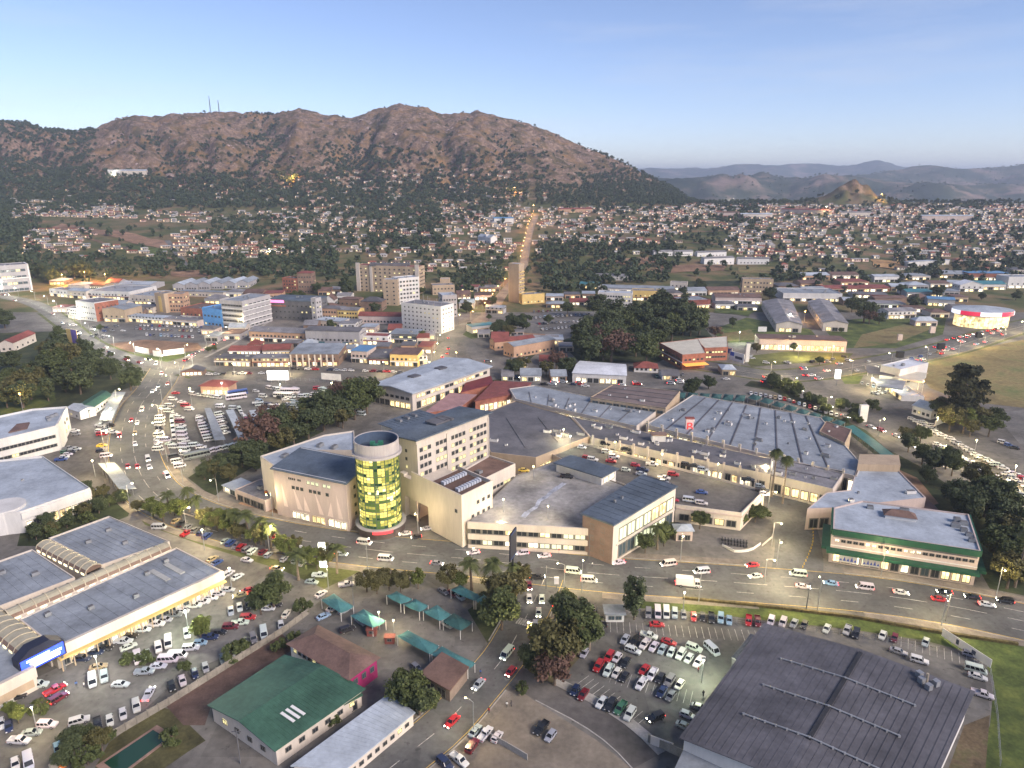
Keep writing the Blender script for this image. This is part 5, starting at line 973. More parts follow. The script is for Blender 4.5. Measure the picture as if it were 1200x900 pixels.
# market hall with the pale curved roof
MH = broof('market_hall', 'large market hall with a pale grey roof and lit side windows above the bus station', [(436, 452), (483, 461), (574, 430), (522, 420)], 10, wall=M_cream, roof=R_light, rk='gable', rise=1.8, ridge=1, over=1.2, thick=1.0, cat='market hall')
MH.shops(1, 16, 6.5, 1.8, .04, .96, ('shop', 'dark', 'shop')); MH.shops(1, 16, .5, 4, .04, .96, ('dark', 'shop', 'dark')); MH.shops(0, 7, .5, 3.4, .05, .95, ('shop', 'dark')); MH.wins(0, 1, 7, 2.4, 1.6, 5.6, 3, .05, .95, .3); MH.ribs(22, 1)
for u, v in ((.45, .3), (.5, .62)): p = MH.uvp(u, v); MB().box((p.x, p.y, 12.4), (6, 5, 1.0), 0, .9).build('roof_monitor', R_dark, MH.o)
RC = broof('red_canopy', 'red roofed covered walk between the market hall and the mall', [(557, 470), (606, 461), (622, 449), (580, 447)], 7, wall=M_brick, roof=R_red, rk='slab', over=.6, cat='canopy'); RC.shops(0, 8, .4, 4, .1, .95, ('shop', 'shopw'))
RP = broof('pink_canopy', 'faded pink roofed lean-to beside the market hall', [(498, 484), (538, 478), (558, 463), (528, 461)], 5, wall=M_brick, roof=mat('faded_pink_roof', (.34, .20, .19), .8, .15, .2), rk='slab', over=.4, cat='lean-to')
RC2 = broof('red_canopy', 'small maroon roof just above the red covered walk', [(540, 460), (578, 450), (575, 441), (546, 449)], 6, wall=M_brick, roof=mat('maroon_roof', (.16, .03, .035), .7, .2, .2), rk='slab', over=.3, cat='canopy')
RPV = bfront('pavilion', 'red roofed pavilion glowing from below at the bus station', (236, 462), (268, 463), 452, 10, 'pavilion', wall=M_orange, roof=R_red, rk='hip', rise=2.4, over=1.2); RPV.shops(0, 6, .2, 2.6, .05, .95, ('shop', 'shopw'))
for lab, px, h, rf in (('green roofed long shed above the left yard', [(104, 481), (131, 463), (119, 458), (88, 477)], 4, R_green),):
    B = broof('shed', lab, px, h, wall=M_white, roof=rf, rk='gable', rise=1.0, ridge=0, cat='shed'); B.wins(0, 1, 7, 1.4, 1.2, 1.2, 2, lit=.1)
B = bfront('shed', 'white gabled shed at the low end of the green roofed shed', (80, 487), (95, 492), 478, 8, 'shed', wall=M_white, roof=R_light, rk='gable', rise=1.4); B.wins(0, 1, 2, 1.2, 1, 1, 2)
# ---------------------------------------------------------------- lesser buildings that fill the blocks
FW = [('cream', M_cream), ('tan', M_tan), ('pink', M_pink), ('grey', M_grey), ('white', M_white), ('orange', M_orange), ('brown', M_brown)]
FR = [('grey', R_grey), ('red', R_red), ('pale', R_light), ('brown', R_brown), ('dark', R_dgrey), ('blue grey', R_bluegrey)]
frr = random.Random(77)
def block(place, items):
    for k, (x0, x1, y, yt, dep) in enumerate(items):
        w, r = frr.choice(FW), frr.choice(FR); rk = frr.choice(['gable', 'gable', 'hip', 'slab'])
        B = bfront('shop_building', f'{ordn(k) if len(items) > 1 else "only"} small {w[0]} building from left {place}', (x0, y), (x1, y+frr.uniform(-.4, .4)), yt, dep*1.6, 'shop', wall=w[1], roof=r[1], rk=rk, rise=frr.uniform(1.6, 3.2), group='small buildings '+place)
        L_ = B.edge(0)[4]; n = max(2, min(8, int(L_/4)))
        if B.h > 5.5: B.wins(0, 1, n, 1.5, 1.3, 3.9, 3, .05, .95, .2)
        B.shops(0, n, .2, min(2.6, B.h-.6), .03, .97, ('shop', 'shopw', 'dark', 'dark')); B.wins(1, 1, 2, 1.4, 1.2, 1, 3, .1, .9, .2)
block('behind the long white warehouse', [(58, 76, 334, 329, 12), (80, 100, 340, 334, 14), (103, 122, 339, 334, 14), (124, 140, 336, 331, 12), (178, 200, 352, 345, 12), (198, 212, 354, 347, 12)])
block('behind the pale three storey office', [(62, 78, 366, 360, 8), (120, 146, 364, 357, 10), (148, 180, 367, 360, 10), (147, 168, 371, 366, 6)])
block('between the factory sheds and the dark hall', [(264, 284, 348, 342, 12), (286, 308, 349, 343, 12), (310, 331, 350, 344, 12), (288, 312, 358, 352, 12), (240, 258, 356, 350, 12)])
block('around the slim grey tower', [(373, 388, 346, 341, 10), (388, 408, 345, 339, 12), (374, 395, 366, 359, 6), (395, 412, 352, 346, 8), (356, 372, 388, 381, 10), (400, 420, 382, 377, 8)])
block('below the bright white block', [(455, 470, 392, 386, 10), (489, 503, 404, 396, 10), (490, 506, 414, 406, 10), (470, 486, 412, 405, 8), (440, 456, 414, 406, 8), (424, 440, 390, 383, 8), (497, 510, 398, 392, 6)])
block('right of the grey strip window office', [(538, 556, 362, 355, 10), (536, 552, 352, 345, 10), (556, 578, 352, 346, 10), (540, 560, 342, 336, 10), (562, 586, 342, 337, 10)])
block('right of the slender tan tower', [(640, 660, 352, 347, 10), (662, 680, 350, 345, 10), (682, 697, 350, 344, 10), (640, 662, 361, 356, 8), (668, 690, 358, 354, 8)])
block('between the roundabout and the salmon school', [(576, 596, 402, 396, 10), (560, 574, 396, 391, 8), (598, 614, 394, 389, 8), (640, 660, 404, 398, 10), (655, 672, 412, 406, 8), (600, 618, 431, 425, 8), (632, 650, 428, 423, 8)])
block('behind the brightly lit shop row', [(778, 800, 349, 343, 10), (801, 828, 347, 341, 12), (830, 866, 346, 340, 10), (838, 862, 362, 356, 8), (864, 888, 364, 359, 8), (862, 886, 352, 347, 8)])
block('in the north east industrial area', [(912, 936, 340, 335, 14), (938, 964, 337, 332, 14), (985, 1018, 335, 330, 14), (1044, 1062, 341, 336, 12), (1064, 1088, 339, 334, 12), (1090, 1112, 337, 332, 12), (1112, 1132, 336, 331, 12), (1106, 1124, 346, 341, 10), (1074, 1090, 355, 349, 10), (1118, 1134, 354, 348, 10), (988, 1000, 358, 352, 10), (1062, 1084, 366, 361, 10), (1090, 1112, 372, 366, 10), (1116, 1134, 366, 360, 8), (942, 968, 345, 340, 12), (1072, 1098, 382, 376, 6)])
block('at the foot of the right estate', [(940, 972, 328, 323, 12), (975, 1006, 327, 322, 12), (1100, 1130, 326, 321, 12), (1186, 1210, 322, 316, 14), (1060, 1090, 328, 323, 12)])
block('along the road behind the mall', [(588, 602, 446, 441, 8), (610, 634, 447, 440, 8), (646, 664, 447, 441, 8), (846, 862, 440, 433, 8), (776, 796, 445, 440, 7)])
block('between the market street and the packed car park', [(240, 256, 400, 394, 10), (262, 282, 398, 391, 10), (268, 288, 390, 384, 8), (236, 252, 392, 386, 8)])
block('among the shop roofs below the salmon shops', [(352, 370, 410, 404, 8), (380, 398, 411, 406, 6), (330, 350, 407, 402, 6), (400, 414, 414, 409, 8), (290, 306, 408, 404, 6)])
# ================================================================ houses on the slopes
for lab, a, b, yt in (('left of the five long white hostel rows on the slope, upper tier', (766, 300), (788, 300), 295), ('second of the five long white hostel rows on the slope, upper tier', (791, 300), (812, 300), 295),
                      ('third of the five long white hostel rows, longest of the upper tier', (817, 301), (851, 301), 296), ('fourth of the five long white hostel rows, lower tier', (825, 310), (860, 310), 303), ('rightmost of the five long white hostel rows, lower tier', (864, 310), (901, 310), 303)):
    B = bfront('hostel_row', lab, a, b, yt, 9, 'hostel', wall=M_wtrim, roof=R_grey, rk='gable', rise=1.6); B.wins(0, 1, 8, 1.5, 1.4, 1.6, 3, lit=.1)
B = bfront('school_block', 'long school block with a red roof high on the estate slope', (655, 250), (694, 249), 245, 12, 'school', wall=M_orange, roof=R_red, rk='gable', rise=2); B.wins(0, 1, 10, 2, 1.3, 1.4, 3)
B = bfront('long_shed', 'long white roadside building with many doors below the right estate', (1064, 313), (1112, 310), 307, 8, 'shed', wall=M_white, roof=R_light, rk='slab'); B.wins(0, 1, 10, 2, 1.6, .6, 3)
B = bfront('hilltop_store', 'white block with a flat roof alone on the left hillside', (127, 206), (141, 206), 199, 16, 'building', wall=M_wtrim, roof=R_light); B.wins(0, 2, 4, 2, 2, 1, 4)
B = bfront('hilltop_store', 'long pale hall beside the white block on the left hillside', (142, 206), (172, 206), 200, 18, 'building', wall=M_cream, roof=R_light, rk='gable', rise=3); B.wins(0, 1, 7, 3, 2, 1, 4)
B = bfront('church', 'white church with a small tower below the estate slope', (560, 282), (575, 286), 277, 12, 'church', wall=M_wtrim, roof=R_light, rk='gable', rise=4); p = B.uvp(.6, .3); MB().box((p.x, p.y, B.z0+7), (4, 4, 14)).build('tower', M_wtrim, B.o); B.wins(0, 1, 4, 1.4, 2, 1.5, 3)
B = bfront('blue_roof_hall', 'blue roofed hall on the slope above the slender tan tower', (579, 262), (602, 262), 256, 12, 'hall', wall=M_white, roof=R_bblue, rk='gable', rise=2); B.wins(0, 1, 6, 2, 1.4, 1, 3)
for k, (a, b) in enumerate((((840, 254), (866, 255)), ((868, 256), (905, 256)), ((915, 250), (975, 252)), ((985, 254), (1020, 254)), ((1080, 258), (1140, 259)))):
    B = bfront('terrace_row', ['tan roofed', 'cream', 'longest red roofed', 'short grey roofed', 'far right white'][k]+' terrace along the crest of the right estate', a, b, a[1]-5, 10, 'terrace', wall=M_cream if k % 2 else M_pink, roof=[R_brown, R_light, R_red, R_grey, R_light][k], rk='gable', rise=1.8); B.wins(0, 1, 9, 1.6, 1.4, 1.2, 3)
HM = [(-30, 20, 'west')]
def hdens(px, py):          # how closely houses stand, read over the photograph's slopes
    d = np.zeros_like(px)
    def reg(x0, x1, y0, y1, s): d[:] = np.maximum(d, np.where((px > x0) & (px < x1) & (py > y0) & (py < y1), s, 0))
    reg(638, 800, 243, 286, .72); reg(800, 1500, 240, 268, .72); reg(850, 1500, 268, 306, .66); reg(1000, 1210, 290, 304, .45); reg(900, 1210, 304, 322, .22)
    reg(15, 160, 234, 256, .95); reg(150, 330, 248, 262, .4); reg(30, 110, 268, 300, .6); reg(60, 200, 288, 303, .6); reg(205, 330, 272, 302, .85); reg(330, 430, 240, 300, .45); reg(430, 625, 262, 318, .55); reg(520, 625, 225, 262, .6)
    reg(560, 640, 240, 300, .5); reg(330, 640, 200, 240, .36); reg(60, 330, 215, 236, .12); reg(640, 760, 282, 300, .3); reg(60, 110, 150, 160, .25); reg(380, 520, 230, 262, .2)
    return d
def tdens(px, py):
    d = np.full_like(px, .012); d[py > 240] = .05; d[py > 300] = .10
    def reg(x0, x1, y0, y1, s):
        m = np.minimum(np.minimum((px-x0)/12, (x1-px)/12), np.minimum((py-y0)/4, (y1-py)/4)); d[:] = np.maximum(d, s*np.clip(m+.5, 0, 1))
    reg(-500, 110, 140, 250, .9); reg(-500, 45, 255, 305, .9); reg(60, 430, 200, 244, .95); reg(375, 480, 172, 240, 1.0); reg(290, 330, 128, 170, .35); reg(430, 640, 180, 236, 1.0); reg(560, 800, 216, 241, .95)
    reg(200, 420, 180, 205, .3); reg(100, 380, 205, 240, .6); reg(60, 290, 302, 326, .75); reg(-500, 60, 300, 330, .7); reg(240, 420, 255, 330, .35); reg(270, 400, 285, 326, .8); reg(430, 520, 232, 300, .75); reg(490, 600, 300, 345, .4); reg(500, 590, 320, 338, .8)
    reg(612, 790, 288, 332, .85); reg(640, 700, 318, 352, .9); reg(690, 960, 228, 241, .6); reg(840, 890, 240, 270, .75); reg(1050, 1600, 296, 332, .5); reg(900, 1010, 318, 332, .6); reg(1080, 1210, 268, 290, .3); reg(800, 900, 268, 292, .25); reg(1000, 1600, 232, 246, .4)
    reg(330, 600, 240, 262, .35); reg(640, 1210, 240, 306, .13); reg(100, 380, 150, 200, .05); reg(480, 780, 140, 215, .03)
    return d
def scatter(n, y0, y1, seed, umax=.82):
    g = np.random.default_rng(seed); y = np.sqrt(g.uniform(y0**2, y1**2, n)); u = g.uniform(-umax, umax, n); x = u*y; z = hz(x, y)
    dd = y*CT-(z-CAMH)*ST; return x, y, z, 600+FP*x/dd, 450-FP*((z-CAMH)*CT+y*ST)/dd, g
hx, hy, hrow, hrz = [], [], [], []
yrow = 860.0; row = 0
while yrow < 2150:
    x = -0.8*yrow
    while x < 0.92*yrow:
        hx.append(x+rng.normal(0, .9)); hy.append(yrow+16*perlin(x/190, yrow/190+3)+rng.normal(0, .7)); hrow.append(row); hrz.append(.25*float(perlin(x/190+5, yrow/190))+rng.normal(0, .04)); x += rng.uniform(13, 15.5)
    yrow += 23+rng.uniform(0, 4) if yrow < 1500 else 30; row += 1
hx, hy, hrow, hrz = map(np.array, (hx, hy, hrow, hrz)); hzz = hz(hx, hy); dd = hy*CT-(hzz-CAMH)*ST; hpx = 600+FP*hx/dd; hpy = 450-FP*((hzz-CAMH)*CT+hy*ST)/dd
keep = rng.random(len(hx)) < hdens(hpx, hpy)*(.95+.4*perlin(hx/90, hy/90)); keep &= ~((np.abs(hx-np.interp(hy, [p.y for p in c_l+r_l], [p.x for p in c_l+r_l])) < 12))
idx = np.nonzero(keep)[0]; idx = idx[np.argsort(hy[idx])]
HW = [('white', mat('house_white', (.46, .425, .375), .85, .1, .2)), ('cream', mat('house_cream', (.42, .345, .26), .85, .1, .2)), ('tan', mat('house_tan', (.44, .34, .25), .85, .1, .2)), ('pink', mat('house_pink', (.56, .40, .34), .85, .1, .2))]
HR = [('grey', mat('house_grey_roof', (.24, .235, .235), .75, .2, .3)), ('pale', mat('house_pale_roof', (.38, .365, .345), .6, .15, .3)), ('red', mat('house_red_roof', (.23, .085, .06), .8, .2, .3)), ('brown', mat('house_brown_roof', (.14, .10, .085), .8, .2, .3))]
def house_geo(w, d, h, rise, hip):
    b = MB(); b.prism([(-w/2, -d/2), (w/2, -d/2), (w/2, d/2), (-w/2, d/2)], -2, h, 0)
    n = 3 if w < 12 else 4
    for k in range(n):
        x = -w/2+w*(k+.5)/n; z0 = .1 if k == 1 else 1.0; b.face([(x-.6, -d/2-.03, z0), (x+.6, -d/2-.03, z0), (x+.6, -d/2-.03, 2.3), (x-.6, -d/2-.03, 2.3)], 1 if k else 2)
    for s in (-1, 1): b.face([(s*(w/2+.03), -s*.7, 1), (s*(w/2+.03), s*.7, 1), (s*(w/2+.03), s*.7, 2.2), (s*(w/2+.03), -s*.7, 2.2)], 1)
    r = MB(); o = .5; W_, D_ = w/2+o, d/2+o; f = D_*.9 if hip else 0
    r.face([(-W_, -D_, h), (W_, -D_, h), (W_-f, 0, h+rise), (-W_+f, 0, h+rise)]); r.face([(W_, D_, h), (-W_, D_, h), (-W_+f, 0, h+rise), (W_-f, 0, h+rise)])
    r.face([(W_, -D_, h), (W_, D_, h), (W_-f, 0, h+rise)]); r.face([(-W_, D_, h), (-W_, -D_, h), (-W_+f, 0, h+rise)]); r.face([(-W_, -D_, h-.01), (-W_, D_, h-.01), (W_, D_, h-.01), (W_, -D_, h-.01)]); return b, r
M_hwin = glassmat('house_window', (.03, .035, .04)); M_hlit = emat('house_lit', (1, .72, .38), 1.0)
geos = [house_geo(8.5, 6, 2.6, 1.3, False), house_geo(10.5, 6.5, 2.6, 1.6, True), house_geo(13, 6, 2.7, 1.2, False), house_geo(9, 7, 4.6, 1.6, True)]
HMESH = {}
def hmesh(g, w, r):
    if (g, w) not in HMESH: HMESH[(g, w)] = geos[g][0].mesh('house', [HW[w][1], M_hwin, M_hlit])
    if ('r', g, r) not in HMESH: HMESH[('r', g, r)] = geos[g][1].mesh('roof', HR[r][1])
    return HMESH[(g, w)], HMESH[('r', g, r)]
def zone(px): return 'the west warehouses' if px < 330 else 'the cream hotel' if px < 590 else 'the slender tower' if px < 800 else 'the tan block' if px < 1000 else 'the round store'
specs = [(i, int(rng.choice(4, p=[.50, .24, .20, .06])), int(rng.choice(4, p=[.32, .24, .20, .24])), int(rng.choice(4, p=[.24, .32, .28, .16]))) for i in idx]
print('HOUSES', len(specs))
cnt = {}; near = specs[:300]; rowsz = {}
for i, g, w, r in near: rowsz.setdefault(zone(hpx[i]), set()).add(int(hrow[i]))
rowsz = {z: {r_: k for k, r_ in enumerate(sorted(s))} for z, s in rowsz.items()}
for i, g, w, r in sorted(near, key=lambda s: hpx[s[0]]):
    z = zone(hpx[i]); rr_ = rowsz[z][int(hrow[i])]; c = cnt.get((z, rr_), 0); cnt[(z, rr_)] = c+1
    mw_, mr_ = hmesh(g, w, r); o = link('house', mw_, None, (hx[i], hy[i], hz1(hx[i], hy[i])+.3), hrz[i]); link('roof', mr_, o)
    tag(o, f'{HW[w][0]} house, {HR[r][0]} roof, {ordn(c)} from left in {ordn(rr_)} row above {z}', 'house', 'houses on the slopes around the town')
V, Fs, Mi = [], [], []
for i, g, w, r in specs[300:]:
    c_, s_ = math.cos(hrz[i]), math.sin(hrz[i]); z = hz1(hx[i], hy[i])+.3
    for part, mo in ((geos[g][0], None), (geos[g][1], 4+r)):
        k = len(V); V += [(hx[i]+a*c_-b*s_, hy[i]+a*s_+b*c_, z+d) for a, b, d in part.v]; Fs += [tuple(k+q for q in f) for f in part.f]; Mi += [mo if mo is not None else (w if m == 0 else 7+m) for m in part.m]
me = bpy.data.meshes.new('far_houses'); me.from_pydata(V, [], Fs); [me.materials.append(m) for m in [h[1] for h in HW]+[h[1] for h in HR]+[M_hwin, M_hlit]]; me.polygons.foreach_set('material_index', Mi)
tag(link('far_houses', me), kind='stuff')
# ================================================================ trees and scrub
L_dark = leafmat('dark_leaf', (.024, .038, .017), (.085, .102, .045)); L_mid = leafmat('mid_leaf', (.03, .045, .015), (.095, .112, .040)); L_olive = leafmat('olive_leaf', (.05, .05, .018), (.125, .115, .045))
L_bright = leafmat('yellow_lit_leaf', (.045, .065, .015), (.15, .17, .045)); L_rust = leafmat('rusty_leaf', (.06, .035, .026), (.145, .085, .065)); L_palm = leafmat('palm_leaf', (.03, .042, .014), (.10, .115, .04)); L_hill = leafmat('hill_leaf', (.024, .040, .021), (.072, .094, .046))  # the bright leaf green has yellow lamplight put into its colour
M_bark = mat('bark', (.11, .085, .065), .95, .3, 1.5); M_pbark = mat('palm_bark', (.17, .135, .10), .95, .25, 2)
def leafcloud(seed, ell, cz, nc, nl, ls, flat=.75, shell=.55, cr=.33):
    g = np.random.default_rng(seed); d = g.normal(size=(nc, 3)); d /= np.linalg.norm(d, axis=1)[:, None]; rr = (shell+(1-shell)*g.random(nc))[:, None]
    c = d*rr*np.array(ell)*(.72+.4*g.random((nc, 1))); c[:, 2] += cz; rad = np.array(ell).mean()*cr*(.6+.8*g.random(nc))
    p = g.normal(size=(nc, nl, 3)); p /= np.linalg.norm(p, axis=2)[..., None]; p *= (g.random((nc, nl, 1))**.45)*rad[:, None, None]*np.array([1, 1, flat]); p = (p+c[:, None, :]).reshape(-1, 3)
    n = g.normal(size=p.shape)+(p-np.array([0, 0, cz]))/np.array(ell)*.8+np.array([0, 0, .5]); n /= np.linalg.norm(n, axis=1)[:, None]
    t = np.cross(n, g.normal(size=p.shape)); t /= np.linalg.norm(t, axis=1)[:, None]; b = np.cross(n, t); s = ls*(.6+.8*g.random((len(p), 1)))
    V = np.stack([p-t*s-b*s*.5, p+t*s*.2-b*s*.75, p+t*s+b*s*.4, p-t*s*.2+b*s*.7], 1).reshape(-1, 3); F_ = np.arange(len(V)).reshape(-1, 4); return V, F_, c
def treeproto(seed, H, ell, cz, nc, nl, ls, leaf, tr=.28, limbs=7, **k):
    V, F_, c = leafcloud(seed, ell, cz, nc, nl, ls, **k); cm = npmesh('crown', V, F_, leaf); b = MB(); g = random.Random(seed); b.tube([(0, 0, -.4), (.05, .03, cz*.35), (-.05, .08, cz*.8), (0, 0, cz+ell[2]*.35)], [tr*1.3, tr, tr*.75, tr*.25], 7)
    for q in c[:limbs]: z0 = cz*g.uniform(.35, .75); b.tube([(0, 0, z0), tuple(Vector((q[0]*.5, q[1]*.5, (z0+q[2])/2+.3))), tuple(q)], [tr*.5, tr*.3, tr*.1], 5)
    return b.mesh('trunk', M_bark), cm, H
def palmproto(seed, H, leaf, nf=22, fl=3.2, fan=False):
    g = random.Random(seed); b = MB(); lean = g.uniform(-.3, .3); b.tube([(0, 0, -.3), (lean*.3, 0, H*.3), (lean*.8, .1, H*.65), (lean, .1, H)], [.34, .24, .21, .2], 8); V = []; F_ = []
    for k in range(nf):
        a = 2*math.pi*k/nf*1.618*3+g.uniform(-.2, .2); el = g.uniform(-.5, 1.2); L_ = fl*g.uniform(.8, 1.1); dx, dy = math.cos(a), math.sin(a); pts = []
        for i in range(9): t = i/8; r = L_*(t*math.cos(el)); z = H+L_*(t*math.sin(el)-.75*t*t); pts.append(Vector((lean+dx*r, .1+dy*r, z)))
        side = Vector((-dy, dx, 0))
        for i in range(8):
            p = pts[i]; dirv = (pts[i+1]-p).normalized(); w = (.75 if not fan else 1.0)*math.sin(math.pi*min(1, .15+i/8.5))*L_/3.2
            for s in (-1, 1):
                for h in (0, .5):
                    q = p+(pts[i+1]-p)*h; kk = len(V); tip = q+side*s*w+dirv*.35+Vector((0, 0, -.35*w)); V += [tuple(q), tuple(q+dirv*.2), tuple(tip+dirv*.06), tuple(tip)]; F_.append((kk, kk+1, kk+2, kk+3))
    return b.mesh('trunk', M_pbark), npmesh('crown', V, F_, leaf), H+fl*.3
PROTO = {
 'broad': [treeproto(11+i, 10, (4.3, 4.3, 3.4), 6.4, 40, 130, .30, L_mid) for i in range(2)], 'dark': [treeproto(21+i, 10, (4.2, 4.2, 3.9), 5.9, 44, 130, .30, L_dark) for i in range(3)],
 'tall': [treeproto(31+i, 16, (3.6, 3.6, 6.6), 9.2, 50, 110, .34, L_dark, .35) for i in range(2)], 'olive': [treeproto(41+i, 8, (3.4, 3.4, 2.6), 5.2, 36, 110, .25, L_olive, .2) for i in range(2)],
 'bright': [treeproto(51+i, 7, (2.8, 2.8, 2.4), 4.5, 32, 110, .23, L_bright, .18) for i in range(2)], 'rust': [treeproto(61, 10, (4.6, 4.6, 3.4), 6.2, 40, 45, .34, L_rust, .3, 16)],
 'bush': [treeproto(71+i, 3, (1.7, 1.7, 1.3), 1.4, 18, 80, .17, L_mid, .1, 3) for i in range(2)], 'conifer': [treeproto(81, 24, (6.2, 6.2, 11), 12.5, 100, 110, .40, leafmat('conifer_leaf', (.018, .022, .012), (.055, .058, .030)), .6, 18, flat=.45, cr=.26)],
 'palm': [palmproto(91+i, 6.5, L_palm) for i in range(3)], 'fanpalm': [palmproto(95+i, 13, L_palm, 40, 2.3, True) for i in range(2)]}
WORDS = {'broad': 'green broad crowned tree', 'dark': 'dark green tree', 'tall': 'tall dark tree', 'olive': 'olive green tree', 'bright': 'bright yellow green tree', 'rust': 'rusty bare tree', 'bush': 'low green bush', 'conifer': 'tallest dark conifer', 'palm': 'feathery palm', 'fanpalm': 'tall fan palm'}
CATS = {'palm': 'palm tree', 'fanpalm': 'palm tree', 'bush': 'bush'}
TREES = []      # kind, position, height, place, photo x
def tr(kind, px, py, hpx, place, z=0):
    p = G(px, py) if not z else P(px, py, z); dep = p.y*CT-(p.z-CAMH)*ST; h = hpx*dep/FP/max(.55, math.cos(math.atan2(CAMH, p.y))); TREES.append((kind, p, h, place, px))
def trs(place, lst):
    for k, x, y, h in lst: tr(k, x, y, h, place)
def fill(place, poly, n, kinds, h0, h1, seed):
    g = random.Random(seed); xs = [p[0] for p in poly]; ys = [p[1] for p in poly]; out = 0; tries = 0
    while out < n and tries < 4000:
        tries += 1; x, y = g.uniform(min(xs), max(xs)), g.uniform(min(ys), max(ys)); ins = False; j = len(poly)-1
        for i in range(len(poly)):
            if (poly[i][1] > y) != (poly[j][1] > y) and x < (poly[j][0]-poly[i][0])*(y-poly[i][1])/(poly[j][1]-poly[i][1])+poly[i][0]: ins = not ins
            j = i
        if ins: tr(g.choice(kinds), x, y, g.uniform(h0, h1), place); out += 1
fill('on the wooded bank at far left', [(-10, 425), (20, 415), (60, 412), (105, 420), (130, 440), (60, 470), (-10, 490)], 24, ['dark', 'dark', 'broad', 'tall', 'olive'], 22, 36, 1)
trs('on the wooded bank at far left', [('dark', 154, 458, 30), ('dark', 95, 462, 34), ('dark', 28, 478, 32), ('broad', 70, 398, 16), ('dark', 110, 432, 26), ('dark', 6, 385, 22), ('olive', 60, 425, 24), ('dark', 130, 445, 26)])
trs('in the thicket below the bus station', [('broad', 416, 492, 46), ('olive', 345, 512, 34), ('rust', 305, 535, 51), ('dark', 325, 520, 41), ('dark', 380, 505, 43), ('dark', 396, 500, 36), ('dark', 362, 515, 36), ('rust', 405, 478, 36), ('olive', 330, 532, 31), ('dark', 285, 548, 31), ('dark', 262, 558, 26), ('olive', 270, 566, 21), ('broad', 430, 485, 41), ('dark', 345, 522, 29), ('rust', 318, 510, 36), ('dark', 300, 552, 24), ('dark', 240, 562, 22), ('olive', 252, 560, 22), ('dark', 300, 545, 30), ('dark', 335, 512, 36), ('broad', 370, 500, 36), ('dark', 388, 492, 36), ('olive', 402, 502, 28), ('dark', 425, 480, 34)])
trs('along the verge left of the mural building', [('palm', 222, 600, 28), ('bright', 180, 606, 22), ('bright', 192, 612, 24), ('bright', 205, 604, 18), ('palm', 292, 634, 34), ('olive', 240, 618, 22), ('olive', 255, 622, 24), ('bright', 270, 626, 24), ('olive', 310, 640, 26), ('palm', 318, 642, 28), ('bright', 330, 648, 22), ('olive', 345, 652, 22), ('palm', 350, 680, 34), ('bright', 372, 668, 26), ('palm', 395, 672, 32), ('olive', 385, 664, 26), ('bright', 360, 660, 20), ('palm', 232, 608, 26), ('olive', 162, 600, 14), ('bright', 213, 610, 26), ('palm', 200, 602, 26), ('bright', 262, 622, 26), ('bright', 248, 624, 22), ('palm', 276, 628, 30), ('bright', 300, 640, 24), ('palm', 306, 638, 30), ('olive', 282, 634, 20), ('bright', 340, 656, 24)])
trs('on the planted strip above the teal canopies', [('palm', 553, 692, 36), ('palm', 577, 694, 38), ('olive', 430, 694, 24), ('olive', 442, 696, 26), ('olive', 456, 692, 24), ('bright', 490, 690, 22), ('olive', 470, 696, 24), ('olive', 525, 690, 26), ('bright', 538, 692, 20), ('palm', 600, 690, 28), ('olive', 612, 684, 22), ('olive', 590, 720, 40), ('broad', 588, 738, 42), ('bush', 570, 706, 14), ('olive', 600, 706, 32), ('broad', 582, 700, 22)])
trs('on the corner green beside the lower car park', [('dark', 668, 742, 40), ('olive', 655, 788, 52), ('palm', 690, 762, 40), ('dark', 622, 782, 26), ('olive', 640, 772, 40), ('rust', 650, 803, 38), ('broad', 678, 768, 48), ('broad', 662, 718, 24), ('olive', 636, 800, 26), ('bush', 612, 812, 12)])
trs('beside the guard hut', [('tall', 743, 726, 46)])
trs('in the left car park islands', [('bright', 236, 750, 26), ('broad', 321, 714, 34), ('palm', 325, 702, 30), ('dark', 306, 720, 26), ('bush', 272, 772, 16), ('bush', 285, 764, 16), ('bush', 170, 778, 14), ('bush', 217, 786, 12), ('bright', 22, 848, 18), ('bush', 48, 836, 14), ('bright', 12, 838, 14), ('bush', 355, 718, 16), ('bush', 30, 800, 12), ('bush', 150, 778, 13)])
trs('by the pool and wall at the bottom left', [('dark', 88, 884, 24), ('bush', 104, 896, 18), ('olive', 120, 880, 22), ('dark', 100, 872, 18), ('bush', 200, 872, 16), ('bush', 128, 868, 14), ('dark', 76, 898, 20)])
trs('between the brown restaurant and the side road', [('broad', 478, 832, 38), ('dark', 492, 838, 32), ('bush', 465, 828, 20), ('bush', 505, 828, 18), ('bush', 392, 850, 12), ('bush', 345, 755, 14), ('bush', 328, 762, 14)])
trs('around the podium on the main road', [('palm', 770, 644, 28), ('broad', 756, 648, 22), ('broad', 778, 640, 26), ('bush', 787, 626, 14), ('broad', 820, 620, 20), ('fanpalm', 904, 582, 54), ('fanpalm', 917, 590, 54), ('broad', 885, 612, 20), ('bush', 895, 608, 14), ('broad', 868, 615, 16), ('bush', 822, 612, 12), ('bush', 940, 540, 12), ('broad', 945, 538, 12)])
trs('at the right edge beside the main road', [('fanpalm', 1189, 688, 62), ('broad', 1170, 660, 40)])
trs('on the field below the highway', [('conifer', 1124, 498, 78)]); trs('at the foot of the tallest conifer', [('olive', 1112, 506, 32), ('bright', 1128, 508, 30), ('olive', 1142, 504, 30), ('broad', 1158, 512, 26), ('dark', 1100, 492, 26), ('broad', 1165, 500, 22), ('olive', 1136, 512, 22)])
fill('in the thicket right of the green trimmed block', [(1105, 585), (1150, 575), (1200, 620), (1215, 690), (1165, 690), (1140, 640)], 26, ['dark', 'dark', 'broad', 'olive', 'tall'], 26, 44, 2)
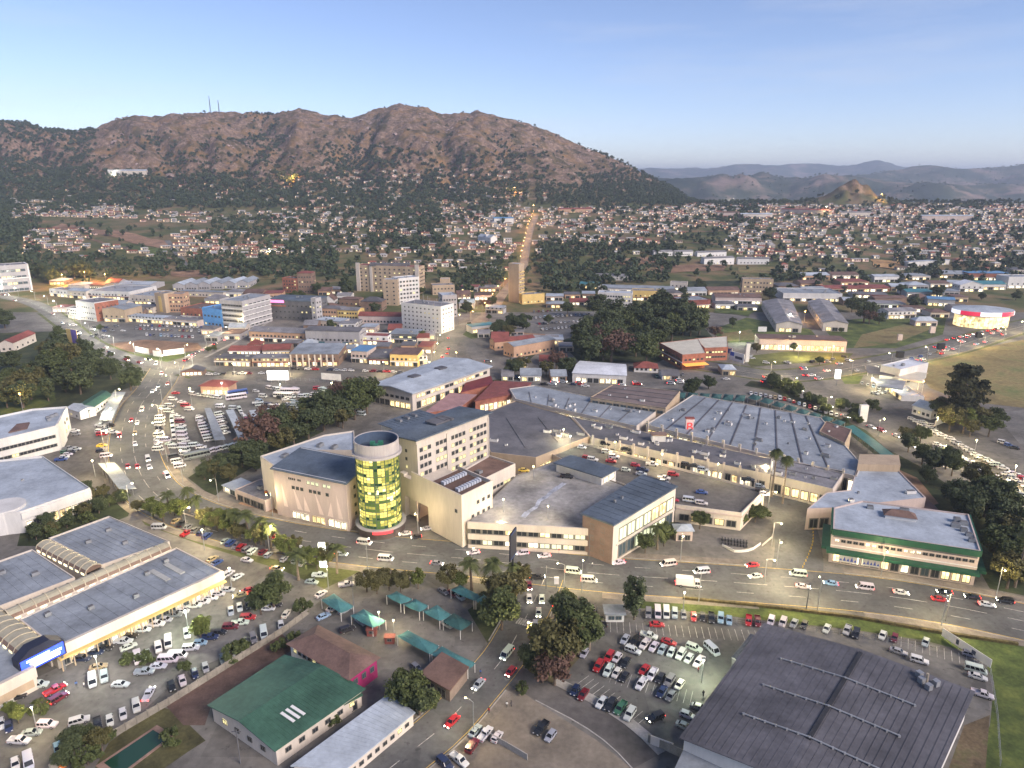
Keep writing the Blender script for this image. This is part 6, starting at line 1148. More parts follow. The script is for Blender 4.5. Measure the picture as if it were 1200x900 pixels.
trs('along the bank of the valley road', [('dark', 1064, 530, 22), ('broad', 1080, 545, 24), ('dark', 1092, 552, 26), ('broad', 1115, 558, 26), ('dark', 1108, 550, 26), ('dark', 1085, 566, 20), ('broad', 1078, 520, 20), ('olive', 1060, 518, 18), ('bush', 1022, 480, 14), ('bush', 1005, 484, 14), ('dark', 985, 482, 16), ('dark', 1000, 492, 14), ('bush', 950, 470, 10), ('dark', 962, 478, 12), ('dark', 905, 455, 18), ('broad', 935, 462, 14)])
fill('between the left store and the shop row roofs', [(25, 606), (100, 582), (160, 588), (130, 602), (60, 632), (25, 640)], 20, ['dark', 'bush', 'olive', 'dark'], 10, 20, 9)
fill('on the verge below the highway', [(872, 450), (905, 457), (960, 482), (1010, 508), (1018, 500), (960, 472), (915, 450)], 18, ['bush', 'dark', 'bush', 'broad'], 8, 15, 10)
fill('in the dark grove at the centre', [(672, 408), (700, 388), (740, 376), (790, 372), (832, 384), (826, 396), (770, 408), (745, 424), (690, 424)], 34, ['dark', 'dark', 'tall', 'dark', 'broad'], 24, 40, 3)
trs('in the dark grove at the centre', [('rust', 716, 424, 40), ('rust', 702, 410, 34), ('broad', 757, 428, 34), ('dark', 690, 430, 36), ('dark', 685, 418, 42), ('rust', 838, 397, 16), ('dark', 603, 442, 22), ('rust', 652, 432, 22), ('dark', 665, 440, 22), ('olive', 640, 440, 18), ('olive', 612, 438, 20), ('dark', 745, 418, 30), ('broad', 770, 408, 22), ('dark', 812, 462, 20), ('dark', 830, 456, 16), ('dark', 808, 464, 16)])
fill('in the streets of the town centre', [(380, 352), (560, 350), (640, 352), (690, 362), (640, 385), (560, 400), (380, 410)], 12, ['dark', 'broad', 'dark'], 9, 15, 4)
trs('around the roundabout', [('dark', 613, 390, 22), ('dark', 600, 386, 18), ('rust', 568, 362, 12), ('dark', 577, 360, 13), ('dark', 700, 372, 28), ('broad', 665, 370, 16), ('dark', 408, 348, 22), ('dark', 588, 390, 16), ('bush', 560, 384, 6), ('broad', 573, 376, 8), ('bush', 550, 383, 6), ('olive', 596, 396, 16)])
trs('among the industrial sheds', [('dark', 902, 352, 16), ('dark', 1012, 378, 28), ('dark', 998, 366, 20), ('rust', 1018, 380, 18), ('dark', 1030, 380, 14), ('dark', 1071, 362, 16), ('broad', 1055, 345, 12), ('dark', 1098, 350, 16), ('broad', 985, 390, 6), ('dark', 858, 384, 12), ('dark', 820, 342, 14), ('dark', 800, 348, 12), ('broad', 902, 402, 10), ('broad', 930, 412, 10), ('olive', 886, 414, 12), ('broad', 960, 428, 10), ('dark', 1150, 352, 10), ('dark', 1190, 352, 12), ('broad', 1175, 388, 6)])
trs('along the market street and west road', [('dark', 205, 350, 10), ('dark', 372, 345, 14), ('broad', 118, 388, 8), ('broad', 252, 412, 8), ('broad', 245, 414, 8), ('bush', 130, 418, 6), ('bush', 150, 422, 6), ('broad', 350, 360, 20), ('dark', 342, 366, 18), ('broad', 332, 364, 14), ('broad', 362, 372, 14), ('dark', 262, 420, 6), ('broad', 300, 395, 6)])
fill('in the river belt left of the packed car park', [(0, 335), (55, 332), (110, 332), (110, 326), (0, 325)], 12, ['dark', 'tall', 'dark'], 14, 24, 5)
xs_, ys_, zs_, pxs, pys, g_ = scatter(105000, 720, 2600, 5, .98)
ok = (g_.random(len(xs_)) < .62*(tdens(pxs, pys)+np.where((zs_ > 70) & (zs_ < 240) & (pxs < 790), .5*gully(xs_, ys_), 0))*(1+.6*perlin(xs_/60, ys_/60))*np.where(ys_ > 1450, np.where((zs_ < 130) & (pxs < 800), 1.35, .75), .95)) & (pxs > -300) & (pxs < 1420)
rd = np.interp(ys_, [p.y for p in r_l], [p.x for p in r_l]); ok &= np.abs(xs_-rd) > 9
HT = __import__('mathutils').kdtree.KDTree(len(idx)); [HT.insert((hx[i], hy[i], 0), k) for k, i in enumerate(idx)]; HT.balance()
far = [i for i in np.nonzero(ok)[0] if HT.find((xs_[i], ys_[i], 0))[2] > 8.5]; far.sort(key=lambda i: ys_[i]); print('FAR TREES', len(far), 'NEAR', len(TREES))
nind = max(0, 300-len([t for t in TREES if t[0] not in ('bush', 'palm', 'fanpalm')]))
infr = [i for i in far if 0 < pxs[i] < 1200][:nind]; far = infr+[i for i in far if i not in set(infr)]
for i in far[:nind]: 
    k = ['dark', 'tall', 'broad', 'dark'][int(g_.integers(4))]; TREES.append((k, Vector((xs_[i], ys_[i], hz1(xs_[i], ys_[i]))), g_.uniform(7, 13) if k != 'tall' else g_.uniform(12, 18), 'on the slope above '+zone(pxs[i]), pxs[i]))
byplace = {}
for t in TREES: byplace.setdefault((t[0], t[3]), []).append(t)
for (kind, place), L_ in byplace.items():
    L_.sort(key=lambda t: t[4])
    for k, (kd, p, h, pl, x) in enumerate(L_):
        tm, cm, H = PROTO[kd][(k+len(place)) % len(PROTO[kd])]; w = WORDS[kd]
        lab = f'{w} {place}' if len(L_) == 1 else f'{"leftmost" if k == 0 else "rightmost" if k == len(L_)-1 else ordn(k)} {w} {"" if k in (0, len(L_)-1) else "from left "}{place}'
        o = empty({'bush': 'bush', 'palm': 'palm_tree', 'fanpalm': 'palm_tree'}.get(kd, 'tree'), p, lab, CATS.get(kd, 'tree'), None if len(L_) == 1 else 'trees '+place, random.uniform(0, 6.28)); s = h/H; o.scale = (s*random.uniform(.9, 1.15), s*random.uniform(.9, 1.15), s)
        link('trunk', tm, o); link('crown', cm, o)
def mass(name, pos, hs, leaf, seed, nq, sz, rx=.42, squash=1.0):
    g = np.random.default_rng(seed); pos = np.asarray(pos); n = len(pos); hs = np.asarray(hs)[:, None, None]
    cl = g.normal(size=(n, 6, 3)); cl /= np.linalg.norm(cl, axis=2)[..., None]; cl *= np.array([.26, .26, .20*squash]); c = np.repeat(cl, nq//6, 1)
    d = g.normal(size=c.shape); d /= np.linalg.norm(d, axis=2)[..., None]; p = (c+d*(g.random(c.shape[:2]+(1,))**.5)*.20+np.array([0, 0, .55*squash]))*hs*np.array([rx/.42, rx/.42, 1])+pos[:, None, :]
    p = p.reshape(-1, 3); nn_ = g.normal(size=p.shape)+np.array([0, -.2, .5]); nn_ /= np.linalg.norm(nn_, axis=1)[:, None]; t = np.cross(nn_, g.normal(size=p.shape)); t /= np.linalg.norm(t, axis=1)[:, None]; b = np.cross(nn_, t)
    s = (sz*np.repeat(np.asarray(hs).reshape(-1), c.shape[1])[:, None])*(.6+.8*g.random((len(p), 1))); V = np.stack([p-t*s-b*s*.6, p+t*s*.3-b*s*.8, p+t*s+b*s*.5, p-t*s*.3+b*s*.8], 1).reshape(-1, 3)
    return tag(link(name, npmesh(name, V, np.arange(len(V)).reshape(-1, 4), leaf)), kind='stuff')
rest = far[nind:]; pp_ = [(xs_[i], ys_[i], hz1(xs_[i], ys_[i])-.5) for i in rest]; mass('woodland', pp_, g_.uniform(6, 13, len(rest)), L_hill, 3, 54, .13)
# scrub and boulders on the mountain
x, y, z, px, py, g = scatter(60000, 1250, 2700, 8); w = np.where((z > 62) & (px < 830), .16+.30*np.clip(fbm(x, y, 130, 3), 0, 1), 0)*np.where(tdens(px, py) > .2, 1.6, 1.0); k = np.nonzero(g.random(len(x)) < w)[0]
mass('scrub', np.stack([x[k], y[k], z[k]-.3], 1), g.uniform(1.2, 3.0, len(k)), L_hill, 4, 18, .2, .6)
x, y, z, px, py, g = scatter(60000, 2300, 7500, 12, .8); k = np.nonzero((px > 700) & (g.random(len(x)) < .22*np.clip(.4+fbm(x, y, 400, 3), 0, 1)))[0]
mass('far_scrub', np.stack([x[k], y[k], z[k]-.5], 1), g.uniform(5, 14, len(k)), L_hill, 5, 12, .28, .7)
x, y, z, px, py, g = scatter(70000, 1450, 2650, 9); dense = np.clip(fbm(x, y, 110, 4)+.15, 0, 1); k = np.nonzero((z > 85) & (px < 830) & (g.random(len(x)) < .34*dense))[0]
bv = np.array([(1, 0, 0), (0, 1, .1), (-1, .1, 0), (0, -1, 0), (.1, .1, .85), (.6, .6, .5), (-.6, .5, .55), (-.5, -.6, .5), (.55, -.6, .45)]); bf = [(0, 5, 4, 8), (5, 1, 6, 4), (4, 6, 2, 7), (8, 4, 7, 3)]
V = []; Fq2 = []; sc = g.lognormal(.75, .55, len(k)); rz = g.uniform(0, 6.28, len(k))
for j, i in enumerate(k):
    c, s = math.cos(rz[j]), math.sin(rz[j]); q = bv*g.uniform(.75, 1.25, bv.shape)*sc[j]; m = len(V); V += [(x[i]+a*c-b*s, y[i]+a*s+b*c, z[i]+d-.3*sc[j]) for a, b, d in q]; Fq2 += [tuple(m+t for t in f) for f in bf]
rockm = mat('granite', (.27, .20, .175), .95, .35, .05); tag(link('boulders', npmesh('boulders', V, Fq2, rockm)), kind='stuff')
# ================================================================ vehicles
def carpaint():
    m, nt, b = newmat('car_paint'); oi = nt.nodes.new('ShaderNodeObjectInfo'); nt.links.new(oi.outputs['Color'], b.inputs['Base Color'])
    b.inputs['Roughness'].default_value = .3; b.inputs['Coat Weight'].default_value = .4; b.inputs['Specular IOR Level'].default_value = .5; return m
M_car = carpaint(); M_cglass = glassmat('car_glass', (.012, .014, .017), .06); M_tyre = mat('tyre', (.015, .015, .016), .9, .1, 2); M_rim = mat('wheel_rim', (.35, .35, .36), .4, .05, 2, metal=.5)
M_head = glassmat('headlight_glass', (.62, .62, .60), .15); M_headon = emat('headlight_on', (1, .93, .75), 14); M_tail = glassmat('tail_light', (.30, .012, .012), .2); M_tailon = emat('tail_light_on', (1, .03, .02), 9)
def hull(b, sec, mi=0):
    k = len(b.v); n = 6
    for x, w, z0, z1 in sec: zm = z0+(z1-z0)*.62; b.v += [(x, -w*.94, z0), (x, -w, zm), (x, -w*.9, z1), (x, w*.9, z1), (x, w, zm), (x, w*.94, z0)]
    for i in range(len(sec)-1):
        for j in range(n): b.f.append((k+i*n+j, k+(i+1)*n+j, k+(i+1)*n+(j+1) % n, k+i*n+(j+1) % n)[::-1]); b.m.append(mi)
    b.f.append(tuple(k+j for j in range(n))); b.m.append(mi); b.f.append(tuple(k+(len(sec)-1)*n+n-1-j for j in range(n))); b.m.append(mi)
def cabin(bb, gb, x0, x1, t0, t1, zb, zt, wb, wt, pil=(.5,), gm=0):
    B = [(x0, -wb, zb), (x1, -wb, zb), (x1, wb, zb), (x0, wb, zb)]; T = [(t0, -wt, zt), (t1, -wt, zt), (t1, wt, zt), (t0, wt, zt)]
    for i in range(4): j = (i+1) % 4; gb.face([B[i], B[j], T[j], T[i]], gm)
    R_ = [(t0-.05, -wt-.03), (t1+.05, -wt-.03), (t1+.05, wt+.03), (t0-.05, wt+.03)]; bb.prism(R_, zt-.02, zt+.05)
    for i in range(4): bb.bar(B[i], T[i], .11)
    for s in (-1, 1):
        for f in pil: bb.bar((x0+(x1-x0)*f, s*wb*1.01, zb), (t0+(t1-t0)*f, s*wt*1.02, zt), .09)
CARS = {}
def cartype(name, L, Wd, sec, cabs, wb, wr, hl, tl, extra=None):
    w = Wd/2; body = MB(); gl = MB(); hull(body, [(x*L/2, ww*w, z0, z1) for x, ww, z0, z1 in sec])
    for c in cabs: cabin(body, gl, *c)
    if extra: extra(body)
    wh = MB(); 
    wh.tube([(0, -.11, wr), (0, .11, wr)], wr, 12); rm_ = MB().tube([(0, -.12, wr), (0, .12, wr)], wr*.55, 8); hd_ = MB().box((0, 0, 0), (.12, .36, .18)); tl_ = MB().box((0, 0, 0), (.1, .30, .2))
    wpos = [(sx, s*(w-.12), 0) for sx in wb for s in (-1, 1)]; hp_ = [(hl[0], s*hl[1], hl[2]) for s in (-1, 1)]; tp_ = [(tl[0], s*tl[1], tl[2]) for s in (-1, 1)]
    lod = MB(); lod.v = list(body.v)+[]; lod.f = list(body.f); lod.m = list(body.m); k = len(lod.v); lod.v += gl.v; lod.f += [tuple(k+i for i in f) for f in gl.f]; lod.m += [1]*len(gl.f)
    for x, y, z in wpos: lod.tube([(x, y-.11, wr), (x, y+.11, wr)], wr, 8, 2)
    for p in hp_: lod.box(p, (.12, .36, .18), 3)
    for p in tp_: lod.box(p, (.1, .30, .2), 4)
    CARS[name] = dict(body=body.mesh('body', M_car), glass=gl.mesh('window', M_cglass), wheel=wh.mesh('wheel', M_tyre), rim=rm_.mesh('rim', M_rim), hd=hd_.mesh('headlight', M_head), hdon=hd_.mesh('headlight', M_headon), tl=tl_.mesh('tail_light', M_tail), tlon=tl_.mesh('tail_light', M_tailon),
                      lod=lod.mesh('car', [M_car, M_cglass, M_tyre, M_head, M_tail]), lodon=lod.mesh('car', [M_car, M_cglass, M_tyre, M_headon, M_tailon]), geo=lod, wpos=wpos, hp=hp_, tp=tp_)
cartype('sedan', 4.5, 1.76, [(-1, .86, .34, .84), (-.95, .95, .26, .98), (-.55, 1, .24, 1.0), (.45, 1, .24, .96), (.86, .93, .26, .80), (1, .82, .32, .66)], [(-1.65, 1.05, -1.05, .35, .95, 1.42, .80, .62)], (-1.35, 1.38), .31, (2.2, .56, .62), (-2.24, .6, .78))
cartype('hatchback', 3.8, 1.68, [(-1, .88, .34, .95), (-.95, .96, .26, 1.02), (.4, 1, .24, .98), (.84, .94, .26, .84), (1, .84, .32, .68)], [(-1.82, 1.0, -1.5, .3, .98, 1.46, .78, .62)], (-1.18, 1.2), .30, (1.85, .52, .66), (-1.9, .62, .85))
cartype('SUV', 4.6, 1.86, [(-1, .92, .42, 1.08), (-.96, .98, .34, 1.12), (.45, 1, .32, 1.1), (.9, .95, .34, 1.0), (1, .88, .4, .86)], [(-2.2, 1.05, -2.05, .5, 1.08, 1.74, .86, .74, (.33, .66))], (-1.4, 1.42), .38, (2.28, .6, .82), (-2.3, .72, .95))
def bed(b):
    for s in (-1, 1): b.box((-1.5, s*.82, 1.05), (2.0, .09, .36))
    b.box((-2.5, 0, 1.05), (.09, 1.7, .36))
cartype('pickup', 5.1, 1.82, [(-1, .94, .42, .92), (-.1, 1, .36, .95), (.05, 1, .36, 1.08), (.5, 1, .34, 1.08), (.9, .95, .36, .98), (1, .86, .42, .84)], [(-.55, 1.35, -.45, .75, 1.05, 1.68, .84, .70, (.55,))], (-1.55, 1.6), .37, (2.53, .6, .80), (-2.56, .74, .82), bed)
cartype('minibus', 4.9, 1.80, [(-1, .94, .36, 1.15), (.6, 1, .30, 1.15), (.9, .97, .32, 1.05), (1, .88, .38, .85)], [(-2.4, 2.0, -2.32, 1.35, 1.12, 1.95, .87, .80, (.25, .5, .75))], (-1.45, 1.5), .32, (2.42, .62, .72), (-2.46, .72, .9), lambda b: b.box((-.45, 0, 2.02), (3.4, 1.55, .12)))
cartype('bus', 11.0, 2.5, [(-1, .97, .4, 1.6), (.97, 1, .35, 1.6), (1, .96, .45, 1.5)], [(-5.45, 5.45, -5.4, 5.2, 1.58, 2.6, 1.22, 1.18, (.12, .25, .37, .5, .62, .75, .88))], (-3.2, 3.6), .5, (5.5, .95, .8), (-5.5, 1.05, .9), lambda b: b.box((0, 0, 2.9), (10.8, 2.36, .6)))
cartype('box truck', 7.5, 2.3, [(-1, .9, .6, .9), (.4, .95, .5, 1.0), (.5, 1, .45, 1.5), (.97, 1, .45, 1.4), (1, .95, .5, 1.2)], [(1.9, 3.7, 2.0, 3.3, 1.4, 2.3, 1.08, 1.0)], (-2.2, 2.5), .45, (3.75, .85, .8), (-3.76, .95, .8), lambda b: b.box((-1.1, 0, 2.0), (5.2, 2.3, 2.2)))
PAINT = {'white': (.52, .52, .51), 'silver': (.30, .32, .34), 'grey': (.16, .165, .175), 'black': (.018, .018, .021), 'red': (.36, .018, .022), 'blue': (.03, .07, .22), 'dark blue': (.018, .03, .075), 'maroon': (.14, .014, .022), 'gold': (.36, .28, .16), 'yellow': (.60, .42, .04), 'orange': (.55, .16, .02), 'green': (.04, .12, .07), 'pale blue': (.22, .34, .46)}
FLEET = []
crand = random.Random(21)
def rcol(): return crand.choices(list(PAINT), [36, 18, 12, 12, 8, 5, 4, 4, 3, 0, 0, 1, 2])[0]
def rtyp(): return crand.choices(['sedan', 'hatchback', 'SUV', 'pickup'], [34, 32, 18, 16])[0]
def car(place, x, y, dx, dy, typ=None, col=None, on=False, z=0.045, jit=.06):
    p = P(x, y, z) if z > 1 else G(x, y); q = P(x+dx*4, y+dy*4, z) if z > 1 else G(x+dx*4, y+dy*4); d = (q-p); a = math.atan2(d.y, d.x)+crand.uniform(-jit, jit)
    if z < 1: p = Vector((p.x, p.y, gz(p, z)))
    FLEET.append((place, x, y, p, a, typ or rtyp(), col or rcol(), on))
def row(place, a, b, n, dx, dy, gaps=(), typs=None, cols=None, on=False, z=.045):
    for k in range(n):
        if k in gaps: continue
        t = k/max(1, n-1); s = 1 if crand.random() < .75 else -1; car(place, a[0]+(b[0]-a[0])*t, a[1]+(b[1]-a[1])*t, dx*s, dy*s, typs[k % len(typs)] if typs else None, cols[k % len(cols)] if cols else None, on, z)
def many(place, lst, dx, dy, off, sc, on=False, z=.045):
    for it in lst:
        x, y = off[0]+it[0]/sc, off[1]+it[1]/sc; col = it[2] if len(it) > 2 else None; typ = it[3] if len(it) > 3 else None; car(place, x, y, it[4] if len(it) > 4 else dx, it[5] if len(it) > 5 else dy, typ, col, on, z)
o7 = (600, 620); k7 = 3.213
many('in the top row of the lower car park', [(513, 325, 'grey'), (548, 323, 'white', 'minibus'), (580, 324, 'white', 'minibus'), (612, 326, 'silver'), (645, 330, 'grey'), (683, 336, 'red'), (716, 338, 'black'), (750, 342, 'black', 'pickup'), (785, 344, 'pale blue'), (817, 350, 'pale blue'), (890, 352, 'red'), (924, 355, 'maroon')], .05, 1, o7, k7)
many('in the second row of the lower car park', [(425, 422, 'silver'), (460, 428, 'black'), (500, 440, 'white'), (533, 450, 'white'), (565, 460, 'silver'), (598, 472, 'white'), (635, 480, 'white', 'SUV'), (665, 495, 'white'), (703, 508, 'white', 'pickup')], -.7, 1, o7, k7)
many('in the drive aisle of the lower car park', [(545, 366, 'red', 'sedan', 1, .0), (515, 408, 'white', 'pickup', 1, .3), (590, 432, 'red', 'sedan', 1, .3), (685, 455, 'white', 'SUV', 1, .4), (752, 462, 'white', 'minibus', .7, .6), (455, 465, 'white', 'SUV', 1, .4), (325, 368, 'black', 'pickup', -1, -.1)], 1, .3, o7, k7)
many('in the middle rows of the lower car park', [(325, 525, 'red'), (365, 490, 'red'), (395, 492, 'white'), (428, 510, 'black'), (363, 540, 'white'), (393, 550, 'white'), (422, 566, 'black'), (272, 475, 'silver')], -.7, 1, o7, k7)
many('in the third row of the lower car park', [(497, 537, 'red'), (527, 555, 'white'), (557, 570, 'black'), (592, 580, 'grey'), (630, 595, 'white'), (487, 590, 'white', 'pickup'), (563, 620, 'dark blue'), (597, 637, 'grey')], -.7, 1, o7, k7)
many('in the front row of the lower car park', [(237, 615, 'dark blue'), (268, 630, 'maroon'), (337, 660, 'white'), (370, 672, 'black'), (408, 682, 'green', 'pickup'), (443, 706, 'white')], -.7, 1, o7, k7)
many('in the sandy yard below the service lane', [(85, 745, 'black'), (110, 758, 'black'), (145, 787, 'silver')], -.7, .8, o7, k7)
many('against the left side of the dark warehouse', [(660, 708, 'white'), (650, 750, 'silver'), (705, 680, 'grey')], 1, .4, o7, k7)
many('leaving the lower car park with headlights on', [(540, 718, 'black', 'SUV', -1, .5)], -1, .5, o7, k7, True)
many('above the ridge of the dark warehouse', [(10, 355, 'white'), (55, 360, 'white'), (97, 362, 'silver'), (135, 368, 'black'), (220, 382, 'white'), (297, 388, 'silver'), (330, 402, 'black'), (430, 407, 'white'), (475, 418, 'maroon'), (592, 433, 'silver')], -.4, 1, (900, 620), k7)
many('in the right yard of the dark warehouse', [(490, 468, 'silver', 'sedan'), (568, 502, 'white', 'SUV'), (758, 478, 'silver', 'hatchback'), (780, 538, 'white', 'minibus'), (788, 563, 'white', 'sedan'), (805, 630, 'white', 'pickup')], 1, .3, (900, 620), k7)
o5 = (0, 620)
many('along the left shop front', [(465, 430), (490, 410, 'black'), (540, 385, 'white'), (588, 365, 'white'), (625, 348, 'silver'), (655, 330), (690, 315, 'white'), (730, 295), (765, 280), (795, 265, 'white'), (825, 250), (858, 235, 'silver'), (395, 455, 'black'), (360, 470, 'dark blue'), (310, 495, 'dark blue')], 1, -.02, o5, k7)
many('in the island bays of the left car park', [(598, 455, 'white', 'SUV'), (635, 435, 'white', 'minibus'), (705, 400, 'white'), (520, 495, 'white', 'minibus'), (555, 480, 'silver'), (870, 315, 'silver'), (903, 300, 'white'), (935, 292, 'black')], .1, 1, o5, k7)
many('in the long middle row of the left car park', [(545, 545, 'silver', 'pickup'), (597, 523, 'white'), (635, 500, 'white', 'minibus'), (670, 485, 'white', 'minibus'), (720, 455, 'white', 'SUV'), (755, 435, 'pale blue'), (790, 415, 'dark blue'), (830, 395, 'black'), (870, 375, 'maroon'), (905, 360, 'white', 'pickup'), (935, 340, 'red')], 1, -.06, o5, k7)
many('along the concrete fence of the left car park', [(220, 835, 'pale blue'), (270, 800, 'black'), (318, 785, 'silver'), (370, 745, 'black'), (415, 730, 'white', 'hatchback'), (465, 705, 'white', 'hatchback'), (515, 675, 'white'), (648, 600, 'black'), (688, 578, 'white'), (735, 553, 'dark blue'), (775, 530, 'silver'), (840, 495, 'grey'), (875, 475, 'white'), (922, 450, 'dark blue'), (955, 420, 'grey')], .25, 1, o5, k7)
many('in the lanes of the left car park', [(350, 580, 'white', 'minibus', .1, 1), (395, 565, 'silver', 'SUV', .1, 1), (455, 592, 'white', 'sedan', 1, 0), (300, 730, 'white', 'SUV', 1, -.3), (180, 745, 'white', 'SUV', 1, 0), (120, 775, 'silver', 'sedan', 1, -.1), (75, 805, 'white', 'pickup', 1, 0), (485, 450, 'white', 'sedan', 1, -.4), (35, 750, 'dark blue', 'sedan', .1, 1), (5, 740, 'white', 'sedan', .1, 1), (15, 665, 'white', 'sedan', 1, -.3), (65, 640, 'black', 'sedan', 1, -.3), (148, 595, 'white', 'SUV', 1, -.1), (110, 885, 'white', 'minibus', .1, 1), (60, 893, 'white', 'hatchback', .1, 1), (235, 885, 'orange', 'hatchback', .1, 1), (930, 122, 'white', 'sedan', 1, .2), (372, 525, 'gold', 'sedan', 1, -.2)], 1, 0, o5, k7)
many('driving in the left car park with lights on', [(562, 630, 'white', 'pickup', .5, -1), (210, 612, 'red', 'pickup', 1, -.5), (222, 645, 'maroon', 'SUV', .8, -.5), (905, 255, 'gold', 'sedan', -1, .2), (932, 238, 'red', 'sedan', -1, .2)], 1, 0, o5, k7, True)
many('in the upper rows of the left car park', [(703, 22, 'red'), (735, 5, 'silver'), (770, 28, 'white'), (850, 50, 'red'), (888, 65, 'white'), (910, 82, 'red'), (950, 85, 'silver'), (860, 175, 'white'), (895, 185, 'white'), (600, 0, 'white', 'minibus', 1, 0), (800, 118), (818, 132)], 1, -.6, o5, k7)
o6 = (300, 620)
many('in the row below the palm verge', [(10, 85, 'dark blue'), (28, 92, 'maroon'), (48, 103, 'silver'), (107, 118, 'white'), (150, 125, 'silver'), (178, 132, 'white')], .8, -.7, o6, k7)
row('in the long row under the verge trees', (206, 612), (243, 630), 6, .8, -.7); row('in the long row under the verge trees', (264, 636), (296, 648), 6, .8, -.7)
many('near the exit of the left car park', [(240, 180, 'white', 'pickup', 1, 0), (210, 205, 'silver', 'sedan', 1, .1), (340, 215, 'white', 'pickup', 1, -.15), (245, 250, 'white', 'sedan', .8, -.5), (45, 305, 'white', 'sedan', 1, 0), (72, 290, 'black', 'sedan', 1, 0), (115, 325, 'white', 'sedan', .6, -1), (95, 370, 'white', 'hatchback', .1, 1), (30, 400, 'white', 'minibus', .1, 1), (75, 35, 'red', 'sedan', 1, .1)], 1, 0, o6, k7)
many('reversing near the exit with lights on', [(80, 155, 'gold', 'sedan', 1, .1)], 1, 0, o6, k7, True)
many('by the teal canopies of the yard', [(255, 335, 'pale blue', 'sedan', 1, -.5), (345, 385, 'black', 'SUV', 1, -.4), (290, 305, 'white', 'sedan', 1, -.5), (335, 312, 'silver', 'sedan', 1, -.5), (705, 240, 'grey', 'sedan', .7, .5), (740, 248, 'maroon', 'sedan', .7, .5), (767, 260, 'white', 'sedan', .7, .5), (720, 365, 'silver', 'sedan', .7, .5), (395, 355, 'silver', 'sedan', .7, .5)], 1, 0, o6, k7)
many('behind the brown shelter', [(590, 555, 'silver'), (605, 530, 'grey'), (570, 572, 'pale blue')], 1, .9, o6, k7)
many('in the sandy yard right of the side road', [(825, 768, 'silver', 'sedan'), (863, 780, 'white', 'pickup'), (908, 790, 'white', 'hatchback'), (815, 825, 'maroon', 'SUV'), (765, 878, 'white', 'pickup', 1, .8), (712, 892, 'dark blue', 'SUV', 1, .8), (740, 868, 'silver', 'hatchback', 1, .8)], .7, -1, o6, k7)
many('driving down the side road with lights on', [(838, 592, 'silver', 'sedan', -.75, .8), (738, 732, 'red', 'sedan', -.75, .8), (945, 478, 'white', 'minibus', -.75, .8), (958, 545, 'red', 'hatchback', -.75, .8)], -.75, .8, o6, k7, True)
many('queuing on the side road with brake lights lit', [(65, 220, 'maroon', 'sedan', .1, 1), (65, 268, 'white', 'sedan', .05, 1), (112, 270, 'white', 'sedan', .05, 1), (100, 320, 'white', 'sedan', -.1, 1), (88, 368, 'white', 'hatchback', -.1, 1), (78, 422, 'red', 'sedan', -.2, 1), (160, 283, 'black', 'sedan', 0, -1), (95, 187, 'black', 'pickup', 1, 0)], 0, 1, o7, k7, True)
for x, y, t, c, dx in ((672, 672, 'minibus', 'white', 1), (690, 682, 'minibus', 'white', 1), (725, 661, 'sedan', 'white', -1), (783, 663, 'minibus', 'white', -1), (822, 672, 'minibus', 'white', -1), (885, 677, 'sedan', 'white', -1), (806, 687, 'box truck', 'white', 1), (881, 664, 'sedan', 'red', -1), (638, 653, 'sedan', 'white', -1), (612, 650, 'SUV', 'white', -1), (427, 638, 'minibus', 'white', 1), (452, 657, 'minibus', 'white', 1), (475, 627, 'sedan', 'white', -1), (488, 631, 'hatchback', 'black', -1), (500, 621, 'sedan', 'white', -1), (555, 649, 'sedan', 'white', -1), (512, 662, 'sedan', 'silver', 1), (400, 651, 'sedan', 'silver', 1)):
    car('on the main road below the parking deck', x, y, dx, .1, t, c, True)
for x, y, t, c, dx in ((90, 553, 'sedan', 'white', 1), (265, 547, 'minibus', 'white', -1), (285, 597, 'sedan', 'white', 1), (400, 584, 'sedan', 'pale blue', -1), (540, 602, 'minibus', 'white', -1), (690, 622, 'sedan', 'white', 1), (870, 620, 'sedan', 'black', -1), (850, 650, 'sedan', 'red', 1), (985, 640, 'sedan', 'black', -1), (1045, 672, 'sedan', 'white', 1), (1120, 657, 'SUV', 'black', -1)):
    car('on the main road below the green trimmed block', 860+x/3.53, 520+y/3.53, dx, .13*dx, t, c, True)
for x, y, t, c in ((600, 400, 'minibus', 'white'), (645, 322, 'sedan', 'white'), (555, 445, 'sedan', 'red'), (505, 510, 'minibus', 'red'), (580, 455, 'sedan', 'white'), (570, 500, 'sedan', 'gold'), (570, 545, 'sedan', 'white'), (540, 640, 'sedan', 'red'), (580, 641, 'sedan', 'red'), (630, 643, 'sedan', 'white'), (625, 610, 'minibus', 'white'), (705, 680, 'minibus', 'white'), (660, 205, 'minibus', 'white'), (683, 246, 'sedan', 'red'), (708, 290, 'sedan', 'red'), (670, 300, 'sedan', 'grey')):
    l = min(range(len(m_l)-1), key=lambda i: (m_l[i]-G(x/3.6, 370+y/3.6).to_2d()).length); d = m_l[l+1]-m_l[l]; p = G(x/3.6, 370+y/3.6); q = p+Vector((d.x, d.y, 0)); pq = proj(q); car('on the curving main road past the bus station', x/3.6, 370+y/3.6, pq[0]-x/3.6, pq[1]-370-y/3.6, t, c, True)
ob = (0, 370); kb = 3.6; mbw = ['minibus']
def rank(place, a, b, n, dx, dy, typ='minibus'):
    for k in range(n): t = k/max(1, n-1); car(place, (a[0]+(b[0]-a[0])*t)/kb, 370+(a[1]+(b[1]-a[1])*t)/kb, dx, dy, typ if crand.random() < .8 else rtyp(), 'white' if crand.random() < .72 else rcol())
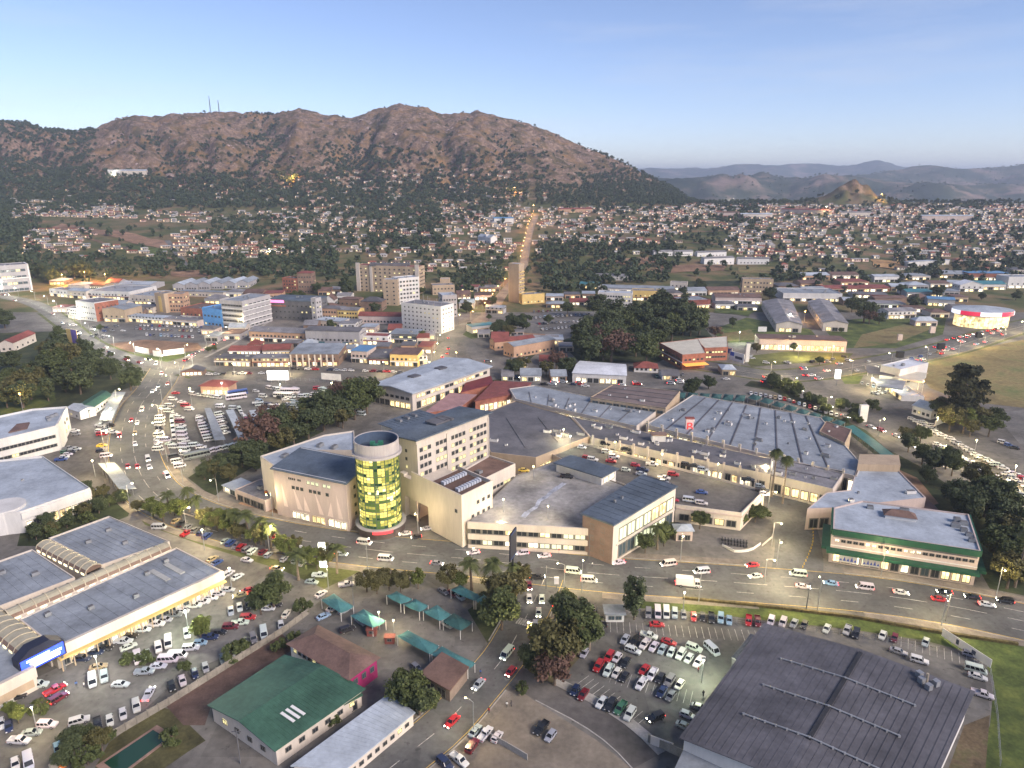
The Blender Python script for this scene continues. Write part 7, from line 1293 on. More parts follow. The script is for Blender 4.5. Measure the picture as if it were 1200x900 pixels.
rank('in the left column of the bus station', (676, 435), (668, 570), 10, 1, -.05); rank('in the second column of the bus station', (758, 435), (782, 590), 10, 1, 0); rank('in the third column of the bus station', (842, 430), (884, 530), 9, 1, -.15); rank('in the second column of the bus station', (725, 440), (735, 520), 5, .1, 1); rank('in the upper rows of the bus station', (690, 395), (735, 420), 3, 1, 0); rank('in the bottom corner of the bus station', (790, 545), (850, 560), 3, 1, -.1)
rank('in the upper rows of the bus station', (742, 330), (715, 385), 3, 1, 0); rank('in the upper rows of the bus station', (768, 368), (800, 400), 3, 1, 0); rank('in the upper rows of the bus station', (812, 335), (920, 350), 5, 1, .2); rank('in the upper rows of the bus station', (930, 388), (985, 395), 2, 1, 0)
rank('between the bus shelters', (925, 420), (950, 500), 5, 1, -.2); rank('between the bus shelters', (1010, 400), (1050, 460), 6, .4, 1); rank('in the bottom corner of the bus station', (735, 600), (760, 640), 3, 1, -.2); rank('in the bottom corner of the bus station', (900, 575), (1030, 545), 6, 1, -.4); rank('in the bottom corner of the bus station', (700, 530), (735, 560), 3, 1, 0)
for p_, x, y, c, dx, dy in (('long white and blue bus in the bus station', 998, 352, 'white', 1, -.14), ('second bus in the bus station, dark roofed, in the bottom row', 832, 600, 'grey', 1, -.22), ('third bus, blue, behind the white bus at the bus station', 1003, 335, 'blue', 1, -.14)): FLEET.append((p_, x/kb, 370+y/kb, G(x/kb, 370+y/kb), None, 'bus', c, (dx, dy)))
for p_, x, y, c, dx, dy in (('white bus parked right of the bus shelters', 340, 461, 'white', 1, .02), ('yellow striped bus behind the white bus right of the shelters', 332, 466, 'white', 1, .05), ('silver bus in the open lot above the thicket', 352, 478, 'silver', 1, .03)): FLEET.append((p_, x, y, G(x, y), None, 'bus', c, (dx, dy)))
g2 = random.Random(5)
for k in range(80):
    x, y = g2.uniform(300, 425), g2.uniform(456, 488); car('in the open lot right of the bus shelters', x, y, 1, g2.uniform(-.2, .3), 'minibus' if g2.random() < .55 else None, 'white' if g2.random() < .6 else None)
row('in the lot behind the green roofed shed', (118, 500), (132, 508), 3, 1, 0); row('in the yard of the white office', (118, 507), (130, 500), 2, 1, 0); row('in the yard of the white office', (72, 540), (88, 528), 5, 1, -.1)
rows5 = [((118, 507), 'white'), ((127, 502), 'white'), ((124, 535), 'white'), ((116, 524), 'yellow')]
many('in the yard of the white office', [(432, 490, 'white', 'minibus'), (432, 505, 'red', 'minibus'), (450, 455, 'white'), (315, 490), (322, 505), (450, 597, 'white', 'minibus'), (430, 552, 'yellow'), (275, 580, 'green'), (290, 565), (425, 575, 'black'), (420, 745, 'blue')], 1, -.1, ob, kb)
o3 = (600, 370)
many('on the rooftop car park', [(295, 560, 'white'), (395, 545, 'black'), (400, 580, 'white', 'SUV'), (430, 600, 'white'), (315, 603, 'red'), (340, 612, 'white'), (418, 618, 'red'), (480, 568, 'black'), (520, 635, 'red'), (590, 632, 'white'), (480, 655, 'white'), (550, 655, 'dark blue'), (545, 672, 'silver'), (640, 690, 'white', 'pickup'), (680, 675, 'red'), (640, 706, 'grey'), (665, 722, 'grey'), (735, 635, 'black'), (765, 640, 'black'), (805, 655, 'silver'), (800, 750, 'blue'), (748, 785, 'white', 'minibus'), (800, 797, 'white', 'SUV'), (680, 782, 'red'), (995, 698, 'black'), (1045, 725, 'silver'), (1055, 742, 'black'), (1065, 758, 'white')], 1, .12, o3, 3.6, z=6.05)
many('on the stained roof of the parking deck', [(50, 657, 'yellow', 'sedan'), (232, 684, 'black', 'pickup')], 1, .1, o3, 3.6, z=9.05)
for a, b, n in (((1068, 492), (1205, 566), 24), ((1082, 496), (1210, 576), 22), ((1098, 522), (1212, 590), 20), ((1128, 536), (1205, 596), 12)): row('in the packed lot beside the valley road', a, b, n, 1, .12, gaps=[g2.randrange(n) for _ in range(3)], cols=['white', 'white', None, 'white', 'silver'])
row('in the gravel lot below the tall conifer', (1175, 520), (1188, 526), 3, 1, .2, cols=['white', 'blue', 'black'])
for k in range(34): x = g2.uniform(885, 1195); t = (x-900)/300; yy = np.interp(x, [885, 960, 1030, 1110, 1200], [441, 437, 425, 409, 382]); car('on the highway', x, yy+g2.uniform(-7, 8), 1, -.1 if x < 1000 else -.28, None, None, g2.random() < .8)
row('queuing on the upper highway', (1110, 399), (1174, 385), 9, 1, -.25, cols=['red', 'maroon', 'white'], on=True); row('parked below the highway', (1068, 421), (1110, 411), 5, 1, -.25)
for k in range(14): t = k/13; x = 905+t*210+g2.uniform(-6, 6); car('on the valley road', x, np.interp(x, [900, 938, 970, 1030, 1085, 1150], [440, 458, 478, 505, 530, 562])+g2.uniform(-3, 3), 1, .45, None, 'white' if g2.random() < .5 else None, True)
row('at the filling station', (1025, 462), (1060, 458), 7, 1, .3); row('at the filling station', (1010, 450), (1030, 456), 4, .5, 1)
for k in range(16): x = g2.uniform(5, 185); car('on the west road', x, np.interp(x, [0, 40, 72, 105, 148, 200], [347, 356, 376, 402, 419, 431])+g2.uniform(-4, 4), 1, .3 if x < 60 else .6 if x < 110 else .25, None, None, True)
for a, b, n in (((165, 382), (236, 384), 17), ((160, 386), (238, 389), 18), ((168, 393), (226, 396), 15)): row('in the packed car park before the long white shop', a, b, n, .1, 1, gaps=[g2.randrange(n) for _ in range(2)])
for k in range(16): car('in the forecourt of the pale three storey office', g2.uniform(85, 150), g2.uniform(381, 397), 1, g2.uniform(-.1, .2))
for a, b, n in (((626, 366), (668, 364), 9), ((628, 373), (690, 369), 13), ((632, 380), (682, 377), 11), ((636, 387), (668, 384), 8)): row('in the town car park before the grove', a, b, n, .3, 1)
for k in range(22): t = g2.random(); x = 560+t*315; car('on the road behind the mall', x, np.interp(x, [560, 588, 640, 700, 770, 830, 880], [417, 438, 450, 452, 450, 446, 442])+g2.uniform(-2, 2), 1, .05, None, None, g2.random() < .6)
for k in range(16): x = g2.uniform(504, 528); car('on the town street', x, np.interp(x, [500, 518, 527], [470, 430, 402])+g2.uniform(-14, 10), .3, -1, None, None, True)
for k in range(14): t = g2.random(); car('on the market street', 205+t*112, 430-t*62+g2.uniform(-2, 2), 1, -.5, None, None, True)
row('beside the white roofed hall', (770, 442), (800, 440), 6, .1, 1, cols=['green', 'grey', 'black', 'silver']); row('under the teal carports', (880, 462), (925, 470), 9, .2, 1); row('under the teal carports', (930, 472), (980, 488), 9, .2, 1)
row('before the market hall shops', (215, 440), (330, 438), 16, 1, 0, gaps=(3, 7, 11)); row('before the shop arcade', (345, 433), (470, 437), 16, 1, 0, gaps=(4, 9))
for k in range(12): car('in the lit lot at the highway junction', g2.uniform(850, 1000), g2.uniform(416, 428), 1, g2.uniform(-.3, .3))
FL = []
for f in FLEET:
    if f[4] is None: pl, x, y, p, _, typ, c, (dx, dy) = f; q = G(x+dx*4, y+dy*4)-p; FL.append((pl, x, y, Vector((p.x, p.y, .045)), math.atan2(q.y, q.x), typ, c, False))
    else: FL.append(f)
FL.sort(key=lambda f: (f[3]-Vector((0, 0, CAMH))).length); occ = []; kept = []
for f in FL:                                   # no two in one place
    if any(abs(f[3].x-q.x) < 3.2 and abs(f[3].y-q.y) < 3.2 and (f[3]-q).length < 2.0 for q in occ): continue
    occ.append(f[3]); kept.append(f)
cars_ = [f for f in kept if f[5] not in ('minibus', 'bus', 'box truck')]; others = [f for f in kept if f[5] in ('minibus', 'bus', 'box truck')]; print('CARS', len(cars_), 'OTHERS', len(others))
grp = {}
for f in cars_[:300]+others: grp.setdefault(f[0], []).append(f)
for pl, L_ in grp.items():
    L_.sort(key=lambda f: f[1])
    for k, (place, x, y, p, a, typ, colr, on) in enumerate(L_):
        T_ = CARS[typ]; kind = typ if typ in ('minibus', 'bus', 'box truck') else 'car'; name = {'box truck': 'box_truck'}.get(kind, kind); col = (*[min(1, c*crand.uniform(.9, 1.08)) for c in PAINT[colr]], 1)
        lab = place if typ == 'bus' else f'{colr} {typ} {place}' if len(L_) == 1 else f'{colr} {typ}, {"leftmost" if k == 0 else "rightmost" if k == len(L_)-1 else ordn(k)+" from left"} {place}'
        gp = None if len(L_) == 1 and typ != 'bus' else 'buses at the bus station' if typ == 'bus' else 'vehicles '+place
        if p.y < 236 or typ == 'bus':
            sc_ = .93 if kind == 'car' else 1.0; o = empty(name, p, lab, kind if kind != 'box truck' else 'truck', gp, a); b = link('body', T_['body'], o); o.scale = (sc_,)*3; b.color = col; link('window', T_['glass'], o)
            for q in T_['wpos']: link('rim', T_['rim'], link('wheel', T_['wheel'], o, q))
            for q in T_['hp']: link('headlight', T_['hdon' if on else 'hd'], o, q)
            for q in T_['tp']: link('tail_light', T_['tlon' if on else 'tl'], o, q)
        else: o = link(name, T_['lodon' if on else 'lod'], None, p, a); o.color = col; tag(o, lab, kind, gp)
V, Fs, Mi = [], [], []; CM = {c: mat('paint_'+c.replace(' ', '_'), v, .35, .03, .3, spec=.5) for c, v in PAINT.items()}; cl = list(CM)
for place, x, y, p, a, typ, colr, on in cars_[300:]:
    gm = CARS[typ]['geo']; c, s = math.cos(a), math.sin(a); k = len(V); V += [(p.x+u*c-v*s, p.y+u*s+v*c, p.z+w) for u, v, w in gm.v]; Fs += [tuple(k+i for i in f) for f in gm.f]; Mi += [cl.index(colr) if m == 0 else len(cl)+(m-1 if not on or m < 3 else m+1) for m in gm.m]
me = bpy.data.meshes.new('far_cars'); me.from_pydata(V, [], Fs); [me.materials.append(m) for m in list(CM.values())+[M_cglass, M_tyre, M_head, M_tail, M_headon, M_tailon]]; me.polygons.foreach_set('material_index', Mi); tag(link('far_cars', me), kind='stuff')
# ================================================================ canopies, walls, signs, lamps
def shade(label, px, h=3.0, m=None, peak=1.2, name='shade_canopy'):
    q = [P(*p, h) for p in px]; c = sum(q, Vector())/4; o = empty(name, (c.x, c.y, 0), label, 'canopy', 'teal parking canopies'); b = MB(); e = 6
    def pt(u, v): p = (q[0]*(1-u)+q[1]*u)*(1-v)+(q[3]*(1-u)+q[2]*u)*v; w = max(abs(2*u-1), abs(2*v-1)); return p+Vector((0, 0, peak*(1-w)-.18*(1-(2*min(u, 1-u)))*0-.25*(w > .99)*(1-abs((u if abs(2*v-1) > .99 else v)*2-1))))
    for i in range(e):
        for j in range(e): b.face([pt(i/e, j/e), pt((i+1)/e, j/e), pt((i+1)/e, (j+1)/e), pt(i/e, (j+1)/e)])
    b.build('shade_cloth', m or M_teal, o)
    for p in q: d = (c-p).normalized()*.3; MB().tube([(p.x+d.x, p.y+d.y, 0), (p.x+d.x, p.y+d.y, h+.05)], .09, 8).build('post', M_wtrim, o)
    return o
M_teal = mat('teal_shade_cloth', (.05, .15, .155), .85, .16, .35); M_dteal = mat('dark_teal_cloth', (.025, .075, .075), .85, .16, .35); o6 = (300, 620)
def c6(l): return [(o6[0]+x/3.213, o6[1]+y/3.213) for x, y in l]
for lab, l, m in (('leftmost teal parking canopy, beside the car park fence', [(320, 316), (370, 291), (293, 242), (243, 266)], None), ('teal parking canopy standing alone right of the leftmost one', [(440, 372), (492, 346), (405, 300), (354, 326)], None),
                  ('first of the four linked teal canopies, top left', [(545, 282), (592, 264), (530, 233), (488, 250)], None), ('second of the four linked teal canopies', [(616, 312), (652, 288), (600, 262), (553, 284)], None), ('third of the four linked teal canopies', [(692, 346), (738, 322), (682, 285), (626, 310)], None), ('dark teal end canopy of the four linked ones', [(770, 383), (818, 350), (745, 316), (700, 346)], M_dteal),
                  ('left of the two teal canopies under the palms', [(822, 270), (848, 250), (768, 210), (730, 228)], None), ('right of the two teal canopies under the palms', [(890, 308), (914, 286), (856, 245), (824, 268)], None),
                  ('upper of the two long teal canopies beside the brown shelter', [(656, 472), (692, 440), (572, 380), (528, 402)], None), ('lower of the two long teal canopies beside the brown shelter', [(800, 528), (828, 504), (700, 440), (658, 472)], None)):
    shade(lab, c6(l), 3.0, m)
for k in range(6): x = 790+k*14; shade(f'{ordn(k)} from left of the teal carports behind the big seamed roof', [(x, 466+k*.6), (x+12, 467+k*.6), (x+14, 460+k*.6), (x+3, 459+k*.6)], 3, M_dteal)
for k in range(8): x = 876+k*14; y = 466+k*4.2; shade(f'{ordn(k)} from left of the teal carports below the highway', [(x, y), (x+11, y+3.2), (x+17, y-1), (x+6, y-4.5)], 3, M_dteal)
def longroof(label, px, h, m, cat='shelter', name='bus_shelter', n=6, grp='bus shelters'):
    q = [P(*p, h) for p in px]; c = sum(q, Vector())/4; o = empty(name, (c.x, c.y, 0), label, cat, grp); b = MB(); m1, m2 = (q[0]+q[3])/2+Vector((0, 0, .5)), (q[1]+q[2])/2+Vector((0, 0, .5))
    L1, L2 = q[1]-q[0], q[3]-q[0]
    for a, b_, c_, d in ((q[0], q[1], m2, m1), (m1, m2, q[2], q[3])): b.face([a, b_, c_, d]); b.face([p-Vector((0, 0, .12)) for p in (d, c_, b_, a)])
    for a, b_ in ((q[0], q[1]), (q[2], q[3]), (q[1], m2), (m2, q[2]), (q[3], m1), (m1, q[0])): b.face([a, a-Vector((0, 0, .12)), b_-Vector((0, 0, .12)), b_])
    b.build('roof', m, o); pb = MB()
    long01 = L1.length > L2.length
    for k in range(n):
        t = (k+.5)/n
        for s in (.12, .88): p = q[0]+L1*(t if long01 else s)+L2*(s if long01 else t); MB().tube([(p.x, p.y, 0), (p.x, p.y, h)], .09, 6).build('post', M_metal, o)
    return o
def c1(l): return [(x/3.6, 370+y/3.6) for x, y in l]
longroof('left grey blue bus shelter roof in the bus station', c1([(905, 525), (952, 522), (888, 388), (862, 390)]), 4, R_bluegrey); longroof('middle pale bus shelter roof in the bus station', c1([(1005, 515), (1038, 512), (985, 395), (952, 398)]), 4, R_light); longroof('right pale bus shelter roof nearest the thicket', [(299, 500), (306, 499), (300, 480), (292, 481)], 4, R_light)
longroof('long grey blue shelter roof along the left side of the main road', c1([(418, 440), (470, 442), (530, 322), (478, 320)]), 4, R_bluegrey, 'shelter', 'shelter'); longroof('grey green shelter roof with a white end left of the main road', c1([(505, 735), (575, 728), (483, 618), (413, 622)]), 4.5, R_bluegrey, 'shelter', 'shelter')
longroof('long teal walkway roof running down the right flank of the mall', [(1041, 540), (1054, 538), (1000, 498), (989, 500)], 4, mat('teal_walk_roof', (.03, .13, .125), .6, .12, .3), 'walkway', 'covered_walkway', 8, None)
def cp(label, px, h, m, grp='filling station canopies'):
    q = [P(*p, h) for p in px]; c = sum(q, Vector())/4; o = empty('station_canopy', (c.x, c.y, 0), label, 'canopy', grp); MB().prism([p.to_2d() for p in q], h-.6, h, bottom=True).build('roof', m, o)
    for p in q: p = p+(c-p)*.3; MB().tube([(p.x, p.y, 0), (p.x, p.y, h-.6)], .2, 8).build('post', M_white, o)
    MB().prism([(c+(p-c)*.8).to_2d() for p in q], h-.72, h-.61, bottom=True).build('light_panel', emat('station_light', (1, .93, .7), 3), o)
cp('left grey roofed canopy of the filling station', [(1018, 437), (1052, 441), (1050, 434), (1012, 427)], 6, R_dgrey); cp('middle blue grey canopy of the filling station', [(1028, 452), (1058, 456), (1062, 446), (1022, 443)], 6, R_bluegrey); cp('tan canopy of the filling station nearest the field', [(1048, 442), (1082, 448), (1086, 437), (1052, 433)], 6, MATS['cream_roof'])
# walls and fences
def wall(name, label, px, h, m, cat='wall', th=.2, posts=None, pm=None, cap=True):
    l = resample([G(*p).to_2d() for p in px], 2.5); o = empty(name, (*l[0], 0), label, cat); b = MB()
    for p, q in zip(l, l[1:]):
        d = (q-p).normalized(); n = Vector((-d.y, d.x))*th/2; b.prism([p-n, q-n, q+n, p+n], 0, h)
    b.build('panel', m, o)
    if posts:
        pb = MB()
        for p in l[::posts]: pb.box((*p, (h+.15)/2), (.3, .3, h+.15))
        pb.build('post', pm or m, o)
    return o
M_fence = mat('concrete_fence', (.22, .20, .165), .9, .2, .4)
wall('concrete_fence', 'concrete panel fence between the left car park and the brown yard', [(60, 905), (110, 878), (195, 828), (262, 786), (332, 742), (368, 715)], 2.0, M_fence, 'fence', .12, 1)
wall('boundary_wall', 'low concrete wall along the lower service lane', [(760, 870), (792, 885), (840, 905)], 2.2, M_fence, posts=2); wall('boundary_wall', 'cream wall with green lit top beside the car park exit gate', [(762, 872), (800, 886)], 2.4, M_cream)
wall('boundary_wall', 'low grey wall between the sandy yard and side road', [(575, 866), (600, 880), (628, 897)], 1.6, M_conc); wall('boundary_wall', 'brown wall between the long pale shed and the side road', [(485, 838), (440, 872), (400, 905)], 1.5, M_tan)
wall('boundary_wall', 'cream boundary wall along the long side of the mural block', [(200, 598), (262, 616), (330, 634)], .5, M_cream)
def mesh_fence(label, px, h=1.8):
    l = resample([G(*p).to_2d() for p in px], 3); o = empty('wire_fence', (*l[0], 0), label, 'fence'); b = MB(); w = MB()
    for p in l: b.tube([(*p, 0), (*p, h)], .06, 5)
    for p, q in zip(l, l[1:]):
        for z in (.3, .9, 1.5, 1.75): w.bar((*p, z), (*q, z), .03)
    b.build('post', M_metal, o); w.build('wire', M_metal, o)
mesh_fence('wire fence on the grass verge above the lower car park', [(700, 717), (800, 722), (900, 735), (1000, 746), (1105, 765)]); mesh_fence('wire fence down the grass bank right of the warehouse', [(1160, 790), (1168, 840), (1172, 900)])
mesh_fence('wire fence along the upper edge of the bus station', [(300, 448), (340, 446), (420, 450)], 2.2)
wall('hedge', 'brown hedge strip between the main road and grass verge', [(800, 702), (900, 712), (1000, 724), (1100, 742), (1200, 757)], .8, mat('hedge_brown', (.10, .08, .03), .95, .4, .8), 'hedge', .8)
def board(name, label, a, b, z0, h, m, cat='billboard', legs=2, th=.25, marks=None, back=True):
    p, q = G(*a).to_2d(), G(*b).to_2d(); d = (q-p).normalized(); n = Vector((d.y, -d.x)); o = empty(name, (*((p+q)/2), 0), label, cat); MB().prism([p+n*th/2, q+n*th/2, q-n*th/2, p-n*th/2], z0, z0+h, bottom=True).build('board', m, o)
    for k in range(legs): t = (k+.5)/legs; c = p+(q-p)*t-n*.2; MB().tube([(*c, 0), (*c, z0+h*.5)], .12, 6).build('post', M_metal, o)
    for u0, u1, v0, v1, mm in marks or []: pa, pb = p+(q-p)*u0+n*(th/2+.03), p+(q-p)*u1+n*(th/2+.03); f = MB(); f.face([(*pa, z0+h*v0), (*pb, z0+h*v0), (*pb, z0+h*v1), (*pa, z0+h*v1)]); f.build('lettering', mm, o)
    return o
M_ink = mat('sign_ink', (.05, .06, .09), .6, .1, 1)
board('banner_wall', 'long white banner wall at the right yard of the dark warehouse', (1103, 747), (1160, 785), .6, 2.4, M_wtrim, 'banner', 7, .15, [(.30, .36, .2, .8, M_ink), (.62, .70, .25, .75, M_ink)])
for lab, a, b in (('left white roadside hoarding on the verge by the packed car park', (159, 413), (175, 416)), ('middle low white roadside hoarding on the verge', (180, 418), (190, 419)), ('right white roadside hoarding on the verge by the packed car park', (192, 418), (216, 415))): board('hoarding', lab, a, b, .5, 4, M_wtrim, 'hoarding', 3)
board('billboard', 'bright blank white billboard above the bus station', (314, 449), (339, 449), 2.0, 6, emat('white_screen', (1, .98, .95), .9), 'billboard', 3); board('billboard', 'white billboard at the right end of the bus station fence', (377, 447), (400, 449), 1.5, 4, M_wtrim, 'billboard', 3)
board('billboard', 'blue and white billboard beside the red brick block', (854, 427), (871, 432), 3.5, 6.0, M_wtrim, 'billboard', 2, .4, [(.05, .32, .5, .95, mat('sign_blue2', (.05, .10, .40), .6, .1, 1)), (.4, .9, .3, .6, M_ink)])
board('billboard', 'second smaller blue white billboard behind the first', (846, 418), (857, 421), 3, 5, M_wtrim, 'billboard', 2, .4, [(.6, .95, .2, .8, MATS['sign_blue2'])])
board('billboard', 'tall yellow and violet banner sign on the wooded bank', (84, 422), (96, 424), 8, 14, M_yellow, 'sign', 1, .3, [(.45, .98, .25, 1, mat('violet_print', (.16, .12, .35), .6, .15, .5))])
board('billboard', 'white roadside billboard on the green field by the highway', (1119, 381), (1129, 381), 3, 5, M_wtrim, 'billboard', 2); board('billboard', 'white notice board beside the conifer lot', (1095, 500), (1110, 494), .2, 3, M_wtrim, 'sign', 2); board('billboard', 'white hoarding near the grey gabled warehouse', (888, 390), (898, 390), 1, 4, M_wtrim, 'hoarding', 2)
# tall sign pylon leaning black panel on one post
p = P(601, 690); pl = empty('sign_pylon', p, 'tall black sign panel on a single post at the side road corner', 'sign'); MB().tube([(p.x, p.y, 0), (p.x, p.y, 9)], .28, 10).build('post', M_black, pl)
d = Vector((.35, .94, 0)); pz1 = topz(p, 622); pz0 = pz1-9; MB().tube([(p.x, p.y, 8.8), (p.x, p.y, pz0+.3)], .28, 10).build('post_top', M_black, pl); MB().prism([(p+d*-2.6+Vector((.2, 0, 0))).to_2d(), (p+d*2.6+Vector((.2, 0, 0))).to_2d(), (p+d*2.6-Vector((.2, 0, 0))).to_2d(), (p+d*-2.6-Vector((.2, 0, 0))).to_2d()], pz0, pz1, bottom=True).build('sign_panel', mat('pylon_black', (.015, .017, .03), .4, .1, 1), pl)
b = MB(); n = Vector((.94, -.35, 0)); [b.bar(p+d*(-2.2)+n*.25+Vector((0, 0, z)), p+d*2.2+n*.25+Vector((0, 0, z)), .08) for z in (pz0+.5, pz1-.5)]; b.build('trim', mat('blue_trim', (.08, .16, .4), .5, .1, 1), pl)
def totem(label, px, py, h, m, w=2.2, cap=None, cat='sign', z=0, post=True, letter=None, name='sign_tower'):
    p = G(px, py) if not z else P(px, py, z); z0 = p.z; o = empty(name, p, label, cat); hp_ = h*.45 if post else 0
    if post: MB().tube([(p.x, p.y, z0), (p.x, p.y, z0+hp_+.2)], .16, 8).build('post', M_dgrey, o)
    MB().box((p.x, p.y, z0+hp_+(h-hp_)/2), (w, w*.5, h-hp_)).build('sign_box', m, o)
    if cap: MB().box((p.x, p.y, z0+h+.25), (w*1.15, w*.65, .5)).build('cap', cap, o)
    if letter: lettering(letter, o, (p.x, p.y-w*.25-.06, z0+hp_+(h-hp_)*.18), (1, 0, 0), (h-hp_)*.85, letter and M_red_l)
    return o
M_red_l = emat('red_letter', (.8, .05, .05), .35)
totem('tall pink and red sign box on a post over the mall roofs', 806, 521, 13, mat('pink_box', (.62, .46, .44), .6, .08, 1), 3.6, R_red, letter='B')
totem('white lit pillar sign among the verge palms', 379, 664, 8.5, emat('white_pillar', (1, 1, .85), 1.6), 2.0, post=False, name='pillar_sign')
totem('square white lift block at the edge of the rooftop car park', 770, 536, 11, M_white, 6, M_brown, 'lift block', post=False, name='lift_block')
totem('white sign tower with a dark cap beside the blue white billboard', 875, 424, 13, M_white, 2.6, M_dgrey, post=False); totem('white sign box on a post at the highway junction corner', 980, 452, 10, emat('sign_white', (1, 1, 1), .8), 3); totem('pink sign box on a post on the green field, upper', 1091, 396, 9, M_pink, 4); totem('pink sign box on a post on the green field, lower', 1053, 404, 8, M_pink, 3.4)
totem('white sign board on a post beside the valley road', 1010, 494, 9, M_wtrim, 4, post=False, name='sign_board'); totem('small white lit menu sign beside the entrance street', 652, 690, 4, M_wtrim, 1.4); totem('red and white sign at the traffic island on the highway', 1143, 375, 9, R_red, 2)
for k, (x, y) in enumerate(((343, 650), (354, 655), (366, 658), (333, 646))): totem(['second', 'third', 'rightmost', 'leftmost'][k]+' of the white banner flags on the palm verge', x, y, 5, M_wtrim, .9, name='banner_flag', cat='flag')
for k in range(3): totem(['left', 'middle', 'right'][k]+' of the three black double billboards along the highway', (1053, 1101, 1146)[k], (425, 415, 401)[k], 8, M_black, 4.5, name='double_billboard')
# water tanks of the corner yard, radio masts
for k, (x, y) in enumerate(((322, 712),)): pass
def mast(label, px, py, h):
    p = G(px, py); o = empty('radio_mast', p, label, 'mast', 'radio masts on the ridge'); b = MB()
    for i in range(3): a = i*2.094; b.bar((p.x+2.2*math.cos(a), p.y+2.2*math.sin(a), p.z-2), (p.x+.4*math.cos(a), p.y+.4*math.sin(a), p.z+h), .7)
    for k in range(9): z = p.z+h*k/9; r = 2.2-1.8*k/9; b.box((p.x, p.y, z), (r*1.6, r*1.6, .3))
    b.build('lattice', M_dgrey, o)
mast('taller lattice radio mast on the ridge of the left hill', 247, 133, 54); mast('shorter lattice radio mast right of the taller one', 257, 133, 40)
# motorbikes / crates yard beside the kiosk: dark scooters in rows
mbm = MB(); mbm.tube([(-.6, -.06, .3), (-.6, .06, .3)], .3, 10); mbm.tube([(.65, -.06, .3), (.65, .06, .3)], .3, 10); mbm.bar((-.6, 0, .35), (.1, 0, .5), .3); mbm.bar((-.7, 0, .75), (.05, 0, .72), .28, .16); mbm.bar((.65, 0, .3), (.4, 0, 1.0), .14); mbm.bar((.38, -.35, 1.0), (.38, .35, 1.0), .06); mbm.bar((.1, 0, .55), (.45, 0, .75), .22)
mbme = mbm.mesh('motorbike', M_black)
for r_ in range(2):
    for k in range(9): p = P(846+k*3.6, 633+r_*4+k*.5); tag(link('motorbike', mbme, None, (p.x, p.y, .03), 1.2+.1*(k % 3)), f'dark motorbike, {ordn(k)} from left in the {"back" if r_ == 0 else "front"} row beside the kiosk', 'motorbike', 'motorbikes parked beside the kiosk')
wall('round_wall', 'curved low white wall round the motorbike yard', [(846, 640), (862, 648), (880, 646), (893, 637)], .9, M_white); wall('hut_wall', 'low pale wall on the corner of the entrance street', [(893, 640), (905, 630), (908, 615)], .7, M_cream)
for k in range(18):
    p = P(947+10*math.cos((k-6)/5.5)-4, 606+k*3.7); tag(MB().tube([(p.x, p.y, 0), (p.x, p.y, .7)], [.22, .14], 8).build('bollard', M_ypaint), f'yellow bollard, {ordn(k)} from the top of the line dividing the entrance street', 'bollard', 'yellow bollards along the entrance street')
# red gate huts of the yard
for lab, x, y in (('left small red gate booth of the canopy yard', 435, 743), ('right small red gate booth of the canopy yard', 456, 752)): B = bfront('gate_booth', lab, (x-5, y+3), (x+6, y+3), y-4, 1.5, 'booth', wall=R_red, roof=R_red, rk='slab', over=.2); B.shops(0, 1, .9, .9, .2, .8, ('dark',))
# electricity poles
for k, (x, y, h) in enumerate(((415, 718, 12), (282, 895, 9), (640, 690, 8), (1108, 728, 9), (945, 713, 9), (690, 655, 9))):
    p = P(x, y); o = empty('power_pole', p, ['dark power pole beside the leftmost teal canopy', 'dark power pole in the yard below the green hall', 'thin pole at the side road junction', 'pole on the verge below the green trimmed block', 'pole on the verge near the entrance street', 'pole at the zebra crossing by the brown tower'][k], 'pole'); MB().tube([(p.x, p.y, 0), (p.x, p.y, h)], [.16, .1], 8).build('pole', M_dgrey, o); MB().bar((p.x-1, p.y, h-.6), (p.x+1, p.y, h-.6), .12).build('crossarm', M_dgrey, o)
# ---------------------------------------------------------------- street lamps and floodlights
WARM = (1, .79, .41); WHITE = (1, .95, .78); GREENW = (.93, 1, .72); ORG = (1, .52, .14)
LMAT = {c: emat('lamp_'+n, c, 40) for c, n in ((WARM, 'warm'), (WHITE, 'white'), (GREENW, 'greenish'), (ORG, 'orange'))}
def lamp(label, px, py, h, power, c=WARM, arm=None, z=0, head=.5, name='street_lamp', grp='street lamps', rad=.4, lit=True):
    p = (G(px, py) if not z else P(px, py, z)); z0 = p.z; o = empty(name, p, label, 'street lamp' if name == 'street_lamp' else 'floodlight', grp); a = arm or Vector((0, 0, 0)); t = Vector((p.x+a.x, p.y+a.y, z0+h))
    MB().tube([(p.x, p.y, z0), (p.x, p.y, z0+h-.4), (p.x+a.x*.5, p.y+a.y*.5, z0+h), tuple(t)] if a.length else [(p.x, p.y, z0), (p.x, p.y, z0+h)], [.13, .09, .07, .06] if a.length else [.14, .08], 6).build('pole', M_metal, o)
    lh_ = MB().box((t.x, t.y, t.z+.08), (head*1.2, head*.9, .14)).build('lamp_head', M_dgrey, o); MB().tube([(t.x, t.y, t.z-.32), (t.x, t.y, t.z-.02)], [head*.28, head*.42], 8).build('bulb', LMAT[c] if lit else M_wtrim, lh_)
    if power and lit:
        ld = bpy.data.lights.new('lamp_light', 'POINT'); ld.energy = power; ld.color = c; ld.shadow_soft_size = rad; lo = bpy.data.objects.new('lamp_light', ld); COL.objects.link(lo); lo.parent = o; lo.matrix_parent_inverse = PINV(o); lo.location = (t.x, t.y, t.z-.7)
PW = 1.45
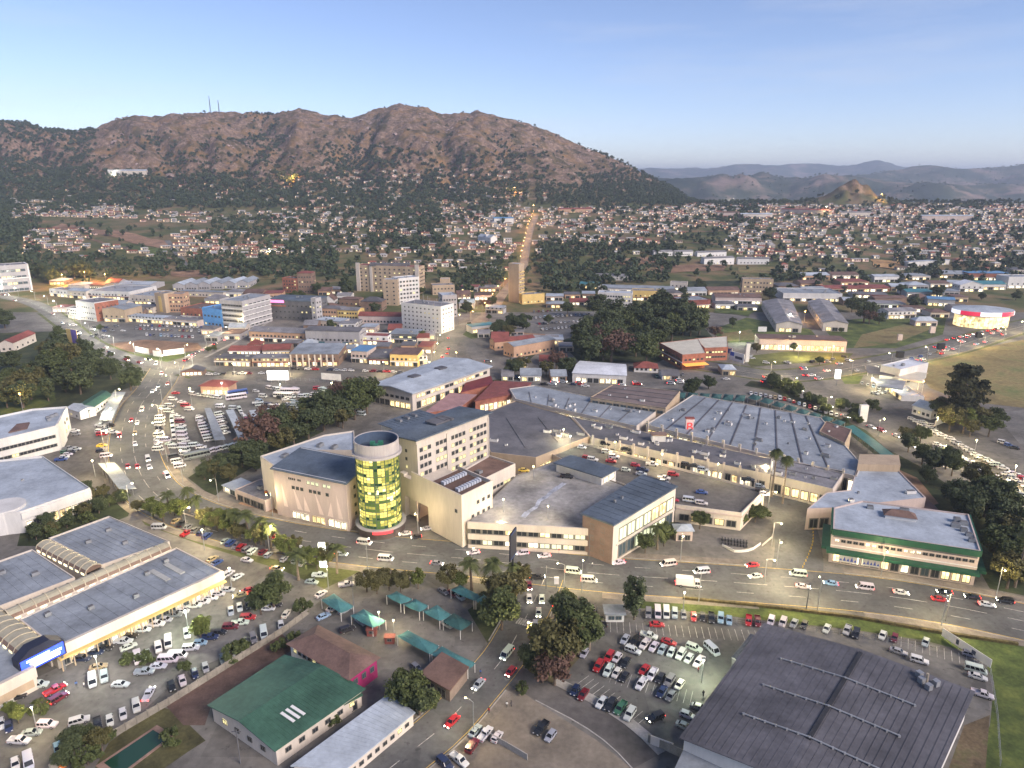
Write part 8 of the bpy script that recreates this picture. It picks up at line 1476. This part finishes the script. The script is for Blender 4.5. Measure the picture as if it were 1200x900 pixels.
def along(place, l, nn, off, step, s0, h, power, c, n0=0, n1=99):
    pts = resample(l, step)[n0:n1]; nq = normals(pts)
    for k, (p, n) in enumerate(zip(pts, nq)):
        q = p+n*off; x, y = proj(Vector((q.x, q.y, gz(q, 0)))); 
        if not (-60 < x < 1260 and y < 960) or (off == 11.6 and (325 < x < 440 or 640 < x < 735)): continue
        lamp(f'{ordn(k)} street lamp from the start {place}', x, y, h, power*PW, c, Vector((-n.x*np.sign(off)*2.2, -n.y*np.sign(off)*2.2, 0)), grp='street lamps '+place)
along('on the inner side of the main road', m_l, m_n, 11.6, 30, 0, 10, 900, WARM); along('on the outer side of the main road', m_l[3:], m_n[3:], -11.6, 34, 0, 10, 3000, WARM)
along('down the side road', n_l, n_n, -7.2, 30, 0, 9, 1100, WARM); along('along the west road', w_l, w_n, 8, 34, 0, 9, 3500, WHITE); along('along the market street', x_l, x_n, 6.5, 30, 0, 9, 2600, WARM); along('along the highway', h_l, h_n, 13, 38, 0, 10, 4200, WARM, 2, 14); along('down the valley road', e_l, e_n, -6.5, 36, 0, 9, 2800, WARM); along('along the entrance street', g_l, g_n, 8.5, 26, 0, 9, 2600, WARM); along('up the hill road', r_l, r_n, 6.5, 44, 0, 9, 3200, ORG); along('along the town street', c_l, c_n, 7.5, 26, 0, 9, 2600, WARM)
def flood(label, *a, **k): lamp(label, *a, name='floodlight', grp=k.pop('grp', 'floodlights'), **k)
for lab, x, y, h, pw, c in (('floodlight pole in the island by the bright tree', 222, 748, 9, 3400, GREENW), ('floodlight pole near the lower end of the left car park', 118, 800, 8, 1500, WHITE), ('floodlight near the upper end of the left car park', 272, 692, 8, 1500, WARM), ('floodlight at the top rows of the left car park', 240, 645, 8, 1500, WARM), ('floodlight at the bottom corner of the left car park', 45, 862, 8, 1500, WARM), ('floodlight above the exit of the left car park', 385, 690, 8, 1600, WARM),
                            ('floodlight at the exit gate of the lower car park', 822, 800, 7, 3200, GREENW), ('floodlight on the verge above the lower car park', 800, 722, 8, 1200, WARM), ('floodlight by the red gate booths', 445, 738, 6, 900, WARM), ('floodlight by the shelter and canopies', 462, 748, 6, 700, WARM),
                            ('left floodlight of the bus station', 192, 500, 10, 4200, WARM), ('second floodlight of the bus station', 225, 475, 10, 3600, WARM), ('third floodlight of the bus station', 262, 468, 10, 3600, WHITE), ('floodlight at the bottom of the bus station', 215, 552, 10, 3200, WARM), ('floodlight in the open lot right of the shelters', 330, 470, 10, 3000, WARM), ('second floodlight in the open lot by the thicket', 390, 468, 10, 2500, WARM), ('floodlight before the shop arcade', 340, 440, 8, 3500, WARM), ('floodlight before the left shop row', 275, 440, 8, 4000, WARM), ('floodlight before the yellow walled shop', 450, 438, 8, 3500, WARM),
                            ('floodlight in the yard of the white office', 120, 494, 8, 3000, WHITE), ('floodlight behind the white office by the lawn', 28, 486, 12, 3500, ORG), ('floodlight in the delivery yard left of the main road', 112, 560, 8, 1500, WARM),
                            ('floodlight beside the red brick block', 866, 402, 9, 4500, GREENW), ('floodlight before the shop row at the highway', 935, 420, 9, 8000, WARM), ('second floodlight before the shop row at the highway', 975, 420, 9, 8000, ORG), ('floodlight at the filling station forecourt', 1020, 458, 8, 6000, WARM), ('floodlight behind the filling station', 1080, 462, 8, 4000, ORG), ('floodlight over the packed lot, upper', 1095, 512, 10, 4500, WARM), ('floodlight over the packed lot, middle', 1140, 540, 10, 4500, WARM), ('floodlight over the packed lot, lower', 1185, 572, 10, 4500, WARM),
                            ('floodlight between the two gabled warehouses', 942, 378, 10, 3000, ORG), ('floodlight on the gable of the left grey warehouse', 925, 381, 10, 2500, WHITE), ('left orange floodlight behind the west shops', 75, 335, 13, 26000, ORG), ('middle orange floodlight behind the west shops', 101, 332, 13, 20000, ORG), ('right orange floodlight behind the west shops', 125, 335, 13, 20000, ORG), ('green tinted floodlight at the roundabout', 560, 362, 10, 3000, GREENW), ('floodlight on the town street before the market hall', 535, 428, 9, 4000, ORG)):
    flood(lab, x, y, h, pw*PW, c, head=.7)
for lab, x, y, pw, c in (('big orange mast light on the dark hillside', 343, 214, 80000, ORG), ('small orange mast light right of the gully', 603, 228, 30000, ORG), ('white mast light on the crest left of the rocky knoll', 859, 236, 60000, WHITE), ('orange white mast light beside the rocky knoll', 1032, 236, 20000, ORG), ('mast light on the right estate', 967, 252, 12000, WARM), ('mast light at the top of the hill road', 625, 250, 8000, ORG), ('white light beside the hilltop block', 133, 207, 9000, WHITE), ('orange light low on the left slope', 316, 298, 9000, WARM)):
    flood(lab, x, y, 16 if 'mast' in lab else 8, pw*PW, c, head=2.2, rad=1.0)
for k, (x, y, z, pw, c) in enumerate(((660, 520, 6, 2200, WARM), (720, 535, 6, 2200, WARM), (775, 550, 6, 2600, WARM), (840, 562, 6, 1200, WARM), (668, 528, 6, 1500, GREENW))): flood(f'{ordn(k)} lamp pole of the rooftop car park', x, y, 7, pw*PW, c, z=z, grp='rooftop lamps')
for k, (x, y) in enumerate(((642, 608), (590, 600), (625, 560))): flood(f'{ordn(k)} lamp pole on the stained parking deck', x, y, 5, 350*PW, WARM, z=9, grp='deck lamps')
# people on foot
def person_mesh():
    me = bpy.data.meshes.new('person'); J_ = [(0, 0, .95), (0, 0, 1.15), (0, 0, 1.42), (0, 0.02, 1.52), (0, .03, 1.66), (.1, 0, .9), (.12, .08, .5), (.12, .02, .06), (.12, .16, .03), (-.1, 0, .9), (-.12, -.1, .5), (-.12, -.2, .08), (-.12, -.06, .03), (.2, 0, 1.38), (.26, -.03, 1.1), (.27, .06, .86), (-.2, 0, 1.38), (-.26, .05, 1.1), (-.26, .16, .88)]
    E = [(0, 1), (1, 2), (2, 3), (3, 4), (0, 5), (5, 6), (6, 7), (7, 8), (0, 9), (9, 10), (10, 11), (11, 12), (2, 13), (13, 14), (14, 15), (2, 16), (16, 17), (17, 18)]; Rr = [.15, .15, .15, .07, .11, .1, .075, .05, .045, .1, .075, .05, .045, .07, .05, .04, .07, .05, .04]
    me.from_pydata(J_, E, []); o = bpy.data.objects.new('person', me); COL.objects.link(o); sm = o.modifiers.new('skin', 'SKIN'); sm.use_smooth_shade = True
    for v, r in zip(me.skin_vertices[0].data, Rr): v.radius = (r, r)
    me.skin_vertices[0].data[0].use_root = True; o.modifiers.new('sub', 'SUBSURF').levels = 1
    dg = bpy.context.evaluated_depsgraph_get(); r = bpy.data.meshes.new_from_object(o.evaluated_get(dg)); bpy.data.objects.remove(o); return r
pm = person_mesh(); sk = mat('skin_brown', (.12, .065, .04), .6, .05, 2); cloth = [('white shirt', (.6, .6, .58)), ('dark jacket', (.03, .03, .035)), ('red top', (.35, .03, .03)), ('blue shirt', (.06, .12, .3))]; PMS = []
for n_, c in cloth:
    m2 = pm.copy(); m2.name = 'person'; m2.materials.clear(); [m2.materials.append(x) for x in (mat('cloth_'+n_.replace(' ', '_'), c, .9, .1, 3), mat('dark_trousers', (.03, .03, .04), .9, .1, 3), sk)]
    for f in m2.polygons: z = sum(m2.vertices[i].co.z for i in f.vertices)/len(f.vertices); f.material_index = 2 if z > 1.5 or (z < .93 and abs(f.center.x) > .22) else 1 if z < .95 else 0
    PMS.append(m2)
hair = MB(); hair.tube([(0, .02, 1.66), (0, .02, 1.72), (0, .02, 1.77)], [.118, .11, .05], 10); hme = hair.mesh('hair', mat('black_hair', (.012, .01, .009), .9, .1, 4))
for k, (x, y, place) in enumerate(((594, 829, 'at the edge of the sandy yard, left'), (599, 828, 'at the edge of the sandy yard, right'), (573, 836, 'standing on the side road pavement'), (90, 805, 'crossing the left car park'), (99, 806, 'following another across the left car park'), (824, 816, 'beside the lower car park exit'), (818, 788, 'in the last row of the lower car park'), (563, 791, 'at the corner by the brown shelter'), (694, 664, 'waiting at the zebra crossing'), (1096, 700, 'before the green trimmed block'), (655, 648, 'on the pavement under the parking deck'), (206, 478, 'walking between minibuses of the bus station'), (210, 492, 'in the sandy middle of the bus station'), (246, 540, 'near the buses at the bus station'))):
    n_ = cloth[k % 4][0]; p = P(x, y); o = link('person', PMS[k % 4], None, (p.x, p.y, .04), k*1.3); link('hair', hme, o); tag(o, f'person in a {n_} {place}', 'person')
# ================================================================ the air
hzm = bpy.data.materials.new('haze'); hzm.use_nodes = True; nt = hzm.node_tree; nt.nodes.clear()
out = nt.nodes.new('ShaderNodeOutputMaterial'); pv = nt.nodes.new('ShaderNodeVolumePrincipled')
pv.inputs['Color'].default_value = (0.70, 0.82, 1.0, 1); pv.inputs['Density'].default_value = 0.0001; pv.inputs['Anisotropy'].default_value = 0.2
nt.links.new(pv.outputs[0], out.inputs['Volume'])
zlo = float(ZZ.min())-3; zhi = float(ZZ.max())+30
hb = MB().box((0, 19500, (zlo+zhi)/2), (110000, 42000, zhi-zlo)).build('haze', hzm); tag(hb, kind='stuff')
